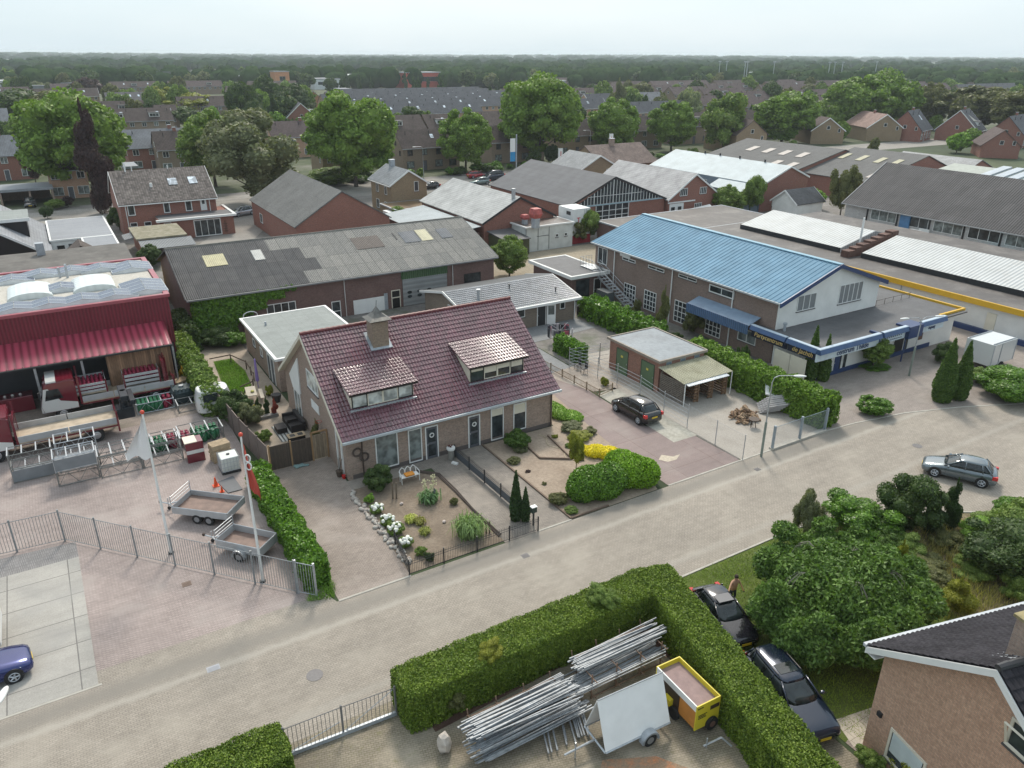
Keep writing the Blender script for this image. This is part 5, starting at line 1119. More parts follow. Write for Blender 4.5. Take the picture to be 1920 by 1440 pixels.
def house(px0,px1,yb,label,wm=None,rm=None,D=9,ev=5.2,rg=8.6,rz=None,cat='house',n=None,dorm=0,chim=1,trim=None,fl=2,name='terraced_house',group=None,fm=None,vel=0,cx=None,L=None,pan=0):
    """ridge along local x, street face towards -y; footprint taken from the front wall's base line"""
    wm = wm or BR_TAN; rm = rm or R_BR; fm = fm or M['white']
    if L is None:
        a = G(px0,yb); Y = a[1]; X0 = a[0]; X1 = Xat(px1,Y); L = X1-X0; loc = ((X0+X1)/2,Y+D/2,0)
    else: a = G(px0,yb); loc = (a[0],a[1],0)
    far = math.hypot(loc[0],loc[1]) > 330
    o = thing(name,label,cat,(0,0,0),0,group); h = D/2; l = L/2
    MB().prism([(-h,0),(h,0),(h,ev),(0,rg),(-h,ev)],'x',-l,l).build('wall',wm,o)
    s = (rg-ev)/h; r = MB(); e = .4
    r.slab([(-l-.2,-h-e,ev-e*s+.14),(l+.2,-h-e,ev-e*s+.14),(l+.2,0,rg+.14),(-l-.2,0,rg+.14)],.12); r.slab([(-l-.2,h+e,ev-e*s+.14),(l+.2,h+e,ev-e*s+.14),(l+.2,0,rg+.14),(-l-.2,0,rg+.14)],.12)
    r.build('roof',rm,o)
    if trim:
        t = MB()
        for A in (-l-.27,l+.2):
            t = MB()
            for sg in (-1,1): t.prism([(sg*(h+e),ev-e*s-.15),(0,rg-.15),(0,rg+.16),(sg*(h+e),ev-e*s+.16)][::sg],'x',A,A+.07)
            t.build('bargeboard',trim,o)
    MB().box(-l-.2,l+.2,-h-e-.12,-h-e,ev-e*s,ev-e*s+.12).build('gutter',M['zinc'] if not trim else trim,o)
    n = n or max(2,int(L/3.0)); w_ = L/n
    for i in range(n):
        x = -l+(i+.5)*w_
        if fl == 2: win(o,'S',x-.65,x+.65,ev-1.75,ev-.5,-h,cols=2,fm=fm,sill=not far,pm=(M['glass'],M['curtain'])[i % 3 == 1])
        if not far:
            if i % 3 == 1: door(o,'S',x-.5,x+.5,2.2,-h,fm=fm,dm=GREYDOOR)
            else: win(o,'S',x-.95,x+.95,.7,2.2,-h,cols=2,fm=fm,pm=(M['curtain'],M['glass'])[i % 2])
    win(o,'W',-.5,.5,ev+.2,ev+1.3,-l,fm=fm,sill=False)
    if not far: win(o,'W',-h+1.2,-h+2.0,3.4,4.5,-l,fm=fm)
    for i in range(dorm):
        x = -l+(i+.5)*L/dorm; w2 = 1.5; d = MB().prism([(-h+1.1,ev+1.1*s-.1),(-h+1.1,ev+1.1*s+1.25),(-.4,ev+1.1*s+1.35),(-.4,rg-.6)][::-1],'x',x-w2,x+w2).build('dormer',M['white'],o)
        MB().box(x-w2-.15,x+w2+.15,-h+.8,-.3,ev+1.1*s+1.37,ev+1.1*s+1.5).build('dormer_roof',M['bitumen'],d); win(d,'S',x-w2+.15,x+w2-.15,ev+1.1*s+.2,ev+1.1*s+1.15,-h+1.1,cols=3,sill=False)
    for i in range(vel):
        x = -l+(i+.5)*L/vel+.8; velux(o,x,x+.8,-h*.55,-h*.32,lambda x,y: ev+(y+h)*s+.14)
    for i in range(pan): x = -l+(i+.5)*L/pan
    for i in range(chim):
        x = -l+(i+.5)*L/chim; chimney(o,x,.1,rg-.5,rg+.8,.7,.6,BR_RED)
    b = MB(); [b.cyl((-l+k_,-1.2,rg-1.2),(-l+k_,-1.2,rg-.1),.09,.09,6) for k_ in np.arange(2,L,6.)]; b.build('vent_pipe',M['dark'],o)
    o.location = loc; o['_w'] = [float(x) for x in loc]
    if rz: o.rotation_euler[2] = rad(rz)
    return o
TN,YL,PB_,RD = BR_TAN,BR_YEL,BR_PINK2,BR_RED
W_ = M['white']; Bk = M['brown']
house(-40,72,342,'red brick row with light grey tiles behind the double carport at the left edge',RD,R_LG,D=9,vel=0)
house(246,420,322,'red brick row with light grey roof and white shutters behind the large leafy tree',RD,R_LG,D=9,vel=2)
house(303,385,326,'tan gabled house with dark brown tiles and red chimney before the grey-roofed row',TN,R_BR,D=8,L=None,trim=None)
house(195,330,262,'brown-roofed row with two white box dormers side by side',TN,R_BR,dorm=2,vel=2,chim=0)
house(190,285,240,'brown-roofed row directly behind the row with two dormers',TN,R_BR,dorm=1,vel=1,chim=0)
house(205,285,214,'dark-roofed block with several white skylight domes',TN,R_DK,vel=5,chim=0)
house(62,190,204,'long brown-roofed row with pale gable behind the dark copper beech',YL,R_BR,vel=2,chim=0,trim=W_)
house(52,110,262,'tan house half hidden by trees at left with white dormer',TN,R_BR,dorm=1,chim=0)
house(-30,25,262,'white-dormered grey house at the left edge',TN,R_LG,dorm=1,chim=0)
house(340,440,226,'dark brown-roofed row behind the round yellow-green trees',TN,R_BR,vel=1,chim=0)
house(300,340,250,'small brown roof with single skylight beside the yellow-green trees',TN,R_BR,vel=1,chim=0)
house(515,640,298,'pink-brown brick row with brown tiled roof left of the tall plane tree',PB_,R_BR2,chim=1)
house(608,690,338,'tan gable-ended house partly hidden under the tall plane tree',YL,R_LG,D=8,chim=0,trim=W_)
house(757,862,322,'tan brick semi with brown roof and brown window frames left of the small street tree',TN,R_BR,D=8,fm=Bk,chim=0,vel=1,n=4)
house(922,1020,308,'tan brick semi with dark brown roof left of the tallest tree',TN,R_BR,D=8,fm=Bk,chim=0,n=4)
house(1046,1140,294,'yellow brick semi with brown roof between two street trees',YL,R_BR,D=8,fm=Bk,chim=0,n=4)
house(1150,1240,283,'tan brick semi with shutters and brown roof behind the tree with white banner',TN,R_BR,D=8,chim=0,n=4,vel=1)
house(1268,1352,272,'tan brick semi with a white dormer right of the rounded street tree',TN,R_BR,D=8,fm=Bk,chim=0,dorm=1,n=4)
house(1372,1450,264,'tan brick semi with balcony wood behind the copper shrub',TN,R_BR,D=8,fm=Bk,chim=0,n=4)
house(700,800,282,'brown-roofed house with large white dormer beside the plane tree',TN,R_BR,dorm=1,chim=0)
house(806,858,276,'gabled tan house with boxed white dormer behind the semis',TN,R_BR,dorm=1,chim=0,vel=1)
house(902,960,268,'grey-roofed gabled house just left of the tallest tree',TN,R_BR,chim=0)
for (a_,b_,y_,t_) in ((708,905,241,'nearest of the slate-grey terrace rows, with brick wall and white windows'),(640,975,230,'second slate-grey terrace row counted from the near side'),(640,965,220.5,'third slate-grey terrace row counted from the near side'),(610,955,212.5,'fourth slate-grey terrace row, starting at the pale gable'),(618,920,205.5,'fifth slate-grey terrace row counted from the near side'),(640,905,199,'farthest of the slate-grey terrace rows')):
    house(a_,b_,y_,t_,PB_,R_SL,D=9,ev=4.6,rg=7.8,chim=0,vel=int((b_-a_)/45),dorm=0)
house(1065,1140,231,'slate-roofed row right behind the tallest tree with white gable verge',PB_,R_SL,chim=0,trim=W_,vel=1)
house(1105,1190,216,'slate-roofed row standing behind the tall poplar',PB_,R_SL,chim=0,trim=W_)
house(1070,1165,200,'brown-roofed row with two white dormers above the slate row',TN,R_BR2,dorm=2,chim=0)
house(955,1010,190,'low brown row with white dormers at the end of the slate rows',TN,R_BR2,dorm=2,chim=0)
house(1175,1300,240,'slate-roofed row with red brick gables behind the street trees',PB_,R_SL,chim=0,trim=W_)
house(1195,1245,212,'tan gabled house with light grey roof near the poplar',YL,R_LG,chim=0)
house(1212,1262,191,'tan row with brown roof and one white dormer near the wood',TN,R_BR2,dorm=1,chim=0,L=None)
house(1300,1350,222,'yellow brick gabled house with brown roof behind the round tree',YL,R_BR2,chim=0)
house(1262,1325,196,'brown-roofed row behind the pale birch',TN,R_BR2,chim=0,vel=1)
house(1320,1400,200,'brown-roofed row with one white dormer, middle distance right',TN,R_BR2,dorm=1,chim=0)
house(1335,1398,214,'brown-roofed gabled row with wide dormer in front of another',TN,R_BR2,dorm=1,chim=0,vel=1)
house(1400,1445,208,'brown-roofed row with long white dormer strip',TN,R_BR2,dorm=1,chim=0)
house(1385,1440,226,'dark-gabled house beside a small cypress',TN,R_BR2,chim=0)
house(1330,1420,186,'far brown-roofed row near the wood edge',TN,R_BR2,dorm=2,chim=0)
house(1430,1545,190,'far brown-roofed row behind the dark tree',TN,R_BR2,chim=0,vel=2)
house(1445,1560,206,'brown-roofed row behind the broad light green trees',TN,R_BR2,chim=0,vel=1)
house(1505,1570,218,'low brown-roofed gable between trees',TN,R_BR2,chim=0)
house(1440,1640,180,'farthest brown terrace row at right',TN,R_BR2,chim=0,vel=2)
house(1690,1780,186,'brown roofs between the big green tree and the olive tree',TN,R_BR2,chim=0,vel=1)
house(1745,1800,214,'house with blue-grey walls and brown roof between the olive trees',plain('blue_grey_wall',(.08,.1,.14),.7),R_BR2,chim=0,vel=1)
house(1755,1870,198,'wide purple-brown roofed row at right',TN,R_BR2,chim=0,vel=0)
house(1840,1960,208,'purple-brown roofed row at the right edge',TN,R_BR2,chim=0)
house(1800,1960,187,'far charcoal-roofed row at the right edge',TN,R_DK,chim=0)
for i,(a_,b_,y_) in enumerate(((1150,1210,178),(1225,1330,176),(1345,1440,174),(1460,1560,172),(1600,1700,174),(1710,1800,177),(1820,1930,179),(1110,1180,186),(1560,1640,190),(100,180,186),(210,300,180),(320,420,178),(430,520,192),(-20,60,196),(990,1060,178),(1010,1080,168),(470,560,178))):
    house(a_,b_,y_,'low brown-roofed terrace row far off before the dark wood',TN,(R_BR,R_BR2)[i % 2],D=9,ev=4.8,rg=8,chim=0,dorm=i % 3,vel=(i+1) % 3,group='far terrace rows before the wood')
house(565,565,236,'red brick house with a big slate gable facing the camera and white verges',RD,R_SL,D=11,L=12,rz=78,ev=3.2,rg=8.2,trim=W_,name='detached_house',chim=0)
house(1375,1375,282,'tan-yellow gabled house with red-brown roof behind the pale blue metal hall',YL,R_BR2,D=10,L=15,rz=80,ev=5.0,rg=8.6,name='detached_house',chim=1)
house(1530,1530,265,'low house with grey-brown tiles, two roof windows and a white verge behind the grey hall',YL,R_BR2,D=10,L=16,rz=60,ev=4,rg=7.5,trim=W_,name='detached_house',vel=2)
house(1632,1632,260,'house with long pinkish tiled roof and cream gable',YL,R_PK,D=11,L=17,rz=60,ev=4.2,rg=8.0,trim=W_,name='detached_house')
house(1702,1702,262,'red brick house with charcoal slate roof, white shutters and one skylight',RD,R_DK,D=10,L=12,rz=18,ev=3.6,rg=9.0,name='detached_house',vel=1)
house(1797,1797,262,'red brick gabled house with charcoal roof, white verges and a dark dormer',RD,R_DK,D=12,L=11,rz=18,ev=3.4,rg=9.2,trim=W_,name='detached_house',dorm=1)
house(1893,1893,272,'brick house with charcoal roof at the right edge',RD,R_DK,D=10,L=16,rz=14,ev=3.6,rg=8.6,name='detached_house')
house(1862,1862,292,'red brick barn-like house with weathered brown roof at the right edge',RD,R_BR2,D=9,L=12,rz=40,ev=3.2,rg=7.0,name='detached_house',chim=0)
house(385,385,164,'far white-gabled villa with steep slate roof',M['offwhite'],R_SL,D=11,L=12,rz=60,ev=3,rg=10,trim=W_,name='villa',chim=0)
house(293,293,163,'far villa with grey hipped-looking roof and a white dormer',M['offwhite'],R_SL,D=12,L=24,rz=5,ev=4,rg=11,name='villa',dorm=1,chim=0)
house(588,588,205,'small orange-brick house with dark gable among the low garages',plain('orange_render',(.35,.17,.09),.8),R_DK,D=10,L=10,rz=80,ev=4,rg=8,name='villa',chim=0)
def shedb(px0,px1,yb,h,label,wm,rm=None,D=25,fb=True):
    a = G(px0,yb); X1 = Xat(px1,a[1]); o = thing('business_unit',label,'building',((a[0]+X1)/2,a[1]+D/2,0))
    MB().box(a[0],X1,a[1],a[1]+D,0,h).build('wall',wm,o); MB().box(a[0]-.3,X1+.3,a[1]-.3,a[1]+D+.3,h,h+.5).build('roof',rm or M['palemem'],o)
    if fb: win(o,'S',a[0]+3,X1-3,h*.45,h*.75,a[1],cols=max(2,int((X1-a[0])/5)),fm=M['zinc'],sill=False)
    return o
wht = plain('white_cladding',(.6,.62,.62),.6); gry = plain('grey_cladding',(.2,.22,.24),.6); salmon = plain('salmon_red_cladding',(.50,.10,.07),.6); org = plain('orange_cladding',(.52,.24,.12),.7)
shedb(762,832,166,11,'salmon-red office block behind the slate rows',salmon); shedb(519,545,168,12,'orange brick tower block far behind the dark trees',org,D=14)
shedb(545,600,160,7,'long white-roofed unit right of the orange tower',gry,M['white'],D=60); shedb(590,640,168,7,'pale unit left of the conifers',wht)
shedb(440,516,165,8,'dark glazed unit left of the orange tower',gry); shedb(660,755,162,8,'dark grey unit behind the conifers with pale roof',gry,wht,D=50)
shedb(842,905,158,7,'white unit right of the salmon-red block',wht); shedb(905,985,161,7,'beige unit behind the last conifers',plain('beige_cladding',(.45,.42,.34),.6)); shedb(640,700,152,8,'far white unit with flat roof',wht,wht)
shedb(0,34,170,6,'white flat-roofed building at the far left edge',wht,wht); shedb(50,90,178,5,'grey hangar roof left of the playing field',gry,M['palemem']); shedb(118,145,171,5,'cream school block by the playing field',plain('cream_cladding',(.5,.46,.38),.7),gry)
shedb(330,362,175,4,'low yellow building between the villas',plain('yellow_cladding',(.5,.33,.05),.6),plain('orange_roof',(.4,.2,.05),.6),D=12); shedb(985,1060,160,6,'low white unit left of the tallest tree',wht,wht)
shedb(1400,1425,152,8,'white clubhouse glimpsed in the wood',wht,wht,D=15); shedb(1030,1060,172,7,'grey-blue unit with shed roof',gry,wht); shedb(640,660,185,5,'low white flat garages before the conifers',wht,D=12)
shedb(570,612,226,3.2,'row of low white-edged garages right of the red gabled house',wht,M['palemem'],D=9); shedb(240,262,345,3,'flat garage with pale roof behind the red brick house',BR_TAN,M['palemem'],D=7)
cp = thing('carport','double flat-roofed carport with a dark car inside at the left','carport',(G(50,380)[0],G(50,380)[1]+3,0)); a = G(16,388); c_ = G(98,375)
MB().box(a[0]-1,c_[0]+.5,a[1],a[1]+7.5,2.6,2.85).build('roof',M['palemem'],cp); b = MB(); [b.box(x-.15,x+.15,a[1]+.2,a[1]+7,0,2.6) for x in (a[0]-.8,(a[0]+c_[0])/2+.2,c_[0]+.3)]; b.box(a[0]-1,c_[0],a[1]+7.1,a[1]+7.4,0,2.6); b.build('wall',BR_PINK,cp); MB().box(a[0]-1.02,c_[0]+.52,a[1]-.05,a[1]-.003,2.45,2.9).build('fascia',M['palemem'],cp)
house(100,172,375,'tan brick house hidden behind the large leafy tree beside the carport',PB_,R_BR,D=8,ev=5.3,rg=8.8,chim=0,n=3)
# trees
LF = {'plane': leafmat('plane_leaves',(.055,.105,.018),(.085,.15,.026),(.14,.2,.05)),'lime': leafmat('lime_leaves',(.05,.095,.018),(.08,.14,.03),(.16,.2,.07)),
      'dark': leafmat('dark_leaves',(.022,.045,.016),(.035,.065,.022),(.06,.09,.03)),'olive': leafmat('olive_leaves',(.05,.065,.025),(.075,.085,.035),(.12,.12,.06)),
      'grey': leafmat('grey_green_leaves',(.06,.075,.04),(.09,.105,.06),(.14,.15,.1)),'purple': leafmat('copper_leaves',(.018,.010,.014),(.03,.016,.022),(.05,.03,.035)),
      'conifer': leafmat('conifer_needles',(.016,.035,.014),(.025,.05,.018),(.04,.07,.025)),'yellowgreen': leafmat('yellow_green_leaves',(.09,.115,.015),(.14,.16,.02),(.2,.2,.04)),
      'thuja': leafmat('thuja_leaves',(.025,.06,.012),(.04,.085,.016),(.07,.11,.025),scale=3),'bright': leafmat('bright_leaves',(.07,.15,.02),(.1,.2,.025),(.17,.26,.06)),
      'pale': leafmat('pale_birch_leaves',(.10,.13,.07),(.14,.17,.10),(.2,.22,.15)),'yellow': leafmat('golden_leaves',(.35,.32,.01),(.5,.45,.02),(.6,.5,.05)),
      'laurel': leafmat('laurel_leaves',(.035,.085,.012),(.055,.125,.016),(.11,.2,.03),rough=.35)}
CR_ = {}
for k_,(kind,sd,nl) in {'a': ('round',1,22),'b': ('round',2,18),'c': ('round',3,26),'d': ('loose',4,30),'e': ('loose',5,26),'col': ('column',6,9)}.items():
    CR_[k_] = (kind,sd,nl)
_cm = {}
def crown(k_,leaf,fine):
    key = (k_,leaf,fine)
    if key not in _cm:
        kind,sd,nl = CR_[k_]
        dens,size = {2: (330,.068),1: (95,.13),0: (40,.2),3: (520,.052)}[fine]
        if kind == 'column': dens *= 1.6
        me = crown_mesh('crown_'+k_+leaf,sd,1,1,nl,dens,size,kind); me.materials.append(LF[leaf]); _cm[key] = me
    return _cm[key]
BARK = plain('bark',(.09,.075,.06),.95,var=.3,scale=5,kind='O')
def trunk_mesh():
    b = MB(); b.cyl((0,0,0),(.02,.01,1),.05,.035,7)
    for i in range(6):
        a_ = i*1.05; b.cyl((.02,.01,.75+.05*i),(.02+.42*math.cos(a_),.42*math.sin(a_),1.35+.1*i),.025,.009,5)
    return b
_tm = None
def tree(px,yb,yt,hw,leaf,label,k_='a',fine=1,name='tree',cat='tree',group=None,tf=.28,squash=1.,at=None,ht=None,wd=None):
    global _tm
    if at is None:
        p = G(px,yb); z = pix((p[0],p[1],0))[2]; h = zfor(p[0],p[1],yt); r = hw*z/FPX
    else: p = (at[0],at[1],0); h = ht; r = wd
    o = thing(name,label,cat,(p[0],p[1],0),R.random()*6.28,group)
    if _tm is None:
        t0 = trunk_mesh().build('trunk',BARK,None,local=True); _tm = t0.data; bpy.data.objects.remove(t0)
    z0 = h*tf*.55; t = mkobj('trunk',_tm,None,o,scale=(r*1.1,r*1.1,max(z0*1.35,.3)))
    c = mkobj('crown',crown(k_,leaf,fine),None,o,loc=(0,0,z0*.6),scale=(r*1.1,r*1.1,(h-z0*.6)/1.76))
    return o
for i,(px,yb,yt,hw,leaf,k_,lab,fine) in enumerate((
    (155,368,183,88,'plane','a','large broad leafy tree behind the copper column at left',3),(405,350,218,58,'lime','b','light green tree beside the grey-green willow',3),
    (480,385,228,88,'grey','d','grey-green willow-like tree above the barn roof',3),(668,350,183,78,'plane','c','large plane tree behind the tan gatehouse',3),
    (873,322,213,45,'plane','b','small round street tree before the brown-roofed semi',3),(1010,305,150,72,'plane','a','tallest tree of the street, centre right',3),
    (1148,292,193,44,'plane','b','round street tree behind the white banner',3),(1258,285,195,42,'plane','c','rounded street tree before the dormered semi',3),
    (1355,285,188,42,'lime','d','spreading street tree left of the broad light green pair',2),(1465,268,178,52,'plane','a','broad light green tree left of the largest dark green pair',2),
    (1525,258,190,34,'lime','e','thin lit tree between the broad tree and the dark green pair',2),(1598,250,150,55,'plane','c','left one of the largest dark green pair of trees',2),
    (1655,245,138,52,'plane','a','right one of the largest dark green pair of trees',2),(1735,240,162,34,'olive','b','olive green tree right of the largest pair',2),
    (1822,246,166,62,'olive','c','wide olive green tree behind the dormered brick house',2),(1912,255,172,60,'olive','a','olive green tree at the right edge',2),
    (1465,268,234,25,'bright','b','bright green rounded bush before the broad tree',2),(60,246,172,60,'dark','a','broad dark green tree at the upper left',2),(110,246,180,48,'olive','d','spreading olive tree beside the broad dark one at the upper left',2),
    (15,285,222,40,'dark','e','dark tree at the left edge before the white dormer',2),(55,290,226,28,'lime','b','yellowish bush tree by the left houses',2),(-5,330,250,26,'dark','c','tree cut by the left edge',2),
    (305,208,166,32,'yellowgreen','b','round yellow-green tree above the brown roofs',2),(365,222,178,42,'yellowgreen','a','wide yellow-green tree next to the round one',2),(355,246,206,40,'dark','d','dark spreading tree below the yellow-green pair',2),
    (465,246,160,30,'dark','a','tall dark tree left of the far tower',2),(502,215,146,28,'dark','b','tall rounded dark tree in front of the orange tower',2),(550,222,160,30,'dark','c','dark tree behind the red gabled house',2),
    (484,250,190,20,'dark','b','small round dark tree before the tall dark one',2),(515,240,185,13,'conifer','col','pointed conifer left of the red gabled house',2),(440,262,208,22,'grey','e','loose grey-green tree behind the willow',2),
    (545,276,252,12,'lime','e','thin garden tree above the pink-brown row',1),(170,190,149,24,'purple','a','dark copper beech by the playing field',1),(38,186,148,10,'dark','b','lone tree at far left',1),
    (115,170,148,7,'conifer','col','dark conifer by the school block',1),(272,172,145,7,'conifer','col','tall narrow conifer left of the slate villa',1),(240,178,152,9,'conifer','col','conifer in front of the far wood',1),
    (770,255,206,30,'dark','d','dark spreading garden tree behind the brown-roofed house',2),(738,258,212,18,'lime','e','olive tree beside the plane tree',2),(915,245,213,22,'olive','b','garden tree left of the tallest tree',2),(1080,236,200,17,'dark','b','garden tree right of the tallest tree',2),
    (1157,222,158,18,'grey','col','tall poplar rising behind the street trees',2),(1291,232,165,24,'pale','e','pale airy birch behind the houses',2),(1445,205,162,15,'dark','b','round dark tree amid brown roofs',1),
    (1320,215,193,7,'conifer','col','small cypress among brown roofs',1),(1405,230,200,5,'conifer','col','thin cypress beside the dark-gabled house',1),(1720,165,150,12,'yellowgreen','b','yellow-green tree before the right wood',1),(1870,192,172,12,'dark','b','small round tree on the right-hand roofs',1),
    (1200,195,157,20,'olive','a','olive tree before the centre wood',1),(1110,190,160,14,'dark','b','dark tree among far dormers',1),(1580,190,158,12,'lime','b','light tree by the farthest brown row',1),
    (1405,400,328,25,'lime','e','airy birch left of the grey flat roofs',3),(1362,408,352,28,'lime','b','bushy green tree beside the tiled workshop',3),(1575,405,312,26,'olive','e','slender weeping birch before the large dark roof',3),(1522,392,357,20,'bright','b','bright yellow-green bush by the small annex',2),
    (1465,392,360,15,'yellowgreen','e','thin yellow-green shrub by the brick gable',2),(955,518,448,34,'lime','b','green shrub tree at the warehouse end',3),(1100,452,398,26,'lime','d','loose shrub by the white container',3),(1080,455,420,22,'olive','d','dark shrub below the red container base',2),
    (1765,452,422,20,'bright','b','round green bush in front of the white block wall',2),(1825,445,408,22,'dark','d','dark bushy tree in front of the white block wall',2),(1702,430,405,10,'dark','b','small dark shrub left of the blue door',2),
    (192,402,224,33,'purple','col','tall dark copper-leaved column tree',3),(68,345,268,18,'purple','d','small airy purple tree before the red row',2),(620,345,318,42,'lime','d','low green shrubbery below the plane tree',2),(755,425,392,25,'lime','d','shrub behind the warehouse ridge',2),
    (1000,312,282,15,'dark','e','dark garden shrubs before the tan semi',1),(1036,308,274,15,'conifer','b','clipped dark green ball tree before the yellow semi',2),(90,410,388,11,'conifer','b','cloud-pruned dark shrub behind the white extension',2),(105,392,375,16,'lime','b','rounded green hedge bush by the carport',2),(128,388,370,12,'purple','d','small red-leaved shrub by the carport',1),
    (225,432,395,18,'dark','d','dark shrubs left of the red brick house',2),(285,500,462,22,'dark','b','dark shrub at the warehouse corner',2))):
    tree(px,yb,yt,hw,leaf,lab,k_,fine)
for (px,yb,yt,hw) in ((643,176,149,7),(651,170,138,5.5),(662,165,139,4.5),(674,170,139,6),(697,172,148,4),(719,154,137,5),(728,165,142,5),(735,156,138,4),(760,168,140,5),(777,188,151,8),(786,186,151,6),(827,188,150,8.5),(835,174,144,4),(803,166,147,4),(856,165,142,5.5),(877,173,150,5),(918,188,163,5),(931,171,146,6.5),(723,190,172,5)):
    tree(px,yb,yt,hw,'conifer','narrow dark conifer standing among the slate rows and business units','col',0,'conifer','conifer','narrow conifers among the slate rows',tf=.05)
k_ = 0
for i in range(125):
    px = R.uniform(-40,1960); yb = R.choice((R.uniform(150,180),R.uniform(152,172),R.uniform(175,225)))
    if yb > 172 and (600 < px < 990): continue
    if 40 < px < 215 and 150 < yb < 164: continue
    p = G(px,yb)
    tree(0,0,0,0,R.choice(('dark','dark','lime','olive','grey')),'leafy tree in the gardens and parks of the far town',R.choice('abcde'),0,group='trees of the far town',at=(p[0],p[1]),ht=R.uniform(5,9) if yb > 172 else R.uniform(8,13),wd=R.uniform(2.5,4.2) if yb > 172 else R.uniform(4,6.5))
for i in range(95):
    px = R.uniform(-40,1960); yb = R.uniform(160,240)
    if 590 < px < 995 and yb > 176: continue
    p = G(px,yb); tree(0,0,0,0,R.choice(('dark','lime','plane','olive')),'full-grown leafy tree between the far rows',R.choice('abce'),1,group='full-grown trees between the far rows',at=(p[0],p[1]),ht=R.uniform(8,12),wd=R.uniform(3.2,5),tf=.2)
for i in range(170):
    px = R.uniform(-40,1960); yb = R.uniform(178,300)
    if 250 < yb < 300 and R.random() < .5: continue
    p = G(px,yb)
    if 138 < p[1] < 158 or (600 < px < 990 and yb < 236 and R.random() < .8): continue
    tree(0,0,0,0,R.choice(('dark','lime','olive','plane','bright')),'small leafy garden tree among the houses',R.choice('abcde'),1,'garden_tree',group='garden trees among the houses',at=(p[0],p[1]),ht=R.uniform(3,6.2),wd=R.uniform(1.5,3.2),tf=.2)
for i in range(60):
    px = R.uniform(560,1500); x,y = G(px,300)[0],R.uniform(156.5,161); x = Xat(px,y); o = mkobj('shrub',crown(R.choice('abde'),R.choice(('dark','lime','laurel')),1),None,None,(x,y,0),(R.uniform(.8,2),R.uniform(.8,1.6),R.uniform(.5,1.1)),R.random()*6); o['_w'] = [0,0,0]; tag(o,'green front-garden shrub along the far street','shrub','front-garden shrubs of the far street')
# woods (a mass nobody could count)
def woods(name,d0,d1,n,r0,r1,leaf,q,size,azw=44,clear=()):
    rng = np.random.default_rng(int(d0)); mb = MB(); Vs = []
    base_a = AZ
    for i in range(n):
        d = d0+(d1-d0)*rng.random()**1.2; a_ = base_a+rad((rng.random()*2-1)*azw); x,y = d*math.cos(a_),d*math.sin(a_)
        if leaf != 'far_woods' and (math.sin(x*.004+1)*math.sin(y*.005)+.25*math.sin(x*.013)) < -.55: continue
        r = r0+(r1-r0)*rng.random(); h = (9.5+6.5*rng.random())*(1 if d < 1300 else 1.1 if d < 3000 else 1.25+.25*math.sin(a_*9))
        mb.sph((x,y,h*.5),(r,r,h*.5),9,6,.22)
        dd = sphpts(q,rng); dd[:,2] = np.abs(dd[:,2])*.9-.1; P = np.array((x,y,h*.5))+dd*np.array((r,r,h*.55))*(.92+.2*rng.random((q,1)))
        Vs.append(quads(P,dd,min(size*r,9),align=.8,rng=rng))
    me = leafmesh(name,np.vstack(Vs),mb); me.materials.append(leaf if not isinstance(leaf,str) else LF[leaf]); o = bpy.data.objects.new(name,me); col.objects.link(o); o['kind'] = 'stuff'; return o
LW = leafmat('woodland_leaves',(.011,.026,.013),(.023,.042,.02),(.03,.05,.022),scale=.02,trans=0,kind='O',rv=.12,rough=1,spec=0); LW2 = leafmat('far_woodland_leaves',(.010,.026,.015),(.018,.036,.02),(.02,.04,.022),scale=.008,trans=.0,rv=.1,rough=1,spec=0)
woods('woodland',640,1300,1500,6.0,10,LW,90,.3)
woods('woodland',1200,3000,1800,9,15,LW2,40,.32)
woods('far_woodland',2900,9500,1500,20,42,LW2,26,.3)
# corner house,turned 13.5 degrees
cy_ = (-3.5,0)
NH.location = (23.41,11.81,0); NH.rotation_euler[2] = rad(-13.5); NH['_w'] = [0.,0.,0.]
MB().prism([(0,0),(0,4.85),(-4.3,7.75),(-8.6,4.85),(-8.6,0)][::-1],'x',0,14).build('wall',BR_PINK2,NH)
T_BLK = glazed('black_roof_tiles',(.035,.033,.038),.225,.33,.83,.8,.18); T_BLK.node_tree.nodes['Principled BSDF'].inputs['Specular IOR Level'].default_value = .15
r = MB(); s_ = math.hypot(4.75,3.2); cs,sn = 4.75/s_,3.2/s_
for yy,dy in ((.45,-1),(-9.05,1)): wave_sheet(r,(-.45,yy,4.72),(1,0,0),(0,cs*dy,sn),14.8,s_,.225,.045,17,.045)
r.slab([(-.44,.44,4.68),(14.3,.44,4.68),(14.3,-4.3,7.87),(-.44,-4.3,7.87)],.1); r.slab([(-.44,-9.04,4.68),(14.3,-9.04,4.68),(14.3,-4.3,7.87),(-.44,-4.3,7.87)],.1)
r.build('roof',T_BLK,NH)
r = MB(); [r.cyl((-.45+i*.4,-4.3,7.93),(-.03+i*.4,-4.3,7.95),.12,.135,8) for i in range(37)]; r.build('ridge',plain('ridge_black',(.03,.03,.034),.5),NH)
b = MB()
for y_,d_ in ((.45,-1),(-9.05,1)): b.add([(-.5,y_,4.38),(-.45,y_,4.38),(-.45,y_+4.75*d_,7.58),(-.5,y_+4.75*d_,7.58),(-.5,y_,4.66),(-.45,y_,4.66),(-.45,y_+4.75*d_,7.86),(-.5,y_+4.75*d_,7.86)],[(0,1,2,3),(7,6,5,4),(0,4,5,1),(1,5,6,2),(2,6,7,3),(3,7,4,0)])
b.box(-.44,0,.0,.45,4.4,4.44); b.each('bargeboard',M['white'],NH); MB().box(-.5,14.3,.46,.6,4.62,4.75).build('gutter',plain('pale_gutter',(.5,.52,.54),.4),NH)
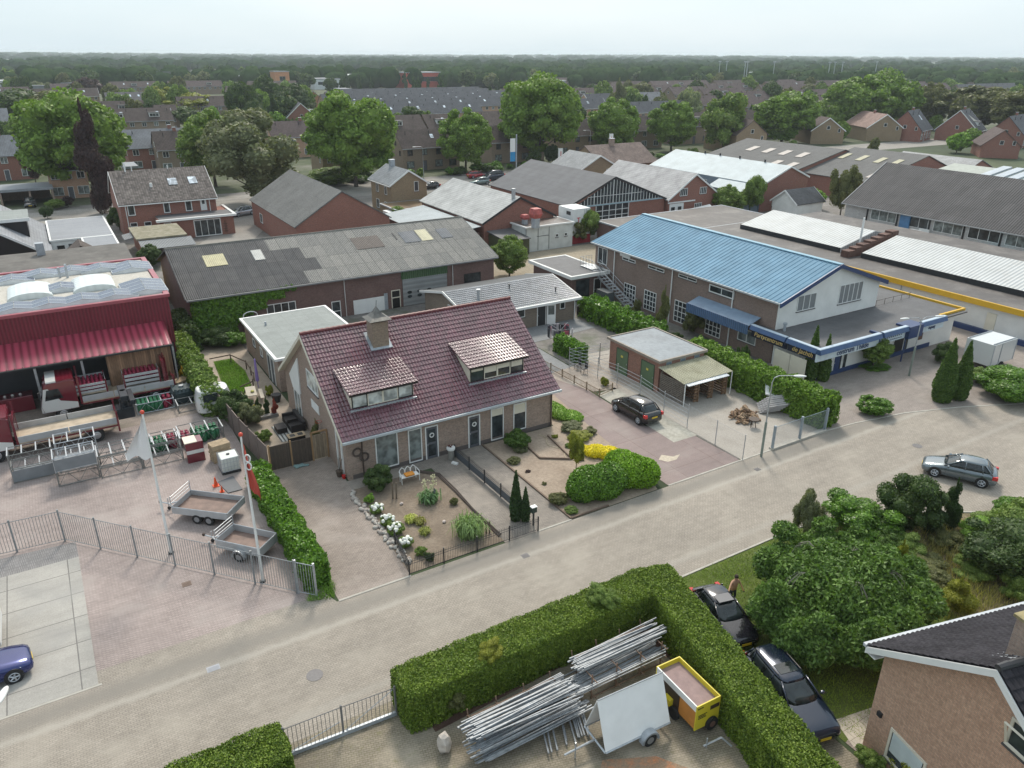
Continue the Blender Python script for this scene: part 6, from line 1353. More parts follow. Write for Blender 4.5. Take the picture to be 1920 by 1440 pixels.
win(NH,'W',-2.75,-1.05,.55,2.0,0,fm=M['cream'],pm=M['glass'],fw=.1); MB().box(-.045,-.02,-2.6,-1.2,1.0,1.9).build('roller_blind',plain('pale_blind',(.5,.56,.56),.5),NH)
w_ = win(NH,'W',-6.0,-4.9,5.35,6.45,0,fm=M['cream'],pm=M['glass'],fw=.1)
b = MB().xf(None,None); q = [(-.05,-4.95,5.45),(-.05,-5.95,5.45),(-.35,-5.95,6.35),(-.35,-4.95,6.35)]
for i in range(4): b.cyl(q[i],q[(i+1) % 4],.05,.05,4)
b.build('tilted_sash',M['cream'],NH); MB().box(-.1,0,-.55,-.35,1.95,2.15).build('wall_camera',M['dark'],NH)
c = MB().box(.9,1.9,-4.6,-3.5,6.4,8.9).build('chimney',BR_PINK,NH); MB().box(.82,1.98,-4.68,-3.42,8.9,9.0).build('chimney_cap',plain('mossy_cap',(.3,.25,.13),.9,var=.3,scale=4),c); b = MB(); b.cyl((1.2,-4.1,9.0),(1.2,-4.1,9.25),.14,.12,10); b.cyl((1.65,-4.1,9.0),(1.65,-4.1,9.2),.11,.1,10); b.build('flue_pot',M['brown'],c)
MB().slab([(.5,-3.1,7.12),(2.2,-3.1,7.12),(2.2,-4.28,7.95),(.5,-4.28,7.95)],.04).build('lead_flashing',M['zinc'],c)
# hedges
def hedge(label,x0,x1,y0,y1,h,leaf,dens=260,size=.12,rz=0,center=None,z0=0,cat='hedge',name='hedge',bulge=.06,lump=.07,group=None,align=.4):
    me,c = hedge_mesh('hedge',x0,x1,y0,y1,z0,z0+h,dens,size,bulge,align=align,lump=lump)
    me.materials.append(LF[leaf] if isinstance(leaf,str) else leaf)
    o = bpy.data.objects.new(name,me); col.objects.link(o); o.location = c if center is None else center; o.rotation_euler[2] = rz; o['_w'] = [float(x) for x in o.location]
    return tag(o,label,cat,group)
LF['clipped'] = leafmat('clipped_hedge_leaves',(.042,.088,.01),(.075,.13,.014),(.13,.16,.035),scale=1.6,trans=.2,rv=.4)
LF['clipped2'] = leafmat('loose_hedge_leaves',(.045,.10,.012),(.07,.14,.016),(.14,.21,.04),scale=.8)
hedge('long clipped green hedge between the street and the stack of steel pipes',8.3,21.6,21.35,23.2,1.95,'clipped',1000,.06,lump=.05)
aL = math.hypot(2.65,14.5); hedge('clipped green hedge arm running toward the camera between pipe yard and parked cars',0,15.2,-.9,.9,1.98,'clipped',1000,.06,lump=.05,rz=math.atan2(-14.6,-3.4),center=(20.25,15.6,0))
hedge('clipped green hedge left of the double steel gate',-6.5,3.75,21.5,23.35,1.5,'clipped',1000,.06,lump=.05)
p = [tuple(G(x,y)[:2]) for x,y in ((1375,660),(1585,812))]
hx0,hy0 = G(1330,672)[:2]; 
hedge('tall thick bushy hedge between the gravel yard and the party parking',45.0,46.9,31.2,45.5,2.3,'clipped2',330,.15,bulge=.16,lump=.16)
hedge('trimmed ivy hedge between gas yard and brick driveway',7.5,8.7,32.2,44.3,1.5,'laurel',420,.13,bulge=.12,lump=.09)
hedge('overgrown green hedge beside the cedar-clad wall of the depot',7.2,8.6,55.8,71,2.0,'lime',260,.17,bulge=.2,lump=.14)
hedge('dark laurel hedge in front of the small lawn behind the depot',8.4,9.6,70.5,77,2.2,'dark',200,.18,bulge=.25)
hedge('leafy green hedge between patio and blue-roofed hall',45.3,47.4,50.2,61.4,1.9,'laurel',260,.17,bulge=.25,lump=.2)
hedge('rounded hedge in front of steel rail fence by the patio',37.3,38.4,50.6,54.2,1.5,'laurel',260,.15,bulge=.2)
for (px,yb,w_,hgt_,leaf,lab) in (((1120,952,3.1,1.75,'laurel','big rounded dark green hedge bush on the street corner of the sand garden')),((1205,925,2.6,1.8,'laurel','big rounded bright green hedge bush beside the red driveway'))):
    pass
def bush(px,yb,r,h,leaf,label,k='b',fine=2,name='shrub',cat='shrub',group=None,xy=None,lobes=None,size=None):
    p = G(px,yb) if xy is None else (xy[0],xy[1],0)
    o = mkobj(name,crown(k,leaf,fine),None,None,loc=(p[0],p[1],-.05),scale=(r,r,h/1.85),rz=R.random()*6)
    o['_w'] = [float(x) for x in o.location]; return tag(o,label,cat,group)
def blobbush(label,lobes,leaf,dens,size,name='bush',cat='bush',align=.45):
    V,mb = lobes_leaves(lobes,dens,size,align=align,core=.86,jit=.07); me = leafmesh(name,V,mb); me.materials.append(LF[leaf])
    c = np.array(lobes[0][0]); off = (c[0],c[1],0); me.transform(Matrix.Translation((-off[0],-off[1],0))); o = bpy.data.objects.new(name,me); col.objects.link(o); o.location = off; o['_w'] = [float(x) for x in off]
    return tag(o,label,cat)
blobbush('big flat-topped dark green clipped bush at the street edge of the sand garden',[((25.2,32.4,.9),(1.35,1.2,1.0)),((26.5,32.2,.9),(1.2,1.2,1.0)),((24.6,32.3,.75),(1.0,1.0,.85)),((26.0,31.9,.6),(1.3,1.0,.7))],'laurel',420,.1)
LF['privet'] = leafmat('privet_leaves',(.07,.15,.012),(.1,.2,.015),(.16,.27,.03),scale=2)
blobbush('big rounded bright green clipped bush between the sand garden and the red driveway',[((28.2,32.2,.95),(1.3,1.3,1.05)),((28.9,31.8,.8),(1.1,1.1,.95)),((28.3,33.3,.9),(1.1,1.0,.9))],'privet',420,.1)
V_ = []
blobs = []
rng = np.random.default_rng(5)
tc = np.array((28.35,17.0)); L_ = [((tc[0],tc[1],2.1),(2.4,2.2,1.3))]
for i in range(46):
    a_ = rng.random()*6.28; rr = 3.6*math.sqrt(rng.random()); h_ = 3.45-(rr/3.9)**2*1.9+rng.normal()*.34
    L_.append(((tc[0]+rr*math.cos(a_)*1.0,tc[1]+rr*math.sin(a_)*.86,h_*.82),(.55+.45*rng.random(),.55+.45*rng.random(),.4+.4*rng.random())))
for i in range(26):
    a_ = i*2*math.pi/26; rr = 3.75+rng.normal()*.4; L_.append(((tc[0]+rr*math.cos(a_)*1.0,tc[1]+rr*math.sin(a_)*.86,1.5+rng.random()*.5),(.7,.7,.75)))
for i in range(34):
    a_ = rng.random()*6.28; rr = 3.5+1.0*rng.random(); L_.append(((tc[0]+rr*math.cos(a_)*1.0,tc[1]+rr*math.sin(a_)*.86,1.2+1.9*rng.random()),(.35+.25*rng.random(),.35+.25*rng.random(),.25+.35*rng.random())))
L_ = [l for l in L_ if not (l[0][0]-l[1][0] < 25.9 and l[0][1] > 18.6)]
CT_ = thing('weeping_tree','large spreading weeping tree with drooping dark leaves on the lawn beside the black cars','tree',(tc[0],tc[1],0))
LF['cherry'] = leafmat('weeping_tree_leaves',(.036,.078,.018),(.06,.112,.027),(.11,.175,.05),scale=.8,trans=.22)
V,mb = lobes_leaves(L_,900,.1,align=.3,jit=.45,low=.3,asp=2.2,core=.66); V = V-np.tile(np.array((tc[0],tc[1],0)),(len(V),1))
for a in mb.V: a -= np.array((tc[0],tc[1],0))
me = leafmesh('crown',V,mb); mkobj('crown',me,LF['cherry'],CT_)
b = MB(); b.cyl((0,0,0),(.1,0,2.2),.22,.15,9)
for i in range(7): a_ = i*.9; b.tube([(.1,0,1.6),(1.1*math.cos(a_),1.1*math.sin(a_),2.4),(2.2*math.cos(a_),2.0*math.sin(a_),2.3)],.06)
b.build('trunk',BARK,CT_,local=True)
b = MB()
for k_ in range(5):
    a_ = k_*1.25+.4; rr = 1.2+.5*(k_ % 3); x,y = rr*math.cos(a_),rr*math.sin(a_)
    for j in range(4):
        e = a_+(j-1.5)*.3+.2*math.sin(j*5+k_); b.tube([(x,y,3.45),(x+.35*math.cos(e),y+.35*math.sin(e),3.5),(x+.8*math.cos(e),y+.8*math.sin(e),3.15),(x+.95*math.cos(e),y+.95*math.sin(e),2.6)],.014,4)
b.build('bare_twigs',plain('pale_twigs',(.2,.185,.15),.9),CT_,local=True)
for (px,yb,r_,h_,leaf,k,lab,f) in (
    (1508,1012,.85,2.9,'grey','d','small loose grey-green sapling at the street corner of the rough garden',3),(1612,990,2.2,2.1,'laurel','e','low spreading green shrub near the street in the rough garden',3),
    (1700,990,1.8,3.2,'dark','d','tall dark untidy shrub in the middle of the rough garden',3),(1775,990,.65,2.9,'conifer','col','narrow brown-green conifer at the street side of the rough garden',3),(1748,998,.7,2.3,'conifer','col','dark conifer beside the narrow brown-green one',3),
    (1668,1028,.95,1.2,'thuja','b','round dark green bush behind the golden shrub',3),(1680,1085,.62,2.1,'yellowgreen','col','golden conifer behind the weeping tree',3),(1790,1140,.95,1.6,'yellowgreen','col','wide dark-golden yew next to the black roof',3),
    (1880,1070,2.3,2.7,'dark','a','big dark green bush at the right edge of the rough garden',3),(1900,975,1.2,1.3,'laurel','b','green bush at the right edge near the street',3),(1800,1035,1.3,.7,'olive','e','low brownish shrub in the rough garden',3),(1725,1060,1.2,.6,'olive','d','low sprawling olive shrub in the rough garden',3),
    (1850,985,1.0,.7,'lime','d','loose light green ground shrub near the street',3),(1905,1120,1.0,1.4,'lime','e','light green leafy shrub by the black roof',2),(1915,1020,1.8,2.5,'lime','c','tall green bush cut by the right edge',3),
    (1655,1000,1.1,1.7,'thuja','e','mid-green shrub between the two tall shrubs by the street',3),(1840,1010,1.3,1.1,'bright','d','light leafy bramble left of the big bush',3),(1870,1025,1.4,1.4,'lime','e','arching bramble at the foot of the big bush',3),
    (1770,1020,1.0,.9,'olive','e','olive undergrowth below the conifers',3),(1700,1035,1.0,1.0,'lime','d','green undergrowth behind the golden conifer',3),(1820,1080,1.1,.9,'lime','e','light undergrowth above the wide golden yew',3),(1640,1020,.9,1.0,'laurel','e','dense green undergrowth behind the weeping tree',3),
    (1752,1095,.8,.75,'olive','b','brown grassy shrub beside the gravel patch',3),(1720,1452,1.2,1.7,'yellowgreen','d','leafy shrub with yellow-green tips below the gable window',3),(1630,1430,.6,.7,'lime','e','small leafy plant at the foot of the corner house',3),(1800,1460,1.2,1.2,'olive','d','leafy shrub along the gable of the corner house',3),
    (1475,1226,.35,.35,'olive','b','small brown plant on the lawn beside the dark wagon',2),
    (1638,775,1.25,1.35,'laurel','b','rounded green bush on the party hall forecourt',3),(1893,745,2.6,2.3,'laurel','a','large leafy bush at the right end of the forecourt',3),(1830,715,1.1,1.1,'lime','d','leafy shrub between the bollard cypresses and the closed trailer',3),(1770,680,1.1,1.8,'dark','d','dark leafy shrub under the double street lamp',3),
    (1635,688,1.5,.35,'laurel','e','low ground cover in the brick-edged bed by the white wall',2),(1320,655,1.2,1.0,'dark','e','low shrubs along the wall of the blue-roofed hall',2),
    (1240,630,.8,4.4,'olive','col','tall climbing plant with yellowing leaves on the brick side wall',3),(1300,625,1.3,2.4,'olive','d','rose bush with pale flowers under the blue canopy',3),(1192,590,.6,1.8,'olive','e','loose rose shrub beside the steel stairs',2),(1265,640,.8,.9,'dark','e','dark low shrub by the drainpipe',2),
    (1390,690,.6,2.2,'dark','e','ivy-clad post at the party hall gate',2),(1128,575,.9,1.2,'laurel','b','green shrub at the patio end of the hedge',2),(1085,560,.0001,.1,'dark','e','x',0))[:-1]:
    bush(px,yb,r_,h_,leaf,lab,k,f)
tree(1636,690,636,27,'lime','small multi-stemmed tree in the brick-edged bed by the white wall','b',3,'small_tree',tf=.5)
for (px,yb,r_,h_,lab) in ((1517,712,.62,4.2,'left tall cypress at the party hall corner'),(1542,714,.52,3.6,'right shorter cypress at the party hall corner'),(1764,752,.85,4.6,'left tall cypress on the forecourt'),(1795,748,.75,4.3,'right tall cypress on the forecourt'),
                             (967,975,.36,2.9,'taller dark column conifer at the garden gate'),(985,977,.28,2.0,'shorter dark column conifer at the garden gate')):
    V,mb = lobes_leaves([((0,0,h_*t),(r_*k2,r_*k2,h_*.2)) for t,k2 in ((.14,.9),(.3,1.0),(.45,.88),(.6,.7),(.75,.5),(.87,.33),(.95,.18))],520 if r_ > .4 else 900,.09,align=.4,core=.85,jit=.1)
    me = leafmesh('cypress',V,mb); me.materials.append(LF['thuja'] if r_ > .4 else LF['conifer']); p = G(px,yb); o = bpy.data.objects.new('cypress',me); col.objects.link(o); o.location = (p[0],p[1],0); o['_w'] = [float(x) for x in o.location]; tag(o,lab,'cypress')
for x,y,z,r_,lf,lab in ((12.3,21.9,1.6,.75,'yellowgreen','pale sprouting shrub growing through the long clipped hedge'),(18.3,22.2,1.6,.95,'lime','feathery lighter sapling growing out of the long clipped hedge'),(10.3,21.35,.5,.6,'olive','olive sprout in the face of the long clipped hedge near the gate')):
    o = mkobj('shrub',crown('d',lf,3),None,None,(x,y,z),(r_,r_*.7,r_*.55),R.random()*6); o['_w'] = [0,0,0]; tag(o,lab,'shrub')
def ivy(label,pts,leaf,dens,size,parent=None):
    P = []; N = []
    for (x0,x1,z0,z1,y) in pts:
        k = int(abs(x1-x0)*(z1-z0)*dens); u = RN.random((k,2)); P.append(np.c_[x0+(x1-x0)*u[:,0],np.full(k,y)-RN.random(k)*.3,z0+(z1-z0)*u[:,1]]); N.append(np.tile((0,-1.,.2),(k,1)))
    V = quads(np.vstack(P),np.vstack(N),size,align=.5); c = V.mean(0); c[2] = 0; me = leafmesh('ivy',V-c); me.materials.append(LF[leaf]); o = bpy.data.objects.new('ivy',me); col.objects.link(o); o.location = c; o['_w'] = [float(x) for x in c]; return tag(o,label,'ivy')
ivy('thick ivy covering the left end of the long warehouse wall',[(9.7,13.6,0,4.0,73.5),(13.6,15.2,1.2,4.1,73.5),(15.2,16.6,2.2,4.1,73.5),(16.6,18.4,3.0,4.1,73.5),(18.4,19.6,3.6,4.15,73.5)],'laurel',220,.2)
o = thing('garden_arch','white arched garden gate frame before the ivy','arch',(14.7,72.6,0)); b = MB(); q = [(14.1,72.6,0),(14.1,72.6,2.0)]+[(14.75-.65*math.cos(t),72.6,2.0+.35*math.sin(t)) for t in (.5,1.1,1.6,2.2,2.8)]+[(15.4,72.6,2.0),(15.4,72.6,0)]; b.tube(q,.05); b.build('frame',M['white'],o); MB().box(14.2,15.3,72.62,72.68,0,1.95).build('door',M['black'],o)
bush(0,0,1.6,1.7,'dark','dark shrubs between the ivy wall and small lawn','a',3,xy=(11.3,71.3)); bush(0,0,1.2,1.3,'laurel','green shrub with white blossoms near the arch','d',3,xy=(12.7,70.3)); bush(0,0,1.3,2.3,'dark','dark bushy shrub at the fence end by the white van','c',3,xy=(8.9,54.3)); bush(0,0,1.0,1.6,'grey','grey-green shrub behind the plank fence','d',3,xy=(9.7,53.0)); bush(0,0,.6,.9,'lime','light shrub along the plank fence','e',2,xy=(9.9,49.8))
for i,(x,y,lf,lab) in enumerate(((10.15,54.9,'conifer','leftmost potted cone conifer on the terrace'),(10.75,54.5,'conifer','second potted cone conifer on the terrace'),(11.25,54.1,'conifer','third potted cone conifer on the terrace'),(11.75,53.6,'redleaf','red-leaved cone shrub on the terrace'))):
    if lf == 'redleaf': LF['redleaf'] = leafmat('red_shrub_leaves',(.14,.03,.03),(.2,.05,.045))
    bush(0,0,.3,1.3,lf,lab,'col',2,xy=(x,y))
bush(0,0,.22,.7,'yellow','small yellow shrub between the cone conifers','e',2,xy=(10.45,54.9))
blobbush('bright yellow low evergreen mound on the sand garden edge',[((29.3,35.7,.25),(.8,.75,.4)),((28.7,36.4,.25),(.8,.7,.4)),((29.8,34.9,.22),(.6,.6,.35)),((28.2,37.0,.2),(.5,.5,.3))],'yellow',500,.07)
o = blobbush('yellow flowering shrub before the solar hall corner',[((8.2,92.5,1.2),(1.0,3.4,1.2)),((8.4,89.5,1.0),(.9,2.6,1.0))],'yellow',60,.25)
blobbush('low bright green ground cover beside the right end of the house',[((30.0,43.5,.2),(.9,2.0,.35)),((29.6,45.6,.2),(.8,1.8,.35)),((30.6,41.9,.15),(.8,1.0,.28))],'bright',330,.09)
for (px,yb,r_,h_,lf,k,lab) in ((970,838,.95,1.25,'thuja','b','round green bush below the right-hand windows'),(975,846,.55,.45,'grey','e','low grey plants in front of the round green bush'),(963,867,.48,.38,'olive','b','small olive cushion plant in the sand garden'),(1047,942,.62,.65,'olive','b','reddish-green round bush in the sand garden'),(1071,961,.42,.42,'lime','b','small light green bush beside the reddish one'),(1020,908,.2,.2,'olive','e','tiny dry plant in the sand garden'),(990,885,.2,.18,'purple','e','tiny reddish plant in the sand garden'),
    (1070,805,.9,.55,'grey','d','grey-green cushion shrub beside the drive'),(1085,822,.9,.5,'yellowgreen','d','yellow-green spreading shrub in the sand garden'),(1105,812,.6,.45,'olive','e','olive plant by the driveway edge'),(1066,838,.3,.3,'lime','e','small green plant near the sapling'),(1088,862,.3,.35,'grey','e','small grey plant at the foot of the sapling'),(1040,820,.25,.3,'yellowgreen','e','little yellow-green plant by the raised edging'),
    (712,915,1.0,1.5,'dark','d','dark green garden bush left of the white bench'),(692,942,.38,.65,'bright','e','bright green shrub at the stone border'),(1130+3000,0,0,0,'dark','a','')
    ):
    if h_: bush(px,yb,r_,h_,lf,lab,k,3)
for (px,yb,r_,h_,lf,k,lab) in ((851,945,.28,.45,'olive','b','small round bush by the twig edging'),(748,1000,.01,.01,'dark','a',''),(790,1040,.35,.5,'lime','d','green plant at the front fence corner'),(805,1050,.3,.6,'dark','e','darker plant at the front fence'),(660,885,.32,1.5,'bright','e','light feathery potted tree by the left window')):
    if h_ > .1: bush(px,yb,r_,h_,lf,lab,k,3)
tree(1080,882,812,16,'yellowgreen','slender young tree with thin stem in the sand garden','e',3,'sapling',tf=.55)
def tuft(label,x,y,r,h,n,c1,c2,droop=1.,name='grass_clump',cat='grass clump',wd=.02,group=None):
    rng = np.random.default_rng(int(x*100)); V = []
    for i in range(n):
        a_ = rng.random()*6.28; l = (.5+.5*rng.random()); e = rng.random()**.6*droop; bx,by = r*.25*rng.normal(),r*.25*rng.normal()
        d = np.array((math.cos(a_),math.sin(a_),0)); sd = np.array((-d[1],d[0],0))*wd; p0 = np.array((bx,by,0)); p1 = p0+d*r*e*.45*l+np.array((0,0,h*.75*l)); p2 = p0+d*r*e*l+np.array((0,0,h*(.95-.55*e)*l))
        V += [p0-sd,p0+sd,p1+sd,p1-sd,p1-sd,p1+sd,p2+sd*.2,p2-sd*.2]
    me = leafmesh(name,np.array(V)); me.materials.append(leafmat('blades_%s' % (str(c1)),c1,c2)); o = bpy.data.objects.new(name,me); col.objects.link(o); o.location = (x,y,0); o['_w'] = [x,y,0.]; return tag(o,label,cat,group)
gx = lambda px,py: [float(v) for v in G(px,py)[:2]]
tuft('large silvery green ornamental grass clump behind the front fence',*gx(880,1003),1.0,1.5,1500,(.09,.15,.06),(.14,.2,.09),1.)
tuft('pale yellow-green grass clump in the middle of the front garden',*gx(770,978),.42,.55,500,(.2,.24,.06),(.3,.32,.1)); tuft('olive grass clump beside the pale one',*gx(788,982),.4,.5,450,(.12,.13,.04),(.18,.18,.06)); tuft('lower olive grass clump in the front garden',*gx(797,1000),.38,.48,450,(.12,.14,.04),(.18,.2,.06))
tuft('spiky yucca with cream flower stalks in the front garden',*gx(806,940),.75,.95,360,(.06,.12,.06),(.1,.17,.09),.9,'yucca','yucca',.035)
b = MB(); rr = random.Random(3)
for dx,dy,hh in ((-.25,.1,1.6),(.35,.15,1.7),(.05,-.2,1.3)):
    x,y = gx(806,940); x += dx; y += dy
    for i in range(28): t = i/28; b.sph((x+rr.gauss(0,.07),y+rr.gauss(0,.07),hh*(.6+.4*t)),.045,5,3)
    b.cyl((x,y,.2),(x,y,hh),.02)
tag(b.build('yucca_flower',plain('cream_blossom',(.55,.52,.32),.7)),'cream flower stalks rising from the spiky yucca','flower')
def hydrangea(px,py,r,lab):
    x,y = gx(px,py); o = thing('hydrangea',lab,'hydrangea',(x,y,0),0,'white hydrangeas along the stone border')
    mkobj('foliage',crown('b','lime',2),None,o,scale=(r,r,r*.75)); b = MB(); rr = random.Random(px)
    for i in range(15):
        a_ = rr.random()*6.28; q = rr.random()**.5*r*.85; b.sph((q*math.cos(a_),q*math.sin(a_),r*1.25-q*.45+rr.random()*.08),.1+.03*rr.random(),7,5,.25)
    b.build('blossoms',plain('white_petals',(.72,.72,.66),.7,var=.1,scale=20),o,local=True)
hydrangea(707,962,.42,'white hydrangea at the top of the stone border row'); hydrangea(727,984,.42,'second white hydrangea of the row from the house'); hydrangea(743,1001,.5,'third white hydrangea of the row, broad and loose'); hydrangea(762,1024,.42,'white hydrangea nearest the front fence')
sm = [plain('border_stone',(.33,.29,.26),.85,var=.2,scale=9,kind='O'),plain('pale_border_stone',(.43,.4,.36),.85,var=.15,scale=9,kind='O')]
stone_me = []
for k in range(4):
    b = MB(); b.sph((0,0,.05),(.15,.12,.1),8,6,.35); o = b.build('border_stone',sm[k % 2],None,local=True,smooth=True); stone_me.append(o.data); bpy.data.objects.remove(o)
for i in range(96):
    t = i/95; px,py = (657+(766-657)*t,922+(1056-922)*t); x,y = gx(px,py); s = R.uniform(.7,1.25)
    o = mkobj('border_stone',stone_me[i % 4],None,None,(x+R.uniform(-.24,.2),y+R.uniform(-.05,.05),0),(s,s,s),R.random()*6); o['_w'] = [0,0,0]; tag(o,'rounded field stone in the row edging the soil bed','stone','stones edging the front garden')
# fences
def barfence(name,label,pts,h,mat,post=.05,bar=.012,gap=.12,rails=(.1,.95),seg=None,cat='fence',panel=None,spike=0,postc=None):
    o = thing(name,label,cat,(pts[0][0],pts[0][1],0))
    for a,c in zip(pts[:-1],pts[1:]):
        a = np.array(a[:2],float); c = np.array(c[:2],float); L = np.hypot(*(c-a)); d = (c-a)/L; n = max(1,round(L/(seg or 2.5)))
        for k in range(n):
            p0 = a+d*L*k/n; p1 = a+d*L*(k+1)/n; b = MB()
            for rz_ in rails: b.cyl((*p0,h*rz_),(*p1,h*rz_),bar*1.5,bar*1.5,5)
            m_ = int(L/n/gap)
            for j in range(1,m_): q = p0+(p1-p0)*j/m_; b.cyl((*q,h*rails[0]),(*q,h*(rails[-1]+spike)),bar,bar,4,False)
            b.build('bar_panel',mat,o)
            if panel: q0,q1 = p0+d*.06,p1-d*.06; nn = np.array((-d[1],d[0]))*.006; MB().prism([tuple(q0-nn),tuple(q1-nn),tuple(q1+nn),tuple(q0+nn)],'z',.12,h*.62).build('solid_panel',panel,o)
            MB().cbox((*p0,h*.52),(post*2,post*2,h*1.04)).build('post',postc or mat,o)
    q = pts[-1]; MB().cbox((q[0],q[1],h*.52),(post*2,post*2,h*1.04)).build('post',postc or mat,o); return o
barfence('bar_fence','grey steel bar fence angled across the gas yard behind the flagpoles',[(-9.6,43.9),(-2.74,43.41),(7.0,32.35)],1.95,M['galvdull'],.045,.013,.15,(.06,.97),2.45)
o = barfence('bar_gate','short steel bar gate leaf ending at the ivy hedge',[(7.05,32.3),(7.75,31.55)],1.95,M['galv'],.05,.013,.14,(.06,.97),1.2,'gate')
IRON = plain('black_iron',(.02,.022,.026),.45)
barfence('iron_fence','low black spiked iron fence round the street side of the front garden',[(12.87,33.65),(12.45,30.78),(14.46,30.8),(16.48,30.81),(18.52,30.79),(20.4,30.75)],.95,IRON,.03,.009,.1,(.1,.7,.85),2.1,spike=.15)
barfence('iron_fence','black spiked iron fence with grey lower panels between the two front paths',[(20.3,40.9),(20.45,33.0)],.95,IRON,.03,.009,.11,(.1,.7,.85),2.1,panel=plain('grey_fence_panel',(.09,.1,.115),.6),spike=.15)
barfence('steel_gate','tall double steel bar gate with diagonal braces beside the clipped hedges',[(3.75,22.85),(6.0,22.75),(8.2,22.6)],1.5,plain('weathered_gate_steel',(.15,.15,.15),.6),.035,.012,.16,(.1,.97),2.3,'gate')
b = MB(); b.prism([(3.75,22.8),(8.2,22.55),(8.2,22.65),(3.75,22.9)],'z',.02,.2); b.cyl((3.9,22.85,.2),(5.9,22.75,.75),.015); b.cyl((6.1,22.75,.2),(8.1,22.6,1.4),.015); tag(b.build('gate_rail',M['zinc']),'grey bottom rail and braces of the double steel gate','gate rail')
barfence('steel_gate','blue-grey steel sliding gate at the gravel yard beside the bushy hedge',[(39.6,30.75),(42.4,30.78),(45.1,30.8)],1.75,plain('blue_grey_steel',(.28,.33,.37),.5,.3),.07,.011,.11,(.06,.97),3.2,'gate')
MB().box(39.5,45.2,30.6,30.95,0,.14).build('gate_plinth',plain('kerb_concrete',(0,0,0)))['kind'] = 'structure'
wf = thing('rail_fence','galvanised fence with thin horizontal rails around the gravel yard','fence',(37,42,0)); pts = [(36.14,50.14),(36.9,47.07),(37.35,45.04),(37.4,42.2),(36.95,38.9),(36.9,36.27),(36.75,33.3),(36.75,30.75)]
for i,(a,c) in enumerate(zip(pts[:-1],pts[1:])):
    b = MB()
    for z in (.25,.55,.85,1.15,1.45,1.75) if i < 5 else (1.8,): b.cyl((*a,z),(*c,z),.014 if i < 5 else .006,None,4)
    if i >= 4:
        for k in range(40): t = k/40; b.cyl((a[0]+(c[0]-a[0])*t,a[1]+(c[1]-a[1])*t,0),(a[0]+(c[0]-a[0])*t,a[1]+(c[1]-a[1])*t,1.8),.003,None,3,False)
    b.build('rail_panel',M['galv'],wf)
for p in pts: MB().cyl((*p,0),(*p,1.9),.03).build('post',M['galv'],wf)
b = MB()
for z in (.25,.55,.85,1.15,1.45,1.75): b.cyl((36.14,50.14,z),(39.0,49.6,z),.014,None,4)
b.build('rail_panel',M['galv'],wf); barfence('rail_fence','galvanised rail fence behind the hedge at the back of the brick outbuilding',[(39.0,49.6),(44.5,49.3)],1.9,M['galv'],.03,.01,2.6,(.2,.4,.6,.8,.95),2.7)
barfence('picket_fence','low weathered wooden picket fence beside the red driveway',[tuple(gx(1012,684)),(34.7,43.9),(36.3,44.3)],.7,plain('weathered_picket',(.2,.145,.09),.9,var=.2),.035,.018,.16,(.2,.85),1.8)
def plankfence(label,pts,h,mat,seg=1.9,thick=.03,posts=True,postm=None,name='wooden_fence'):
    o = thing(name,label,'fence',(pts[0][0],pts[0][1],0))
    for a,c in zip(pts[:-1],pts[1:]):
        a = np.array(a,float); c = np.array(c,float); L = np.hypot(*(c-a)); d = (c-a)/L; nn = np.array((-d[1],d[0]))*thick; n = max(1,round(L/seg))
        for k in range(n):
            p0 = a+d*L*k/n; p1 = a+d*L*(k+1)/n; q0,q1 = p0+d*.05,p1-d*.05
            MB().prism([tuple(q0-nn),tuple(q1-nn),tuple(q1+nn),tuple(q0+nn)],'z',.03,h).build('board_panel',mat,o)
            MB().cbox((*p0,h*.53),(.1,.1,h*1.06)).build('post',postm or mat,o)
    return o
FWD = planks('grey_brown_fence_boards',(.15,.115,.1),.14,0,var=.15); FWB = planks('dark_reed_panels',(.095,.07,.055),.05,0,var=.2)
plankfence('grey-brown wooden board fence between the gas yard and the back terrace',[(8.2,56.0),(8.55,50.5),(9.1,45.4)],1.8,FWD); LWD = plain('fresh_timber_post',(.33,.2,.1),.8)
plankfence('dark brown reed panel fence closing off the back terrace',[(9.2,45.35),(12.0,45.35)],1.75,FWB,1.45,postm=LWD)
o = thing('garden_gate','pale weathered wooden garden gate beside the house wall','gate',(12.5,45.3,0)); MB().box(12.05,13.0,45.28,45.34,.1,1.85).build('door',planks('pale_gate_boards',(.26,.2,.14),.15,0),o); b = MB().box(11.95,12.05,45.25,45.37,0,2.1); b.box(13.0,13.08,45.25,45.37,0,2.1); b.box(11.95,13.08,45.27,45.35,2.0,2.1); b.build('gate_frame',LWD,o)
plankfence('dark palisade of upright planks by the patio hedge',[(45.2,61.6),(47.9,58.0),(47.9,50.0)],.95,planks('black_palisade',(.045,.035,.03),.12,0),2)
b = MB(); [b.cyl(a,c,.05,.05,6) for a,c in zip([(9.6+.0,66.5,.6),(11.3,66.2,.75),(12.1,64.0,.7),(12.0,61.0,.65),(11.6,59.6,.6)],[(11.3,66.2,.75),(12.1,64.0,.7),(12.0,61.0,.65),(11.6,59.6,.6),(10.5,59.2,.5)])]
[b.cyl((x,y,0),(x,y,.8),.05) for x,y in ((11.3,66.2),(12.1,64.0),(12.1,62.4),(12.0,61.0),(11.6,59.6))]; tag(b.build('branch_fence',plain('branch_brown',(.1,.07,.05),.9)),'rustic branch fence curving round the small lawn','fence')
b = MB(); pts = [(17.2,40.5),(18.3,39.3),(18.35,37),(18.25,34.5),(18.25,31.4)]
for k in range(3): b.tube([(x+.04*k-.05+.05*math.sin(y*3+k),y,.05+.04*k) for x,y in pts],.045)
tag(b.build('twig_edging',plain('twig',(0,0,0))),'twig edging along the right side of the soil bed','edging')
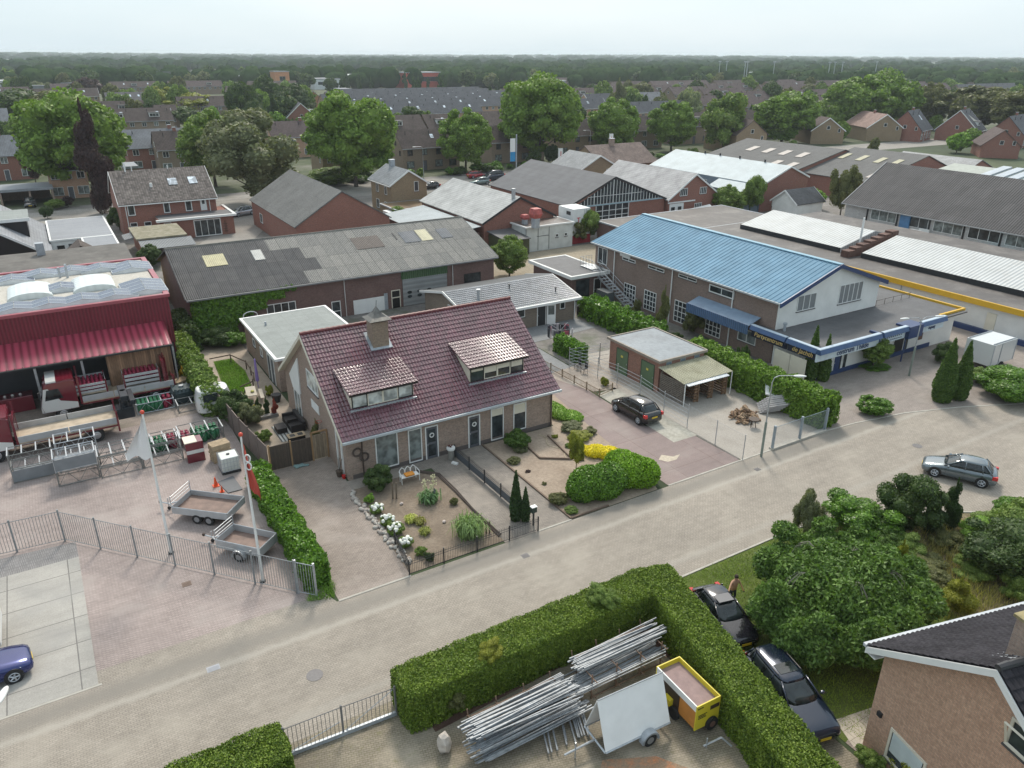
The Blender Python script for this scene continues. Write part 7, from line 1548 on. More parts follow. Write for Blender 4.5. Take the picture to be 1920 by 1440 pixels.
b = MB().box(22.68,22.78,30.8,41.5,0,.1); b.box(22.78,25.5,30.76,30.86,0,.1); struct(b.build('edging_boards',plain('edging_wood',(.17,.12,.09),.9)))
b = MB(); q = [gx(*p_) for p_ in ((1012,862),(980,838))]; pts = [gx(1007,858),gx(1048,872),gx(1043,850)]; pts = [(25.3,40.2),(25.1,37.8),(26.9,36.6),(27.4,40.3)]
for a,c in zip(pts[:-1],pts[1:]): d = np.array(c)-np.array(a); L = np.hypot(*d); n = np.array((-d[1],d[0]))/L*.04; b.prism([(a[0]-n[0],a[1]-n[1]),(c[0]-n[0],c[1]-n[1]),(c[0]+n[0],c[1]+n[1]),(a[0]+n[0],a[1]+n[1])],'z',0,.14)
struct(b.build('raised_edging',plain('edging_wood',(0,0,0))))
b = MB(); b.tube([(27.2,40.6-.3*i,.03) if False else (26.9+.25*math.sin(i*.9),40.8-.32*i,.03) for i in range(13)],.018); tag(b.build('garden_hose',plain('pale_hose',(.5,.42,.28),.6)),'pale garden hose lying in waves on the sand','hose')

def blades(name,poly,n,h,mat,lean=.6,wd=.012):
    rng = np.random.default_rng(n); P = np.array(poly); lo,hi = P.min(0),P.max(0); q = lo+(hi-lo)*rng.random((n*2,2)); ins = np.zeros(len(q),bool)
    for i in range(len(P)):
        a,c = P[i],P[(i+1) % len(P)]; t = ((a[1] > q[:,1]) != (c[1] > q[:,1])) & (q[:,0] < (c[0]-a[0])*(q[:,1]-a[1])/(c[1]-a[1]+1e-9)+a[0]); ins ^= t
    q = q[ins][:n]; k = len(q); dens_ = np.sin(q[:,0]*1.1)*np.sin(q[:,1]*1.3+1)+.6*rng.normal(size=k); hh = h*(.5+rng.random(k))*np.clip(1+.5*dens_,.35,1.8)
    a = rng.random(k)*6.28; d = np.c_[np.cos(a),np.sin(a),np.zeros(k)]; s_ = np.c_[-np.sin(a),np.cos(a),np.zeros(k)]*wd; B = np.c_[q,np.full(k,.0)]; T = B+d*(hh*lean)[:,None]+np.c_[np.zeros((k,2)),hh]
    me = leafmesh(name,np.stack([B-s_,B+s_,T+s_*.3,T-s_*.3],1).reshape(-1,3)); me.materials.append(mat); o = bpy.data.objects.new(name,me); col.objects.link(o); o['kind'] = 'stuff'; return o
blades('lawn_grass',[(22.9,23.3),(33.4,23.3),(36,19),(33,12),(30,7),(23.5,12)],45000,.06,leafmat('lawn_blades',(.08,.125,.014),(.11,.16,.02),scale=.5),1.0,.012)
blades('back_lawn_grass',gp((402,680),(433,674),(458,696),(470,722),(454,743),(427,740)),9000,.09,leafmat('bright_lawn_blades',(.06,.13,.012),(.09,.17,.015),scale=.5),1.0,.02)
blades('rough_grass',[(31,21.5),(36.5,22.2),(43,18.5),(50,12),(46,4),(36,6),(33.5,13)],30000,.32,leafmat('dry_grass_blades',(.16,.15,.05),(.12,.14,.035),(.3,.26,.13),scale=.4),.5,.014)
blades('verge_weeds',[(7.2,31.4),(8.5,31.0),(8.9,32.2),(7.6,32.4)],700,.2,LF['bright'],.6,.015)
# vehicles
def paint(name,c,metal=.3): return plain(name,c,.22,metal,var=.04,scale=.5,kind='O',coat=.8)
TYRE = plain('tyre',(.015,.015,.016),.8); RIM = plain('alloy',(.42,.43,.45),.3,.7); CGL = glassm('car_glass',(.02,.026,.028),.05,.6); LAMP = plain('lamp_glass',(.6,.62,.62),.1,var=.05); TAIL = plain('tail_lamp_red',(.5,.02,.02),.15)
PLATE = plain('yellow_number_plate',(.65,.45,.02),.5)
def srect(hw,hl,cx,z,n=28,p=3.2):
    an = np.arange(n)*2*math.pi/n; c,s = np.cos(an),np.sin(an)
    return np.c_[cx+hl*np.sign(c)*np.abs(c)**(2/p),hw*np.sign(s)*np.abs(s)**(2/p),np.full(n,z)]
def loft(b,rings,cap=True):
    n = len(rings[0]); P = np.vstack(rings); f = [(i*n+j,i*n+(j+1) % n,(i+1)*n+(j+1) % n,(i+1)*n+j) for i in range(len(rings)-1) for j in range(n)]
    if cap: f += [tuple(range(n-1,-1,-1)),tuple(range((len(rings)-1)*n,len(rings)*n))]
    return b.add(P,f)
def car(label,xy,ang,pm,L=4.2,W=1.74,H=1.5,kind='hatch',sunroof=False,spokes=5,open_door=0):
    o = thing('parked_car',label,'car',(0,0,0)); w = W/2
    wb = L*.62; xf = L/2-L*.19; xr = xf-wb; belt = H*.62; noseL = .27 if kind != 'mpv' else .22
    S = [(L/2,.62,.36,.50),(L/2-.05,.80,.24,.62),(L/2-.22,.93,.2,.68),(L/2-.6,.99,.2,.77),(L/2-L*noseL,1.,.2,belt-.03),(L/2-L*noseL-.15,1.,.2,belt),(0,1.,.2,belt+.02),(-L/2+.7,1.,.2,belt+.05),(-L/2+.22,.95,.22,belt+.04),(-L/2+.05,.86,.27,belt-.05),(-L/2,.75,.38,belt-.2)]
    rings = []
    for x,k,zl,zh in S:
        q = w*k; zm = (zl+zh)/2; rings.append(np.array([(x,-q*.8,zl),(x,-q,zl+.1),(x,-q*1.0,zm),(x,-q*.985,zh-.09),(x,-q*.88,zh),(x,-q*.45,zh+.035),(x,q*.45,zh+.035),(x,q*.88,zh),(x,q*.985,zh-.09),(x,q*1.0,zm),(x,q,zl+.1),(x,q*.8,zl)]))
    b = MB(); loft(b,rings[::-1]); b.build('body',pm,o,local=True,smooth=True)
    xc = L/2-L*noseL+.02; xe = -L/2+(.16 if kind == 'wagon' else .22); xa = xc-(.95 if kind != 'mpv' else .85); xb = xe+(.28 if kind == 'wagon' else .5)
    def ring(t): # t 0 belt .. 1 roof
        a_ = xc+(xa-xc)*t; e_ = xe+(xb-xe)*t**1.2; return srect(w*(.9-.24*t**1.15),(a_-e_)/2,(a_+e_)/2,belt-.02+(H-belt-.03)*t,p=4.5 if t < .9 else 4)
    b = MB(); loft(b,[ring(t) for t in (0,.3,.6,.9)]); b.build('windows',CGL,o,local=True,smooth=True)
    b = MB(); loft(b,[ring(.88),ring(.97)+(0,0,.0),srect(w*.58,(xa-xb)/2-.12,(xa+xb)/2,H)]); 
    for s in (-1,1):
        for t0,f0 in (((xc,xa),0),((xc-(xc-xe)*.44,)*2,1),((xe+.5+.12,xb+.25),1),((xe,xb),0)):
            yy0,yy1 = w*.9,w*.665
            if f0: b.cyl((t0[0],s*(yy0+.005),belt),(t0[1],s*(yy1+.005),H-.08),.035,.03,4)
            else: b.cyl((t0[0]-.1*(1 if t0[0] > 0 else -1),s*(yy0-.03),belt),(t0[1]-.06*(1 if t0[0] > 0 else -1),s*(yy1-.02),H-.07),.05,.045,5)
    b.build('roof',pm,o,local=True,smooth=True)
    for x in (xf,xr):
        for s in (-1,1):
            r_ = .325; b = MB().cyl((x,s*(w-.22),r_),(x,s*(w+.012),r_),r_,r_,20); wh = b.build('wheel',TYRE,o,local=True)
            b = MB()
            for k in range(spokes): a_ = k*2*math.pi/spokes; b.cyl((x,s*(w+.02),r_),(x+.2*math.cos(a_),s*(w+.02),r_+.2*math.sin(a_)),.04,.03,4)
            for k in range(14): a0 = k*2*math.pi/14; a1 = a0+2*math.pi/14; b.cyl((x+.205*math.cos(a0),s*(w+.016),r_+.205*math.sin(a0)),(x+.205*math.cos(a1),s*(w+.016),r_+.205*math.sin(a1)),.022,.022,4)
            b.build('rim',RIM,wh,local=True); MB().cyl((x,s*(w-.2),r_+.02),(x,s*(w+.004),r_+.02),r_+.055,r_+.055,20).build('wheel_arch',M['black'],o,local=True)
            MB().add([(L/2-.5,s*w*.97,.66),(L/2-.12,s*w*.80,.56),(L/2-.1,s*w*.5,.6),(L/2-.3,s*w*.62,.715),(L/2-.55,s*w*.86,.735)],[(0,1,2,3,4)]).build('headlight',LAMP,o,local=True) if x == xf else None
            if x == xr: MB().cbox((-L/2+.16,s*w*.86,belt-.12),(.3,.2,.22)).build('taillight',TAIL,o,local=True)
    for s in (-1,1): MB().sph((xc-.35,s*(w+.08),belt+.08),(.09,.13,.08),8,5).build('mirror',pm if kind != 'x' else M['dark'],o,local=True)
    MB().cbox((-L/2+.01,0,belt-.28),(.05,.5,.12)).build('number_plate',PLATE,o,local=True); MB().cbox((L/2+.0,0,.42),(.04,.5,.12)).build('number_plate',PLATE,o,local=True)
    MB().cbox((L/2-.04,0,.56),(.06,W*.5,.1)).build('grille',M['dark'],o,local=True)
    b = MB()
    for s in (-1,1):
        for x in (xc-(xc-xe)*.44,xc-.25,xe+.65): b.cbox((x,s*(w*1.0),belt*.62),(.012,.008,belt*.6))
        b.cbox((xc-(xc-xe)*.38,s*w*1.0,belt-.14),(.16,.03,.025)); b.cbox((xc-(xc-xe)*.78,s*w*1.0,belt-.14),(.16,.03,.025))
    b.build('door_seams',M['black'],o,local=True)
    if sunroof:
        MB().cbox(((xa+xb)/2+.45,0,H+.012),(.55,w*.95,.02)).build('sunroof',CGL if kind == 'wagon' else plain('grey_sunroof',(.1,.1,.11),.4),o,local=True)
    if kind == 'wagon':
        b = MB(); [b.tube([(xa-.25,s*w*.6,H-.03),(xa-.35,s*w*.6,H+.03),(xb+.2,s*w*.6,H+.03),(xb+.1,s*w*.6,H-.03)],.018,5) for s in (-1,1)]; b.build('roof_rail',M['black'],o,local=True)
    if open_door:
        s = open_door; a_ = rad(62); x0 = xc-.25; Rz = rotz(-s*a_ if s > 0 else a_)
        b = MB().xf(rotz(-a_*s),(x0,s*w,0)).box(-1.05,0,-.03,.03,.3,belt); d = b.build('open_door',pm,o,local=True)
        b = MB().xf(rotz(-a_*s),(x0,s*w,0)); b.prism([(-1.02,belt),(-.5,belt),(-.05,belt),(-.5,H-.12),(-.98,H-.15)],'y',-.012,.012); b.build('door_window',CGL,d,local=True)
    o.location = (xy[0],xy[1],.01); o['_w'] = [float(xy[0]),float(xy[1]),0.]; o.rotation_euler[2] = ang; return o
car('metallic grey-blue hatchback driving on the open street at right',(47.05,22.05),rad(117.6),paint('grey_blue_metallic',(.15,.18,.2),.5),4.25,1.75,1.48)
car('black compact car parked on the red driveway with yellow plate',(34.98,39.8),rad(90),paint('black_paint_car',(.008,.008,.01),.1),4.25,1.76,1.58,'mpv')
hd = math.atan2(-.971,-.238)
car('black hatchback with slid-back sunroof and its door open beside the hedge',(23.75,19.7),hd,paint('charcoal_paint',(.016,.016,.022),.3),3.9,1.68,1.4,sunroof=True,open_door=1)
car('dark blue station wagon with roof rails parked behind the black hatchback',(22.55,14.8),hd,paint('dark_blue_paint',(.012,.02,.04),.4),4.75,1.82,1.48,'wagon',sunroof=True)
car('royal blue car with white headlights cut by the left edge',(-6.55,33.35),rad(6),paint('royal_blue_paint',(.01,.02,.12),.4),4.2,1.76,1.45)
b = MB().box(-9.5,-5.6,34.9,37.4,.5,2.4).build('van',M['white']); tag(b,'white box body cut by the left edge behind the blue car','van')
car('dark car standing inside the carport',(G(58,392)[0],G(58,392)[1]+3),rad(-90),paint('black_paint_car',(0,0,0)),4.3,1.75,1.5)
car('silver car parked beside the red brick house',G(455,404)[:2],rad(200),paint('silver_paint',(.4,.42,.45),.6),4.2,1.75,1.5)
car('red hatchback parked on the far street',G(893,334)[:2],rad(3),paint('red_paint',(.3,.01,.02)),4.2,1.75,1.6,'mpv')
car('dark blue van parked right of the red hatchback',G(925,338)[:2],rad(183),paint('dark_van_paint',(.02,.03,.05)),5.0,1.95,2.1,'mpv')
car('pale green car parked in front of the dark van',G(893,344)[:2]-np.array((0,1.5)),rad(175),paint('pale_green_paint',(.2,.26,.26),.4),4.3,1.75,1.5)
car('dark car parked left beside the tan gatehouse',G(806,354)[:2],rad(180),paint('black_paint_car',(0,0,0)),4.2,1.75,1.45)
car('white car at the end of the brick carports',G(10,350)[:2]+np.array((-3.,2)),rad(0),paint('white_paint_car',(.6,.6,.6),0),4.2,1.75,1.5)
MAR = paint('maroon_truck_paint',(.14,.01,.022),.1); WHP = paint('white_truck_paint',(.6,.6,.58),0)
ALU = plain('aluminium_sideboards',(.43,.44,.45),.5,.3,kind='O'); FLOORW = plain('worn_plywood_floor',(.42,.34,.25),.8,var=.2,scale=2,kind='O')
def truck(label,xy,ang,bedL,crane=False,cage=None,plain_cab=True):
    """cab at +x, load bed behind; local origin under the front axle"""
    o = thing('flatbed_truck',label,'truck',(0,0,0)); w = 1.22
    prof = [(-1.0,.75),(1.25,.75),(1.38,1.25),(1.3,1.65),(1.02,2.75),(.85,2.95),(-.75,3.05),(-1.0,2.9)]
    MB().prism(prof,'y',-w,w).build('cab',MAR,o,local=True,bevel=.05)
    for s in (-1,1):
        yy = s*(w+.006); MB().add([(x,yy,z) for x,z in ((-.95,.8),(1.24,.8),(1.36,1.28),(1.28,1.62),(1.05,2.6),(.75,2.6),(.1,1.55),(-.95,1.25))],[tuple(range(8))[::s]]).build('white_stripe',WHP,o,local=True)
        MB().add([(x,s*(w+.012),z) for x,z in ((1.08,1.7),(.86,2.5),(.1,2.5),(-.1,1.75))],[(0,1,2,3)[::-s]]).build('side_window',CGL,o,local=True)
        b = MB(); b.cyl((1.35,s*(w+.22),2.5),(1.35,s*(w+.22),2.0),.09,.09,6); b.cyl((1.2,s*w,2.55),(1.35,s*(w+.22),2.5),.02); b.build('mirror',M['dark'],o,local=True)
        for x in (0.1,-bedL+.2):
            r_ = .5; wh = MB().cyl((x,s*(w-.32),r_),(x,s*(w-.02),r_),r_,r_,20).build('wheel',TYRE,o,local=True); MB().lathe([(.27,0),(.24,.02),(.12,.03),(.1,.05)],(0,0,0),12).build('rim',RIM,wh,local=True).matrix_basis = Matrix.Translation((x,s*(w-.02),r_)) @ Matrix.Rotation(-s*math.pi/2,4,'X')
    MB().prism([(1.31,1.66),(1.32,1.62),(1.08,2.72),(1.04,2.7)],'y',-w*.92,w*.92).build('windscreen',CGL,o,local=True); MB().cbox((1.36,0,.95),(.12,w*1.9,.35)).build('bumper',WHP,o,local=True)
    MB().box(-.95,.8,-w*.98,w*.98,3.0,3.09).build('roof_panel',MAR,o,local=True); MB().box(.15,.8,-w*.99,w*.99,3.0,3.1).build('roof_stripe',WHP,o,local=True)
    x1 = -1.25; x0 = x1-bedL; MB().box(x0,-.9,-.45,.45,.55,.95).build('chassis',M['dark'],o,local=True)
    MB().box(x0,x1,-w,w,1.0,1.12).build('load_floor',FLOORW,o,local=True); b = MB(); b.box(x1,x1+.1,-w,w,1.0,2.6); [b.box(x1-.02,x1+.12,s*w-.05,s*w+.05,1.0,3.2) for s in (-1,1)]; b.box(x0,x1,-w-.02,-w+.04,.9,1.02); b.box(x0,x1,w-.04,w+.02,.9,1.02); b.build('headboard',MAR,o,local=True)
    n = max(1,round(bedL/2.4))
    for s in (-1,1):
        for k in range(n): a = x0+bedL*k/n; MB().box(a+.03,a+bedL/n-.03,s*w-.03,s*w+.03,1.12,1.55).build('sideboard',ALU,o,local=True)
    b = MB().box(x0-.04,x0+.04,-w,w,.9,1.55); [b.box(x0-.06,x0+.06,s*w-.06,s*w+.06,.5,2.0) for s in (-1,1)]; b.build('tailboard',MAR,o,local=True)
    MB().box(-3.2,-2.3,-w+.1,-w+.5,.5,.9).build('toolbox',TAIL if not crane else ALU,o,local=True)
    if crane:
        x0 -= 1.0; b = MB(); b.box(x0-.2,x0+.9,-.5,.5,1.0,1.8); b.cyl((x0+.3,0,1.7),(x0+.3,0,3.0),.22); b.box(x0+.05,x0+.55,-1.1,1.2,2.6,3.0); b.box(x0-.35,x0+.0,-1.2,1.1,2.2,2.55); b.tube([(x0+.3,-1.1,2.9),(x0+.3,-1.3,1.6)],.12); b.cyl((x0+.6,.6,1.8),(x0+.6,.6,2.6),.08); b.build('folded_crane',plain('crane_black',(.02,.026,.034),.35,.3),o,local=True,bevel=.03)
    o.location = (xy[0],xy[1],.02); o['_w'] = [0.,0.,0.]; o.rotation_euler[2] = ang; return o
truck('long maroon flatbed truck with empty plywood bed at the front of the yard',(-5.85,56.75),rad(180),6.0,crane=True)
truck('second maroon and white truck with white roof stripe parked under the canopy edge',(-1.7,61.9),rad(180),6.4,crane=False)
truck('maroon stake truck loaded high with gas bottles by the cedar cladding',(.4,63.6-1.0),rad(180),.1) if False else None
def bottle_mesh(name,c):
    b = MB().lathe([(.09,0),(.14,.03),(.15,.08),(.15,.42),(.12,.5),(.05,.55),(.05,.58),(.1,.585),(.1,.66),(.085,.66)],(0,0,0),9); o = b.build(name,plain(name+'_paint',c,.3,.1,var=.1,kind='O'),None,local=True,smooth=True); me = o.data; bpy.data.objects.remove(o); return me
BM = {'m': bottle_mesh('maroon_gas_bottle',(.22,.01,.04)),'g': bottle_mesh('green_gas_bottle',(.02,.14,.06))}
def bottles(kind,x0,x1,y0,y1,nx,ny,z,label,group,p=1.,s=1.):
    for i in range(nx):
        for j in range(ny):
            if R.random() > p: continue
            x = x0+(x1-x0)*(i+.5)/nx; y = y0+(y1-y0)*(j+.5)/ny; o = mkobj('gas_bottle',BM[kind],None,None,(x+R.uniform(-.02,.02),y+R.uniform(-.02,.02),z),(s,s,s),R.random()*6); o['_w'] = [0,0,0]; tag(o,label,'gas bottle',group)
def stakebed(label,x0,x1,y0,y1,z0,h,slats=4):
    o = thing('stake_cage',label,'stake cage',((x0+x1)/2,(y0+y1)/2,z0)); MB().box(x0,x1,y0,y1,z0,z0+.08).build('floor',FLOORW,o)
    for f in range(4):
        b = MB()
        for k in range(slats):
            z = z0+.12+k*h/slats; hh = h/slats*.62
            if f == 0: b.box(x0,x1,y0-.03,y0,z,z+hh)
            elif f == 1: b.box(x0,x1,y1,y1+.03,z,z+hh)
            elif f == 2: b.box(x0-.03,x0,y0,y1,z,z+hh)
            else: b.box(x1,x1+.03,y0,y1,z,z+hh)
        b.build('side_slats',ALU,o)
    b = MB(); [b.box(x-.05,x+.05,y-.05,y+.05,z0-.1,z0+h+.15) for x in (x0,x1) for y in (y0,y1)]; b.build('corner_post',MAR,o); return o
tt = thing('flatbed_truck','maroon truck rear with high slatted sides full of maroon gas bottles by the cedar wall','truck',(3.6,62.5,0))
MB().box(2.0,5.4,61.2,63.7,.95,1.1).build('load_floor',MAR,tt); b = MB().box(5.3,5.5,61.2,63.7,.5,3.1); [b.cyl((5.6,y,.4),(5.6,y,3.3),.05) for y in (61.3,61.9,62.5,63.1)]; b.build('tail_lift',MAR,tt)
for x in (2.6,4.5): MB().cyl((x,61.3,.5),(x,61.6,.5),.48,.48,18).build('wheel',TYRE,tt)
stakebed('high aluminium stake sides on the truck beside the cedar wall',2.55,5.05,61.25,63.6,1.12,1.3,4)
bottles('m',2.65,4.95,61.4,63.5,8,7,1.75,'maroon gas bottle packed in the high slatted truck by the cedar wall','gas bottles on the slatted truck')
stakebed('low stake sides on the second truck holding maroon gas bottles',-3.0+2.1,-3.0+4.3,60.85,62.95,1.6,.8,3)
bottles('m',-.8,1.2,60.95,62.85,7,6,1.75,'maroon gas bottle standing on the second truck','gas bottles on the second truck')
LAT = plain('weathered_cage_steel',(.2,.2,.19),.6,.3,kind='O'); LATB = plain('bright_cage_steel',(.45,.47,.49),.4,.5,kind='O')
def cage(label,x0,x1,y0,y1,h,mat,div=3,z0=0,mesh=False):
    o = thing('lattice_cage',label,'steel cage',((x0+x1)/2,(y0+y1)/2,z0),0,'steel lattice cages stored in the yard'); r_ = .03
    def side(p,q):
        b = MB(); p = np.array(p); q = np.array(q); b.cyl((*p,z0+.05),(*q,z0+.05),r_,None,4); b.cyl((*p,z0+h),(*q,z0+h),r_,None,4); L = np.hypot(*(q-p)); n = max(2,int(L/.55)); [b.cyl((*(p+(q-p)*k/n),z0+.05 if k % 2 == 0 else z0+h),(*(p+(q-p)*(k+1)/n),z0+h if k % 2 == 0 else z0+.05),.016,None,4) for k in range(n)]
        b.cyl((*p,z0),(*p,z0+h),r_,None,4); b.build('lattice_side',mat,o)
    side((x0,y0),(x1,y0)); side((x1,y0),(x1,y1)); side((x1,y1),(x0,y1)); side((x0,y1),(x0,y0))
    b = MB(); [b.box(x0+(x1-x0)*k/div-.035,x0+(x1-x0)*k/div+.035,y0,y1,z0+h-.03,z0+h+.03) for k in range(div+1)]; b.build('top_bars',LATB,o)
    if mesh: MB().box(x0,x1,y0-.035,y0-.03,z0+.1,z0+h*.9).build('wire_mesh',plain('fine_mesh_sheet',(.22,.235,.25),.6,.3),o); MB().box(x0+.05,x1-.05,y0+.05,y1-.05,z0+h*.45,z0+h*.47).build('shelf',_mc['fine_mesh_sheet'],o)
    return o
cage('long lattice cage at the left end of the front row',-5.1,-2.75,52.0,53.3,.95,LAT,mesh=True); cage('upper lattice cage stacked on the left end cage',-5.1,-2.75,52.0,53.3,.95,LAT,z0=1.0)
cage('bright galvanised cage in front, lower of the tallest stack',-2.7,-.4,50.1,51.6,.95,LAT); cage('bright galvanised cage in the middle of the tallest stack',-2.7,-.4,50.1,51.6,.95,LATB,mesh=True,z0=1.0); cage('bright galvanised cage behind the tallest stack',-2.5,-.2,52.0,53.5,1.2,LATB,z0=.9); cage('lattice cage under the bright one behind the tallest stack',-2.5,-.2,52.0,53.5,.85,LAT)
for i,(a,c) in enumerate(((-.3,2.1),(2.2,4.6))):
    cage('lattice cage of the front row, '+('left' if i == 0 else 'right')+' of two beside the bright stack, lower',a,c,49.9,51.2,.75,LAT); cage('lattice cage on top of the '+('left' if i == 0 else 'right')+' lower cage of the front row',a,c,49.9,51.2,.75,LAT,z0=.8)
    cage('lattice cage of the second row, '+('empty at left' if i == 0 else 'with green bottles at right'),a,c,51.6,53.0,.95,LAT)
cage('lattice cage with green and maroon bottles against the board fence',4.8,7.6,51.6,53.3,.95,LAT); cage('low lattice cage of green and maroon bottles by the crane truck',2.9,5.5,58.9,60.2,.8,LATB); cage('open tilted lattice frame by the oil tank',5.6,7.6,57.6,59.0,.6,LAT,2)
bottles('g',2.3,4.0,51.7,52.9,6,4,.05,'green gas bottle in the second-row cage','green gas bottles in the second-row cage',.9,1.1); bottles('m',4.05,4.5,51.7,52.9,2,4,.05,'maroon gas bottle in the second-row cage','maroon gas bottles in the second-row cage',.9,1.1)
bottles('g',5.6,7.4,51.7,53.1,6,5,.05,'green gas bottle in the cage against the board fence','green gas bottles in the fence-side cage',.85,1.1); bottles('m',4.9,5.5,51.7,52.9,2,4,.05,'maroon gas bottle in the cage against the board fence','maroon gas bottles in the fence-side cage',.9,1.1)
bottles('g',3.0,4.7,59.0,60.1,6,4,.05,'green gas bottle in the low cage by the crane truck','green gas bottles in the low cage',1,1.15); bottles('m',4.75,5.4,59.0,60.1,2,4,.05,'maroon gas bottle in the low cage by the crane truck','maroon gas bottles in the low cage',.9,1.15)
o = thing('gas_cabinet','maroon and white steel cabinet with cardboard on top at the end of the cages','cabinet',(5.3,49.6,0)); MB().box(4.75,5.85,49.1,50.1,0,1.45).build('body',MAR,o); MB().box(4.76,5.84,49.08,49.098,.65,.9).build('label_band',WHP,o); MB().box(4.72,5.5,49.05,50.15,1.455,1.5).build('cover_sheet',M['cream'],o)
text('— PRIMA',.2,(5.3,49.07,.7),(math.pi/2,0,0),MAR,o) if False else None
PAL = plain('pale_pallet_wood',(.42,.32,.21),.85,var=.2,scale=5,kind='O')
def pallet_mesh():
    b = MB()
    for i in range(6): b.box(-.6,.6,-.4+i*.145,-.4+i*.145+.1,.12,.14)
    for y in (-.38,0,.3): b.box(-.6,.6,y,y+.09,0,.12)
    o = b.build('pallet',PAL,None,local=True); me = o.data; bpy.data.objects.remove(o); return me
PM = pallet_mesh()
def pallets(x,y,n,label,group,rz=0,z=0):
    for k in range(n): o = mkobj('wooden_pallet',PM,None,None,(x+R.uniform(-.04,.04),y+R.uniform(-.04,.04),z+k*.145),(1,1,1),rz+R.uniform(-.04,.04)); o['_w'] = [0,0,0]; tag(o,label,'pallet',group)
pallets(6.75,48.6,9,'pale pallet in the stack behind the white liquid container','pallets stacked behind the liquid container',.15); pallets(6.6,62.3,6,'pallet in the stack by the cedar wall','pallets stacked by the cedar wall',.5); pallets(7.3,61.2,5,'pallet in the lower stack behind the oil tank','pallets behind the oil tank',.2)
o = thing('liquid_container','white caged liquid container on the pavers by the board fence','container',(6.95,47.0,0)); MB().box(6.4,7.5,46.4,47.5,.16,1.12).build('tank',plain('milky_plastic',(.6,.62,.58),.4),o,bevel=.06); b = MB()
for z in (.2,.5,.8,1.1): b.tube([(6.36,46.36,z),(7.54,46.36,z),(7.54,47.54,z),(6.36,47.54,z),(6.36,46.36,z)],.014,4)
for x in np.linspace(6.36,7.54,7): b.cyl((x,46.36,.15),(x,46.36,1.12),.012,None,4); b.cyl((6.36,x+40,.15),(6.36,x+40,1.12),.012,None,4)
b.build('steel_cage',M['galv'],o); MB().box(6.36,7.54,46.36,47.54,0,.14).build('pallet_base',M['dark'],o); MB().cyl((6.95,46.95,1.12),(6.95,46.95,1.17),.11,.11,12).build('lid',M['dark'],o)
o = MB().add([(p_[0],p_[1],.02) for p_ in (gx(408,905),gx(437,893),gx(455,918),gx(428,925))]+[(p_[0],p_[1],.05) for p_ in (gx(408,905),gx(437,893),gx(455,918),gx(428,925))],[(0,1,2,3),(7,6,5,4),(0,4,5,1),(1,5,6,2),(2,6,7,3),(3,7,4,0)]).build('rubber_sheet',plain('grey_board',(.1,.105,.115),.6)); tag(o,'dark grey sheet lying in front of the liquid container','sheet')
for (px,py,s,lab) in ((405,911,.62,'larger orange traffic cone by the double-axle trailer'),(416.5,922,.42,'small orange traffic cone by the double-axle trailer')):
    x,y = gx(px,py); o = thing('traffic_cone',lab,'traffic cone',(x,y,0)); MB().cbox((x,y,.02),(s*.62,s*.62,.04)).build('base',plain('orange_plastic',(.75,.09,.02),.5),o); MB().cyl((x,y,.04),(x,y,s),s*.22,s*.05,12).build('cone',_mc['orange_plastic'],o)
o = thing('oil_tank','dark green ribbed plastic oil tank beside the low bottle cage','tank',(6.3,60.0,0)); b = MB(); loft(b,[srect(.75,.85,6.3,z)+(0,60.0,0) for z in (.05,.9)]+[srect(.55,.65,6.3,1.15)+(0,60,0)]); [b.box(5.6+i*.28,5.7+i*.28,59.3,60.7,.9,1.16) for i in range(5)]; b.build('body',plain('dark_green_plastic',(.02,.04,.045),.45),o); MB().cyl((6.3,60,1.1),(6.3,60,1.28),.18).build('lid',M['galv'],o)
b = MB(); [b.tube([(6.7+.15*i,64.5,.1),(6.85+.13*i,63.6,1.2+.3*(i % 2)),(7.1+.1*i,62.8,.5),(7.3,62.0,.3)],.05) for i in range(4)]; b.tube([(4.3,61.0,.04),(5.5,61.2,.04),(6.4,61.0,.04)],.04); tag(b.build('yellow_pipe',plain('yellow_pipe',(.6,.42,.02),.5)),'bundle of bent yellow gas pipes beside the cedar wall','pipe')
o = thing('parked_van','white van half hidden behind the fence-end shrubs','van',(8.0,56.6,0)); b = MB(); loft(b,[srect(.95,1.3,8.0,z)+(0,56.7,0) for z in (.3,1.2)]+[srect(.85,1.1,8.0,2.0)+(0,56.7,0)]); b.build('body',WHP,o,smooth=False,bevel=.08); MB().box(7.2,8.8,55.7,55.78,1.2,1.8).build('window',CGL,o)
b = MB().cyl((-1.2,64.0,.0),(-1.2,64.0,.95),.3,.3,14); tag(b.build('blue_drum',plain('blue_plastic',(.02,.08,.3),.4)),'blue plastic drum beside the second truck cab','drum')
o = thing('storage_bin','maroon storage bins under the canopy at the left','bin',(-4.9,64.5,0)); MB().box(-6.2,-3.6,63.9,65.1,0,1.2).build('body',MAR,o,bevel=.05); b = MB(); [b.sph((-5.9+i*.5,64.4,1.25),.1) for i in range(4)]; b.build('caps',WHP,o)
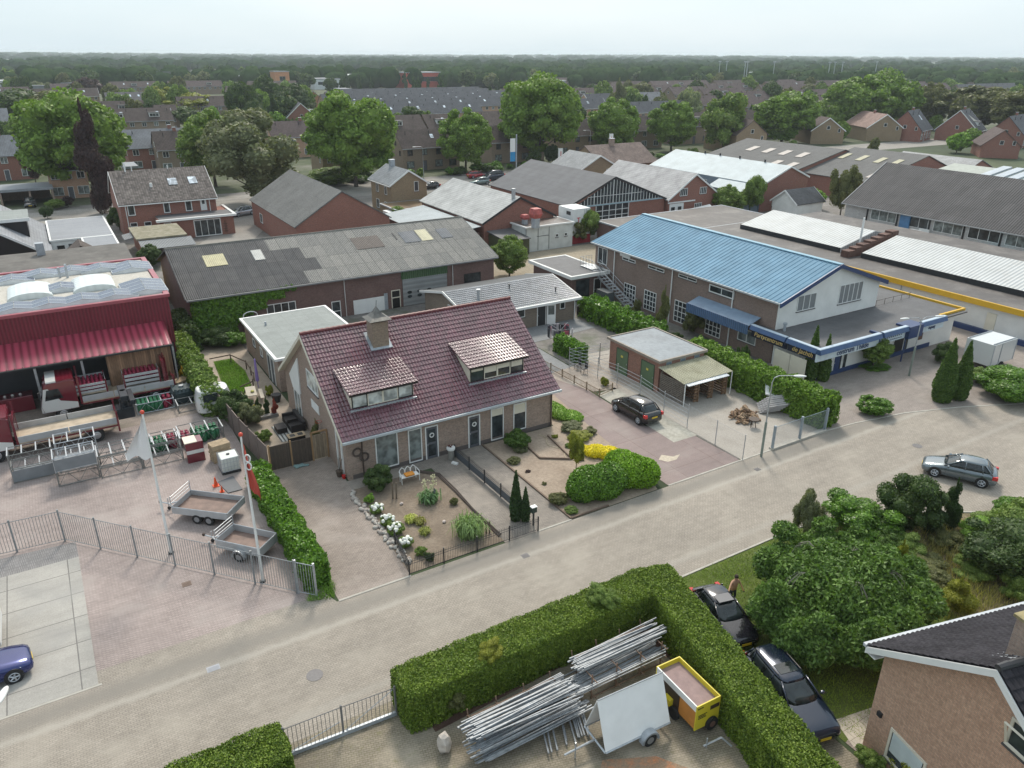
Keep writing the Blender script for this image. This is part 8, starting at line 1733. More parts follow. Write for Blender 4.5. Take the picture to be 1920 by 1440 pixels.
def trailer(label,cx,cy,ang,L,W,z,axles,wall=.32,ladder=True):
    o = thing('flat_trailer',label,'trailer',(0,0,0)); l,w = L/2,W/2
    MB().box(-l,l,-w,w,z-.06,z).build('floor',plain('trailer_ply',(.2,.135,.11),.7,var=.25,scale=2,kind='O'),o,local=True)
    for nm,q in (('left_side',(-l,l,w,w+.03)),('right_side',(-l,l,-w-.03,-w)),('front_side',(-l-.03,-l,-w,w)),('tailgate',(l,l+.03,-w,w))): MB().box(*q,z-.1,z+wall).build(nm,ALU,o,local=True)
    b = MB(); [b.cyl(a,c,.025,None,5) for a,c in (((-l,-w,z+wall),(l,-w,z+wall)),((-l,w,z+wall),(l,w,z+wall)),((-l,-w,z+wall),(-l,w,z+wall)),((l,-w,z+wall),(l,w,z+wall)))]
    if ladder:
        for s in (-1,1): b.cyl((-l,s*w,z),(-l,s*w,z+1.0),.025)
        for k in (.55,.75,.95): b.cyl((-l,-w,z+k),(-l,w,z+k),.02)
    b.build('top_rail',LATB,o,local=True)
    b = MB(); b.tube([(-l,-w*.6,z-.1),(-l-.9,0,z-.15),(-l,w*.6,z-.1)],.04); b.cyl((-l-.9,0,z-.15),(-l-1.4,0,z-.12),.04); b.cyl((-l-1.0,.1,0.08),(-l-1.0,.1,z+.15),.03); b.build('drawbar',LATB,o,local=True); MB().sph((-l-1.45,0,z-.1),.1).build('coupling',M['brown'],o,local=True); MB().cyl((-l-1.0,.05,.1),(-l-1.0,.13,.1),.1,.1,10).build('jockey_wheel',TYRE,o,local=True)
    for k in range(axles):
        x = .15+(k-(axles-1)/2)*.75
        for s in (-1,1): wy = s*(w-.05) if axles > 1 else s*(w+.16); wh = MB().cyl((x,wy-.09,.3),(x,wy+.09,.3),.3,.3,18).build('wheel',TYRE,o,local=True); MB().cyl((x,wy-.1,.3),(x,wy+.1,.3),.17,.17,12).build('rim',RIM,wh,local=True)
    if axles == 1:
        for s in (-1,1): b = MB(); [b.cyl((.15+.36*math.cos(t),s*(w+.05),.3+.36*math.sin(t)),(.15+.36*math.cos(t),s*(w+.28),.3+.36*math.sin(t)),.06,.06,5) for t in [k*math.pi/24 for k in range(25)]]; b.build('mudguard',M['galv'],o,local=True)
    o.location = (cx,cy,0); o.rotation_euler[2] = ang; return o
trailer('double-axle aluminium flat trailer with brown floor in the yard',4.73,41.95,math.atan2(41.66-44.03,6.56-3.99),3.5,1.9,.62,2); trailer('single-axle open trailer with half-sanded floor behind the bar fence',5.77,37.25,math.atan2(36.82-38.94,7.16-5.32),2.75,1.55,.55,1,.4)
for (px,py,hh,lab,ft) in ((321,1037,8.4,'white flagpole with red top carrying the white flag',0),(493,1090,8.4,'white flagpole with red top carrying the red flag',1)):
    x,y = gx(px,py); o = thing('flagpole',lab,'flagpole',(x,y,0)); MB().cyl((x,y,0),(x,y,hh),.075,.045,10).build('pole',M['white'],o); MB().sph((x,y,hh+.07),.11,10,7).build('finial',plain('red_finial',(.6,.06,.03),.4),o); MB().cyl((x,y,0),(x,y,.06),.16).build('base_plate',M['dark'],o)
    n1,n2 = 10,12; Z = np.zeros((n1,n2,3)); dx,dy = (-CA[0],-CA[1]) if ft == 0 else (CA[0],CA[1])
    for i in range(n1):
        for j in range(n2):
            u = i/(n1-1); v = j/(n2-1); top = hh-.15-.0; wd_ = (1.15 if ft == 0 else .42)*min(1,.08+v*1.15)
            z = top-v*(2.35 if ft == 0 else 2.6)-u*(.35 if ft == 0 else .8)+(.25*u*v if ft == 0 else 0); k_ = .17*math.sin(u*9+v*3)*u; Z[i,j] = (x+dx*(.05+u*wd_)+k_*dy,y+dy*(.05+u*wd_)-k_*dx,z-.12*math.sin(u*7)*v)
    fl = MB().grid(Z).build('flag',plain('white_flag' if ft == 0 else 'red_flag',(.72,.7,.7) if ft == 0 else (.42,.06,.04),.8,var=.04),None,smooth=True); tag(fl,('white drooping company flag with small dark letters on the left flagpole','red drooping flag with a white ring mark on the right flagpole')[ft],'flag')
    if ft == 0: t_ = text('OUL',.34,(0,0,0),(math.pi/2,0,0),plain('letter_maroon',(.15,.02,.06),.7),None,'flag_letters',.004); t_.parent = fl; c_ = np.array((x+dx*.62,y+dy*.62,hh-1.75)); t_.matrix_world = Matrix.Translation(Vector(c_-np.array((-dy,dx,0))*-.0+np.array((-FW[0],-FW[1],0))*.16)) @ Matrix.Rotation(AZ-math.pi/2,4,'Z') @ Matrix.Rotation(rad(-60),4,'Y'); t_.matrix_world = t_.matrix_world; t_.matrix_parent_inverse = Matrix.Translation(-fl.location)
    else:
        b = MB(); [b.cyl((x+dx*.2+dx*.13*math.cos(a_)-FW[0]*.12,y+dy*.2+dy*.13*math.cos(a_)-FW[1]*.12,hh-1.15+.2*math.sin(a_)+q),(x+dx*.2+dx*.13*math.cos(a_+.55)-FW[0]*.12,y+dy*.2+dy*.13*math.cos(a_+.55)-FW[1]*.12,hh-1.15+.2*math.sin(a_+.55)+q),.035,None,5) for q in (0,-.42) for a_ in np.arange(0,6.28,.52)]; b.build('ring_mark',M['white'],fl)
def lamp(label,x,y,h,arm,head=True,two=False):
    o = thing('street_lamp',label,'street lamp',(x,y,0)); MB().cyl((x,y,0),(x,y,2.6),.085,.085,10).build('lower_post',plain('grey_green_post',(.2,.23,.2),.6),o); b = MB(); b.cyl((x,y,2.6),(x,y,h-.5),.05,.04,8); ar = [arm]+([tuple(-a for a in arm)] if two else [])
    for a in ar: b.tube([(x,y,h-.5),(x+a[0]*.08,y+a[1]*.08,h-.15),(x+a[0]*.3,y+a[1]*.3,h),(x+a[0],y+a[1],h+.03)],.03,8)
    b.build('post',M['galv'],o)
    for a in ar: L_ = math.hypot(*a); d = (a[0]/L_,a[1]/L_); q = MB(); q.xf(rotz(math.atan2(d[1],d[0])),(x+a[0],y+a[1],h)); q.sph((.38,0,.02),(.45,.13,.08),12,6); q.build('lamp_head',M['white'],o,smooth=True)
    return o
p0 = gx(1427,856); lamp('grey street lamp with white head over the gravel yard gate',p0[0],p0[1],5.95,(1.05,-.75)); lamp('double-headed street lamp behind the forecourt cypresses',60.0,31.6+2.4,5.2,(1.2,-.4),two=True)
p1 = G(8,1305,6.6); lamp('white lamp head rising at the lower left edge',p1[0]-.55,p1[1]-1.3,6.6,(.35,.95)); p0 = gx(795,345); lamp('thin street lamp on the far street beside the brown-roofed semi',p0[0],p0[1],7.5,(-1.5,0)); p0 = gx(1105,302); lamp('street lamp on the far street near the white banners',p0[0],p0[1],7.5,(-1.5,0))
for (px,py,h,lab) in ((1101,312,5,'white banner flag right of the grey gabled house'),(1140,298,6.5,'tall white banner flag with red text'),(1046,312,4.5,'white banner flag left of the grey gabled house')):
    x,y = gx(px,py+8); o = thing('banner_flag',lab,'banner',(x,y,0)); MB().cyl((x,y,0),(x,y,h+.6),.06).build('pole',M['white'],o); MB().box(x+.1,x+1.2,y-.03,y,h-2.6,h+.5).build('banner',M['white'],o); MB().box(x+.6,x+.8,y-.045,y-.031,h-2.0,h-.2).build('text_mark',TAIL,o)
x,y = gx(968,332); o = thing('banner_post','grey post with a blue and white banner by the dark felt roof','banner',(x,y,0)); MB().cyl((x,y,0),(x,y,9),.15).build('pole',M['zinc'],o); MB().box(x-1.6,x-.3,y-.04,y,3.4,8.2).build('banner',M['white'],o); MB().box(x-1.6,x-.3,y-.06,y-.041,3.4,5.4).build('blue_print',plain('banner_blue',(.03,.25,.5),.6),o)
for i,(px,py) in enumerate(((1345,166),(1358,166),(1392,168),(1396,170),(1446,168),(1548,172),(1558,170),(1572,172),(1636,165))):
    x,y = gx(px,py); b = MB().cyl((x,y,0),(x,y,20),.35,.3,5); b.box(x-1.2,x+1.2,y-.4,y+.4,19.6,20.4); tag(b.build('floodlight_mast',M['galv']),'thin floodlight mast of the far sports ground','mast','floodlight masts')
o = thing('box_trailer','closed white box trailer with roof rails behind the forecourt shrubs','trailer',(68.3,31.8,0)); MB().box(66.6,70.2,31.0,33.4,.5,2.45).build('body',WHP,o,bevel=.03); b = MB(); [b.box(66.6,70.2,y,y+.04,2.46,2.54) for y in (31.1,33.2)]; [b.box(x,x+.05,30.96,31.0,.5,2.45) for x in (66.6,67.8,70.1)]; b.each('trim',M['zinc'],o); MB().cyl((68.3,30.9,.35),(68.3,31.2,.35),.34,.34,16).build('wheel',TYRE,o)
MB().box(64.5,67.5,29.3,29.6,0,.35).build('low_wall',_mc['navy_paint'])['kind'] = 'structure'
# pipe yard
PIPE = plain('galvanised_pipe',(.23,.245,.26),.5,.25,var=.3,scale=5,kind='O')
def pipes(label,x0,x1,y0,y1,z0,n,grp,seed,r=.035,slope=0,dx=.3):
    rr = random.Random(seed)
    for i in range(n):
        t = rr.random(); z = z0+.06*(i//12)+rr.uniform(0,.02); y = y0+(y1-y0)*((i % 12)+.5)/12; a,c = x0+rr.uniform(-dx,dx),x1+rr.uniform(-dx,dx); k = r*rr.uniform(.7,1.3)
        o = MB().cyl((a,y,z),(c,y+rr.gauss(0,.13)+slope,z+rr.uniform(-.05,.1)),k,k,6).build('steel_pipe',PIPE); tag(o,label,'steel pipe',grp)
def rack(label,xs,y0,y1,z,lev):
    o = thing('pipe_rack',label,'rack',(sum(xs)/len(xs),(y0+y1)/2,0)); RS = plain('rusty_rack_steel',(.2,.13,.09),.8,.2,var=.3,scale=6)
    b = MB(); [b.cyl((x,y,0),(x,y,z),.03,None,5) for x in xs for y in (y0,y1)]; b.each('upright',RS,o); b = MB(); [b.cyl((x,y0-.35,q),(x,y1+.35,q),.025,None,5) for x in xs for q in lev]; [b.cyl((x,y1+.35,q),(x,y1+.42,q+.25),.03,None,5) for x in xs for q in lev]; b.cyl((xs[0],y1+.1,z),(xs[-1],y1+.1,z),.03,None,5); b.cyl((xs[0],y0,.05),(xs[-1],y0,.05),.03,None,5); b.build('arm',RS,o)
rack('left rusty rack under the stacked galvanised pipes',(10.3,11.6,12.9,14.2),19.2,19.9,1.15,(.3,.65,1.0)); rack('right rusty rack near the hedge corner',(15.6,16.9,18.2,19.4),19.2,20.3,1.3,(.3,.7,1.15))
pipes('galvanised pipe on the left rack, top layer',9.9,14.6,18.9,20.0,1.05,34,'pipes on the left rack',1); pipes('galvanised pipe on the left rack, lower layers',9.8,14.7,18.6,19.6,.68,22,'pipes low on the left rack',2); pipes('galvanised pipe lying lowest on the left rack',10.0,14.9,18.4,19.4,.36,18,'lowest pipes of the left rack',5)
pipes('galvanised pipe on the right rack, top layer',15.3,19.9,19.6,20.5,1.22,26,'pipes on top of the right rack',3); pipes('galvanised pipe low on the right rack',14.9,19.6,19.0,20.0,.72,26,'pipes low on the right rack',4,slope=.1); pipes('pipe lying behind between the two racks',13.6,16.4,19.7,20.6,.3,12,'pipes between the racks',8)
rr = random.Random(9)
for i in range(12): x = 12.2+rr.random()*2.4; o = MB().cyl((x,17.6+rr.random()*.3,.1+.04*(i % 3)),(x+.55,18.9+rr.random()*.3,.16+.04*(i % 3)),.04,None,5).build('steel_pipe',PIPE); tag(o,'short steel tube lying crosswise under the left rack','steel pipe','short tubes under the left rack')
b = MB(); b.sph((9.1,20.0,.42),(.32,.3,.48),7,5,.35); tag(b.build('boulder',plain('pale_boulder',(.45,.4,.35),.9,var=.2,scale=4)),'pale angular boulder at the foot of the pipe stack','boulder')
o = thing('sign_trailer','single-axle trailer carrying a blank white A-shaped advertising board','trailer',(15.6,17.0,0))
q0,q1 = np.array((14.15,16.35)),np.array((17.25,16.2)); u = (q1-q0)/np.linalg.norm(q1-q0); nrm = np.array((-u[1],u[0])); t0 = q0+nrm*.72; t1 = q1+nrm*.72; r0 = q0+nrm*1.45; r1 = q1+nrm*1.45
SG = plain('worn_white_board',(.8,.8,.79),.6,var=.05)
for nm,(a,c,e,f) in (('front_board',(q0,q1,t1,t0)),('rear_board',(r1,r0,t0+nrm*.05,t1+nrm*.05))): P_ = [np.array((*a,.55)),np.array((*c,.55)),np.array((*e,2.45)),np.array((*f,2.45))]; n3 = np.cross(P_[1]-P_[0],P_[3]-P_[0]); n3 = n3/np.linalg.norm(n3)*.03; MB().add([*P_,*[p_-n3 for p_ in P_]],[(0,1,2,3),(7,6,5,4),(0,4,5,1),(1,5,6,2),(2,6,7,3),(3,7,4,0)]).build(nm,SG,o)
b = MB(); [b.cyl((*a,.5),(*c,.5),.05,None,4) for a,c in ((q0,q1),(r0,r1),(q0,r0),(q1,r1))]; mid = (q0+r0)/2; b.cyl((*mid,.5),(*(mid-u*1.4),.42),.045); b.cyl((*(mid-u*.9),0),(*(mid-u*.9),.8),.03); b.cyl((*t0,2.5),(*t1,2.5),.03); b.build('frame',M['galv'],o)
for s,p_ in ((-1,q0+u*2.0-nrm*.12),(1,r0+u*2.0+nrm*.12)):
    wh = MB().cyl((*(p_-nrm*.09),.3),(*(p_+nrm*.09),.3),.3,.3,16).build('wheel',TYRE,o); MB().cyl((*(p_-nrm*.1),.3),(*(p_+nrm*.1),.3),.16,.16,12).build('rim',RIM,wh); b = MB(); [b.cyl((*(p_-nrm*.14+u*.37*math.cos(t)),.3+.37*math.sin(t)),(*(p_+nrm*.14+u*.37*math.cos(t)),.3+.37*math.sin(t)),.05,None,5) for t in [k*math.pi/24 for k in range(25)]]; b.build('mudguard',M['zinc'],o)
YE = plain('yellow_trailer_paint',(.62,.5,.03),.45,var=.05); o = thing('stall_trailer','yellow open-topped trailer with orange hatch and small black lettering beside the white board','trailer',(18.55,16.7,0)); o['_w'] = [0.,0.,0.]
b = MB(); b.box(-.62,.62,-1.25,-1.2,.35,1.6); b.box(-.62,.62,1.2,1.25,.35,1.6); b.box(.57,.62,-1.2,1.2,.35,1.6); b.build('shell',YE,o,local=True); MB().box(-.62,-.57,-1.2,1.2,1.3,1.6).build('upper_side',M['white'],o,local=True); MB().box(-.6,-.57,-1.2,-.25,.4,1.28).build('orange_hatch',plain('orange_ply',(.5,.2,.04),.5,var=.15,scale=3),o,local=True); MB().box(-.57,.57,-1.2,1.2,1.3,1.36).build('roof_sheet',plain('dusty_pink_roof',(.26,.18,.17),.8,var=.15,scale=3),o,local=True); MB().box(-.59,-.56,-.2,1.2,.4,1.28).build('dark_recess',M['brown'],o,local=True); MB().box(-.8,-.6,.1,.5,.5,.8).build('side_step',YE,o,local=True)
wh = MB().cyl((.22,-1.37,.42),(.22,-1.26,.42),.3,.3,18).build('spare_wheel',TYRE,o,local=True); MB().cyl((.22,-1.385,.42),(.22,-1.3,.42),.14,.14,12).build('rim',plain('rusty_rim',(.15,.08,.06),.7),wh,local=True); [MB().cyl((s*.62,-.1,.28),(s*.74,-.1,.28),.28,.28,16).build('wheel',TYRE,o,local=True) for s in (-1,1)]
b = MB(); b.box(.1,.57,-1.262,-1.251,1.12,1.32); b.build('silhouette_print',M['brown'],o,local=True)
b = MB(); [b.box(-.5,-.5+w_,-1.262,-1.251,z,z+.035) for w_,z in ((.45,1.05),(.38,.97),(.42,.89))]; b.build('text_lines',M['black'],o,local=True); t_ = text('www.',.13,(-.42,-1.256,1.42),(math.pi/2,0,0),M['black'],o)
o.rotation_euler[2] = rad(-2); o['_w'] = [18.55,16.7,0]
b = MB(); x,y = gx(1350,1400); b.tube([(x-.6,y+.3,.1),(x,y,.5),(x+.3,y-.3,.15)],.04); b.cyl((x-.5,y+.25,0),(x-.5,y+.25,.5),.03); tag(b.build('tow_bar',M['galv']),'loose steel drawbar lying by the hedge','drawbar')
# gravel yard odds
rr = random.Random(4); cx,cy = gx(1395,785)
for i in range(90):
    a_ = rr.random()*6.28; q = rr.random()**.6*1.0; z = max(.05,(1.1-q)*.9*rr.random()); x,y = cx+q*math.cos(a_)*1.15,cy+q*math.sin(a_)*.9; d = rr.random()*3.14; L_ = rr.uniform(.2,.55); e = rr.uniform(-.2,.2)
    o = MB().cyl((x-L_*.5*math.cos(d),y-L_*.5*math.sin(d),z),(x+L_*.5*math.cos(d),y+L_*.5*math.sin(d),z+abs(e)),rr.uniform(.05,.12),None,5).build('firewood_piece',plain('firewood_%d' % (i % 3),((.24,.15,.09),(.32,.22,.14),(.17,.11,.075))[i % 3],.9,var=.2,scale=6)); tag(o,'piece of split firewood in the heap on the gravel yard','firewood','firewood heap on the gravel yard')
PW = plain('whitewashed_pallet',(.36,.34,.33),.85,var=.2,scale=4,kind='O')
for i in range(5):
    x,y = gx(1440,772); o = mkobj('wooden_pallet',PM.copy(),None,None,(x+.12*i,y-.1*i,.35+.13*i),(1.3,1.2,1),rad(-35)); o.data.materials.clear(); o.data.materials.append(PW); o.rotation_euler = (rad(28),rad(-12),rad(-35)); o['_w'] = [0,0,0]; tag(o,'grey slatted pallet leaning in the pile by the bushy hedge','pallet','pallets leaning by the bushy hedge')
x,y = gx(1460,765); b = MB(); b.slab([(x-1.0,y+.6,1.2),(x+.6,y-1.2,.9),(x+1.4,y-.5,1.35),(x-.2,y+1.4,1.65)],.12); tag(b.build('white_sheet',M['white']),'white bent panel lying on the pallets by the bushy hedge','panel')
o = thing('old_table','small brown upturned table beside the firewood heap','table',(x,y,0)); x,y = gx(1412,800); MB().cyl((x,y,.6),(x,y,.64),.4,.4,10).build('table_top',M['brown'],o); b = MB(); [b.cyl((x+.25*math.cos(a_),y+.25*math.sin(a_),0),(x+.1*math.cos(a_),y+.1*math.sin(a_),.6),.025) for a_ in (0,1.6,3.1,4.7)]; b.build('leg',M['brown'],o)
def plate(label,px,py,w,d,mat,name='drain_grate',rd=False):
    x,y = gx(px,py); b = MB()
    if rd: b.cyl((x,y,-.01),(x,y,.012),w,w,28)
    else: b.box(x-w/2,x+w/2,y-d/2,y+d/2,-.01,.012); [b.box(x-w/2+.04,x+w/2-.04,y-d/2+.05+k*(d-.1)/5,y-d/2+.05+k*(d-.1)/5+.02,.012,.02) for k in range(5)]
    o = b.build(name,mat); tag(o,label,'manhole' if rd else 'drain')
MH_ = plain('cast_iron',(.14,.13,.13),.6,var=.15,scale=9); plate('round manhole cover in the middle of the street',590,1266,.36,0,MH_,'manhole_cover',True); plate('pale double street drain near the paver forecourt',400,1253,.55,.35,plain('pale_grate',(.36,.36,.38),.6)); plate('dark square street drain before the iron fence',985,1042,.42,.35,MH_); plate('dark street drain before the red driveway',1420,880,.4,.35,MH_); plate('square brown drain cover in the paver forecourt',350,1095,.45,.4,plain('brown_plate',(.2,.14,.11),.8)); plate('street drain by the rough garden',1550,957,.6,.35,MH_); plate('small oval cover near the grey-blue car',1720,836,.32,0,MH_,'manhole_cover',True)
x,y = gx(768,902); o = thing('garden_bench','ornate white metal garden bench with an orange cushion','bench',(x,y,0)); b = MB(); [b.tube([(x+dx-.18*math.cos(0),y+.22,.45),(x+dx-.16,y+.25,.8),(x+dx,y+.26,.95),(x+dx+.16,y+.25,.8),(x+dx+.18,y+.22,.45)],.025) for dx in (-.38,0,.38)]; [b.tube([(x+s*.6,y+.22,.75),(x+s*.62,y-.2,.68),(x+s*.6,y-.22,0)],.025) for s in (-1,1)]; [b.cyl((x+s*.55,y+.22,0),(x+s*.55,y+.22,.5),.025) for s in (-1,1)]; b.build('backrest',M['white'],o); MB().box(x-.6,x+.6,y-.22,y+.24,.42,.46).build('seat',M['white'],o)
tag(MB().box(x-.32,x+.3,y-.24,y+.2,.465,.6).build('cushion',plain('orange_fabric',(.6,.24,.04),.9),None,bevel=.05),'orange cushion on the ornate white bench','cushion')
o = thing('planter','milk can planter with a white rim beside the left front door','planter',(0,0,0)); x,y = gx(846,862); MB().lathe([(.18,0),(.2,.3),(.2,.62),(.16,.75)],(x,y,0),12).build('can',plain('old_zinc_can',(.25,.24,.22),.6,.3),o); MB().lathe([(.25,.76),(.29,.82),(.29,.95),(.22,.95)],(x,y,0),14).build('bowl',M['white'],o); b = MB(); [b.sph((x+R.uniform(-.15,.15),y+R.uniform(-.15,.15),1.0+R.random()*.08),.05,5,3) for i in range(9)]; b.build('plants',plain('dark_red_plant',(.1,.03,.025),.8),o)
x,y = gx(853,870); tag(MB().xf(rotz(.5),(x,y,0)).box(-.1,.1,-.22,.22,0,.12).build('shoe_scraper',M['white']),'small white object on the path by the milk can planter','ornament')
b = MB(); x,y = gx(740,935); [b.cyl((x+dx,y+dy,0),(x+dx+.03,y+dy,1.1),.055,.045,7) for dx,dy in ((-.1,.05),(.1,-.05))]; tag(b.build('timber_posts',plain('old_log',(.14,.11,.08),.9)),'two old upright logs before the dark garden bush','log')
b = MB(); x,y = gx(915,1000); [b.cyl((x+dx,y+dy,0),(x+dx,y+dy,.85),.05,.045,7) for dx,dy in ((-.08,.05),(.08,-.05))]; tag(b.build('timber_posts',plain('old_log',(0,0,0))),'two short upright logs beside the big ornamental grass','log')
b = MB(); x,y = gx(815,940); b.xf(rotz(.3),(x,y,0)); b.prism([(-.12,0),(.12,0),(.1,.75),(0,.95),(-.1,.7)],'y',-.02,.02); tag(b.build('slate_stele',plain('grey_slate',(.13,.14,.14),.6)),'pointed grey slate standing by the yucca','ornament')
for px,py,lab in ((753,946,'small white garden ornament on the soil'),(833,980,'small pink garden ornament on the soil')): x,y = gx(px,py); tag(MB().sph((x,y,.08),(.12,.1,.08),7,5,.3).build('garden_ornament',plain('pale_ornament',(.5,.42,.38),.7)),lab,'ornament')
x,y = gx(637,893); o = thing('wicker_pot','dark wicker basket pot at the left house corner','pot',(x,y,0)); MB().lathe([(.16,0),(.22,.4),(.24,.42)],(x,y,0),10).build('basket',plain('wicker',(.08,.055,.04),.9),o); b = MB(); [b.cyl((x,y,.3),(x+R.uniform(-.25,.25),y+R.uniform(-.25,.25),1.3),.012) for i in range(5)]; b.build('branches',plain('twig',(0,0,0)),o)
x,y = gx(659,893); tag(MB().lathe([(.1,0),(.15,.3),(.16,.32)],(x,y,0),10).build('plant_pot',M['dark']),'dark pot of the feathery tree by the left window','pot'); x,y = gx(645,897); tag(MB().lathe([(.1,0),(.13,.25)],(x,y,0),9).build('red_pot',TAIL),'small red pot beside the wicker basket','pot')
x,y = gx(1000,985); o = thing('mailbox','white-topped post box on a dark post at the garden gate','mailbox',(x,y,0)); MB().box(x-.04,x+.04,y-.04,y+.04,0,.9).build('post',IRON,o); MB().box(x-.16,x+.16,y-.12,y+.12,.9,1.25).build('box',plain('dark_green_box',(.03,.05,.04),.5),o); MB().box(x-.18,x+.18,y-.14,y+.14,1.25,1.29).build('lid',M['white'],o)
x,y = gx(562,875); b = MB(); [b.sph((x+R.uniform(-.5,.5),y+R.uniform(-.15,.15),.07),(.14,.1,.08),6,4,.4) for i in range(12)]; tag(b.build('pebble_heap',plain('turquoise_stuff',(.2,.3,.3),.7,var=.5,scale=20)),'small heap of turquoise and grey bits before the reed fence','heap')
x,y = 10.9,57.3; o = thing('picnic_table','pale wooden picnic table with two attached benches on the terrace','picnic table',(x,y,0)); o['_w'] = [0.,0.,0.]; PT = plain('pale_picnic_wood',(.42,.37,.3),.85,kind='O'); MB().box(-.38,.38,-.95,.95,.72,.77).build('table_top',PT,o,local=True); [MB().box(s*.75-.14,s*.75+.14,-.95,.95,.42,.46).build('bench_seat',PT,o,local=True) for s in (-1,1)]; b = MB(); [b.tube([(-.75,t,0),(-.3,t,.72)],.04) or b.tube([(.75,t,0),(.3,t,.72)],.04) or b.cyl((-.85,t,.38),(.85,t,.38),.035) for t in (-.65,.65)]; b.build('frame',M['brown'],o,local=True); o.rotation_euler[2] = rad(-8)
tag(MB().sph((10.95,57.0,.86),(.16,.16,.1),8,5,.4).build('fruit_bowl',plain('yellow_green_bowl',(.35,.33,.08),.7)),'bowl of yellow-green plants on the picnic table','bowl')
tag(MB().cyl((11.95,59.5,0),(11.95,59.5,1.0),.03).cyl((11.95,59.5,.6),(11.95,59.5,2.5),.15,.06,8).build('closed_parasol',plain('lilac_fabric',(.22,.15,.38),.8)),'closed lilac parasol by the branch fence','parasol')
WK = plain('dark_wicker',(.022,.018,.018),.7)
o = thing('lounge_sofa','dark wicker lounge sofa against the house on the terrace','sofa',(12.4,51.2,0)); MB().box(11.9,12.9,49.9,52.4,0,.38).build('seat',WK,o); MB().box(12.7,12.95,49.9,52.4,.38,.75).build('backrest',WK,o); [MB().box(11.9,12.7,y,y+.15,.38,.6).build('armrest',WK,o) for y in (49.9,51.0,52.25)]
tag(MB().box(11.0,11.7,50.3,51.3,0,.4).build('ottoman',WK),'dark wicker ottoman in front of the lounge sofa','ottoman'); o = thing('fire_table','low dark table with two square openings and light wooden rim','table',(11.9,48.6,0)); MB().box(11.3,12.4,48.3,48.9,0,.5).build('base',WK,o); b = MB().box(11.25,12.45,48.25,48.95,.505,.54); b.build('rim',PAL,o); b = MB().box(11.4,11.75,48.4,48.8,.541,.55); b.box(11.95,12.3,48.4,48.8,.541,.55); b.build('opening',M['black'],o)
tag(MB().box(10.9,12.6,49.0,51.8,.006,.015).build('striped_rug',sheet('zebra_rug',(.4,.4,.38),.25,.9,contrast=.85,var=.1)),'black and white striped rug under the ottoman','rug'); bush(0,0,.35,1.0,'yellowgreen','potted plant with yellow-orange flowers behind the house gable','e',2,xy=(12.3,57.4)); tag(MB().lathe([(.25,0),(.38,.6),(.38,.62)],(12.5,56.0,0),12).build('black_tub',M['dark']),'black plant tub by the rear gable','tub')
bush(0,0,.5,2.2,'olive','dark climbing plant at the house corner above the pale gate','col',2,xy=(12.7,46.4)); tag(MB().box(10.0,11.9,53.3,53.7,0,.22).build('planter_box',plain('grey_planter',(.2,.19,.18),.8)),'low grey planter edge before the cone conifers','planter')
b = MB(); [b.cyl((13.05+.0-.3+.22*math.cos(a_),45.9+.22*math.sin(a_),2.45),(12.75+.22*math.cos(a_+.5),45.9+.22*math.sin(a_+.5),2.45),.012,None,4) for a_ in np.arange(0,6.28,.5)]; tag(b.build('basketball_hoop',TAIL),'small red basketball ring on the house gable','hoop')
o = thing('rotary_dryer','rotary clothes dryer full of dark and pink washing on the patio','clothes dryer',(38.5,55.8,0)); x,y = 38.9,55.6; b = MB().cyl((x,y,0),(x,y,1.8),.025); [b.cyl((x,y,1.3),(x+1.3*math.cos(a_),y+1.3*math.sin(a_),1.75),.015) for a_ in (.4,1.97,3.54,5.11)]; b.build('frame',M['galv'],o)
for i,(a_,c) in enumerate([(k*.42,((.05,.045,.06),(.3,.07,.1),(.03,.03,.035),(.45,.42,.43),(.1,.09,.11))[k % 5]) for k in range(15)]):
    q = 1.15 if i % 2 else .85; X_,Y_ = x+q*math.cos(a_),y+q*math.sin(a_); t_ = a_+math.pi/2; MB().xf(rotz(t_),(X_,Y_,0)).box(-.25,.25,-.02,.02,.55+.2*(i % 3),1.6).build('laundry',plain('cloth_%d' % (i % 5),c,.9),o)
b = MB(); [b.box(x0,x0+.5,59.7,60.2,.38,.42) for x0 in (33.6,)]; o = thing('garden_table','small dark garden table and chair by the bungalow wall','table',(33.9,59.9,0)); x,y = gx(985,602); MB().box(x-.5,x+.5,y-.3,y+.3,.6,.64).build('table_top',M['dark'],o); b = MB(); [b.cyl((x+sx*.45,y+sy*.25,0),(x+sx*.45,y+sy*.25,.6),.025) for sx in (-1,1) for sy in (-1,1)]; b.build('leg',M['dark'],o)
for i,(px,py) in enumerate(((1083,692),(1095,700))):
    x,y = gx(px,py); o = thing('folding_chair',('left','right')[i]+' black folding chair at the rail fence','chair',(x,y,0)); MB().box(x-.22,x+.22,y-.2,y+.2,.42,.46).build('seat',M['dark'],o); MB().box(x+.2,x+.23,y-.2,y+.2,.46,.95).build('backrest',M['dark'],o); b = MB(); [b.cyl((x+sx*.2,y+sy*.2,0),(x+sx*.2,y+sy*.2,.42),.015) for sx in (-1,1) for sy in (-1,1)]; b.build('leg',M['dark'],o)
bush(1134,722,.42,.8,'yellowgreen','small yellow-green potted maple behind the picket fence','e',2); tag(MB().box(34.4,35.2,55.3,55.9,0,.5).build('planter_box',LWD),'orange wooden planter box at the patio hedge','planter') if False else None
pl = plain('turquoise_pool',(.04,.42,.5),.3); x,y = gx(1855,482); tag(MB().cyl((x,y,0),(x,y,.5),1.6,1.6,20).build('paddling_pool',pl),'round turquoise paddling pool on the far terrace','pool'); patch('terrace',gp((1720,462),(1930,500),(1930,450),(1760,440)),.01,M['gravel'])
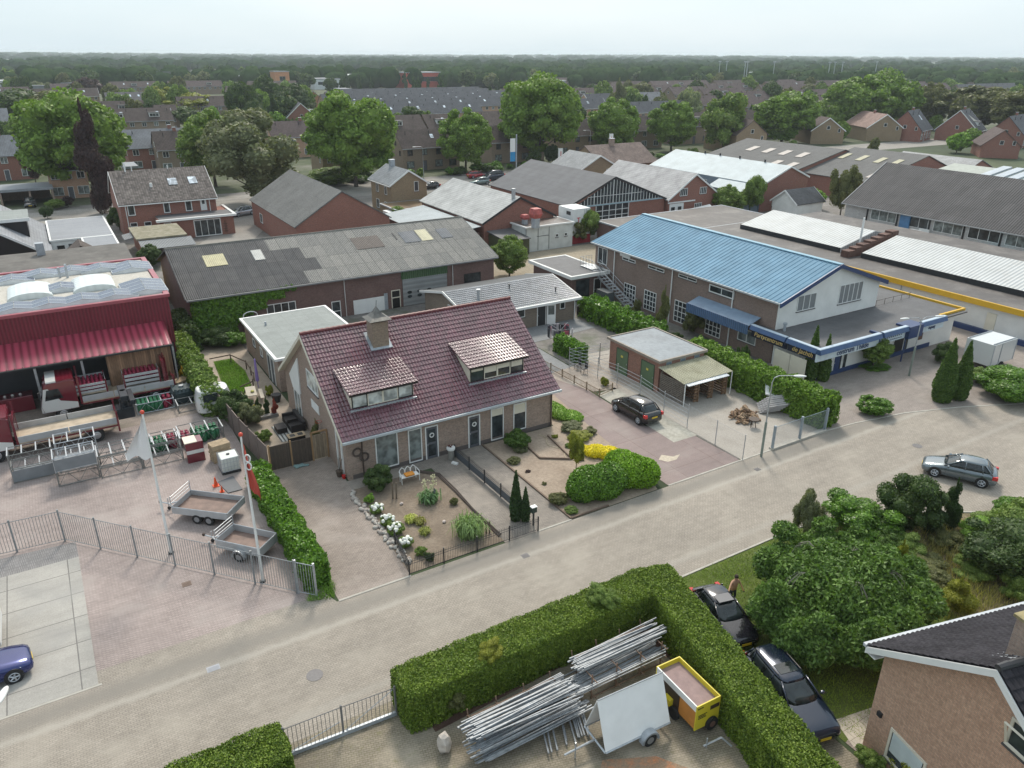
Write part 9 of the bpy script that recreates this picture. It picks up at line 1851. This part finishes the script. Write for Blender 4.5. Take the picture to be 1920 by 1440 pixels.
for i,px in enumerate((1712,1728,1755)): x,y = gx(px,455-(px-1712)*.1); tag(MB().box(x-.05,x+.05,y-.8,y+.8,0,1.9).build('screen_panel',M['white']),('left','middle','right')[i]+' white garden screen panel on the far terrace','screen')
for i,(px,py) in enumerate(((1840,470),(1875,478),(1890,495),(1910,495))): x,y = gx(px,py); o = MB().box(x-.6,x+.6,y-.5,y+.5,.3,.75); o.box(x-.5,x-.4,y-.5,y+.5,0,1.1); o.box(x+.4,x+.5,y-.5,y+.5,0,.7); tag(o.build('lounge_chair',M['dark']),('first','second','third','fourth')[i]+' dark lounge chair from the pool on the far terrace','chair')
x,y = 83,60; tag(plankfence('tan board fence behind the pool terrace',[(100.5,66),(102,46),(104,30)],1.7,planks('tan_boards',(.3,.2,.11),.15,0),3),'tan board fence behind the pool terrace','fence')
# person at the open car door
def person(label,x,y,face,c_top,c_leg,skin):
    n = NT('person_skin_clothes'); sp = n.n('SeparateXYZ'); n.l(n.coord('O'),sp.inputs[0])
    n.col(n.ramp(n.math('DIVIDE',sp.outputs[2],1.9),[(0.,c_leg),(.47,c_leg),(.475,c_top),(.74,skin),(1.,skin)])); mt = n.fin(.75)
    J = {'pel': (0,0,.93),'sp': (.02,0,1.15),'ch': (.05,0,1.36),'nk': (.07,0,1.5),'hd': (.11,0,1.63),'ht': (.12,0,1.75)}
    for s,t in ((-1,'r'),(1,'l')):
        J[t+'hp'] = (0,s*.1,.9); J[t+'kn'] = (.05,s*.12,.49); J[t+'an'] = (0,s*.13,.08); J[t+'to'] = (.15,s*.15,.04); J[t+'sh'] = (.05,s*.19,1.42)
    J['rel'] = (.18,-.42,1.3); J['rwr'] = (.34,-.62,1.22); J['lel'] = (.12,.33,1.16); J['lwr'] = (.28,.36,.96)
    rd_ = {'pel': .13,'sp': .12,'ch': .14,'nk': .055,'hd': .088,'ht': .06,'hp': .095,'kn': .06,'an': .042,'to': .035,'sh': .065,'el': .042,'wr': .03}
    E = [('pel','sp'),('sp','ch'),('ch','nk'),('nk','hd'),('hd','ht')]
    for t in 'rl': E += [('pel',t+'hp'),(t+'hp',t+'kn'),(t+'kn',t+'an'),(t+'an',t+'to'),('ch',t+'sh'),(t+'sh',t+'el'),(t+'el',t+'wr')]
    for t in 'rl':
        w_ = np.array(J[t+'wr']); e_ = np.array(J[t+'el']); d = (w_-e_)/np.linalg.norm(w_-e_); sd = np.cross(d,(0,0,1.)); sd /= np.linalg.norm(sd); J[t+'pm'] = tuple(w_+d*.07); E.append((t+'wr',t+'pm'))
        for k in range(4): J[t+'f%d' % k] = tuple(w_+d*(.15-.01*abs(k-1.4))+sd*(k-1.5)*.022-np.array((0,0,.02))); E.append((t+'pm',t+'f%d' % k))
        J[t+'th'] = tuple(w_+d*.07+sd*.055); E.append((t+'wr',t+'th'))
    K = list(J); me = bpy.data.meshes.new('person'); me.from_pydata([J[k] for k in K],[(K.index(a),K.index(c)) for a,c in E],[]); o = bpy.data.objects.new('person',me); col.objects.link(o)
    md = o.modifiers.new('skin','SKIN'); o.modifiers.new('sub','SUBSURF').render_levels = 2; sv = me.skin_vertices[0].data
    for i,k in enumerate(K):
        r_ = rd_.get(k,rd_.get(k[1:],.035 if k.endswith('pm') else .011)); sv[i].radius = (r_,r_*(1.35 if k in ('ch','pel','sp') else 1)) ; sv[i].use_root = (k == 'pel')
    me.materials.append(mt); o.location = (x,y,0); o.rotation_euler[2] = face; tag(o,label,'person')
    MB().sph((.1,0,1.72),(.115,.105,.1),12,8).build('hair',plain('dark_hair',(.03,.018,.012),.8),o,local=True,smooth=True)
    b = MB(); [b.sph((.205,s*.035,1.65),.012,6,4) for s in (-1,1)]; b.build('eyes',M['black'],o,local=True); MB().sph((.215,0,1.62),(.018,.014,.022),6,4).build('nose',plain('skin_tone',skin,.6),o,local=True); MB().cbox((.2,0,1.585),(.01,.045,.01)).build('mouth',plain('lips',(.3,.09,.07),.6),o,local=True); b = MB(); [b.sph((.1,s*.095,1.64),(.02,.012,.03),6,4) for s in (-1,1)]; b.build('ears',_mc['skin_tone'],o,local=True); return o
person('dark-haired person in a tan top standing behind the open car door with one arm out',25.2,20.55,hd+.15,(.5,.25,.1),(.03,.035,.05),(.5,.28,.18))
# haze
hm = bpy.data.materials.new('haze'); hm.use_nodes = True; t = hm.node_tree; t.nodes.clear(); v = t.nodes.new('ShaderNodeVolumePrincipled'); v.inputs['Density'].default_value = .00014; v.inputs['Color'].default_value = (.86,.93,1,1); v.inputs['Anisotropy'].default_value = .2; ou = t.nodes.new('ShaderNodeOutputMaterial'); t.links.new(v.outputs[0],ou.inputs['Volume'])
o = MB().box(-E0-50,E0+50,-E0-50,E0+50,-3,32).build('haze',hm); o['kind'] = 'stuff'
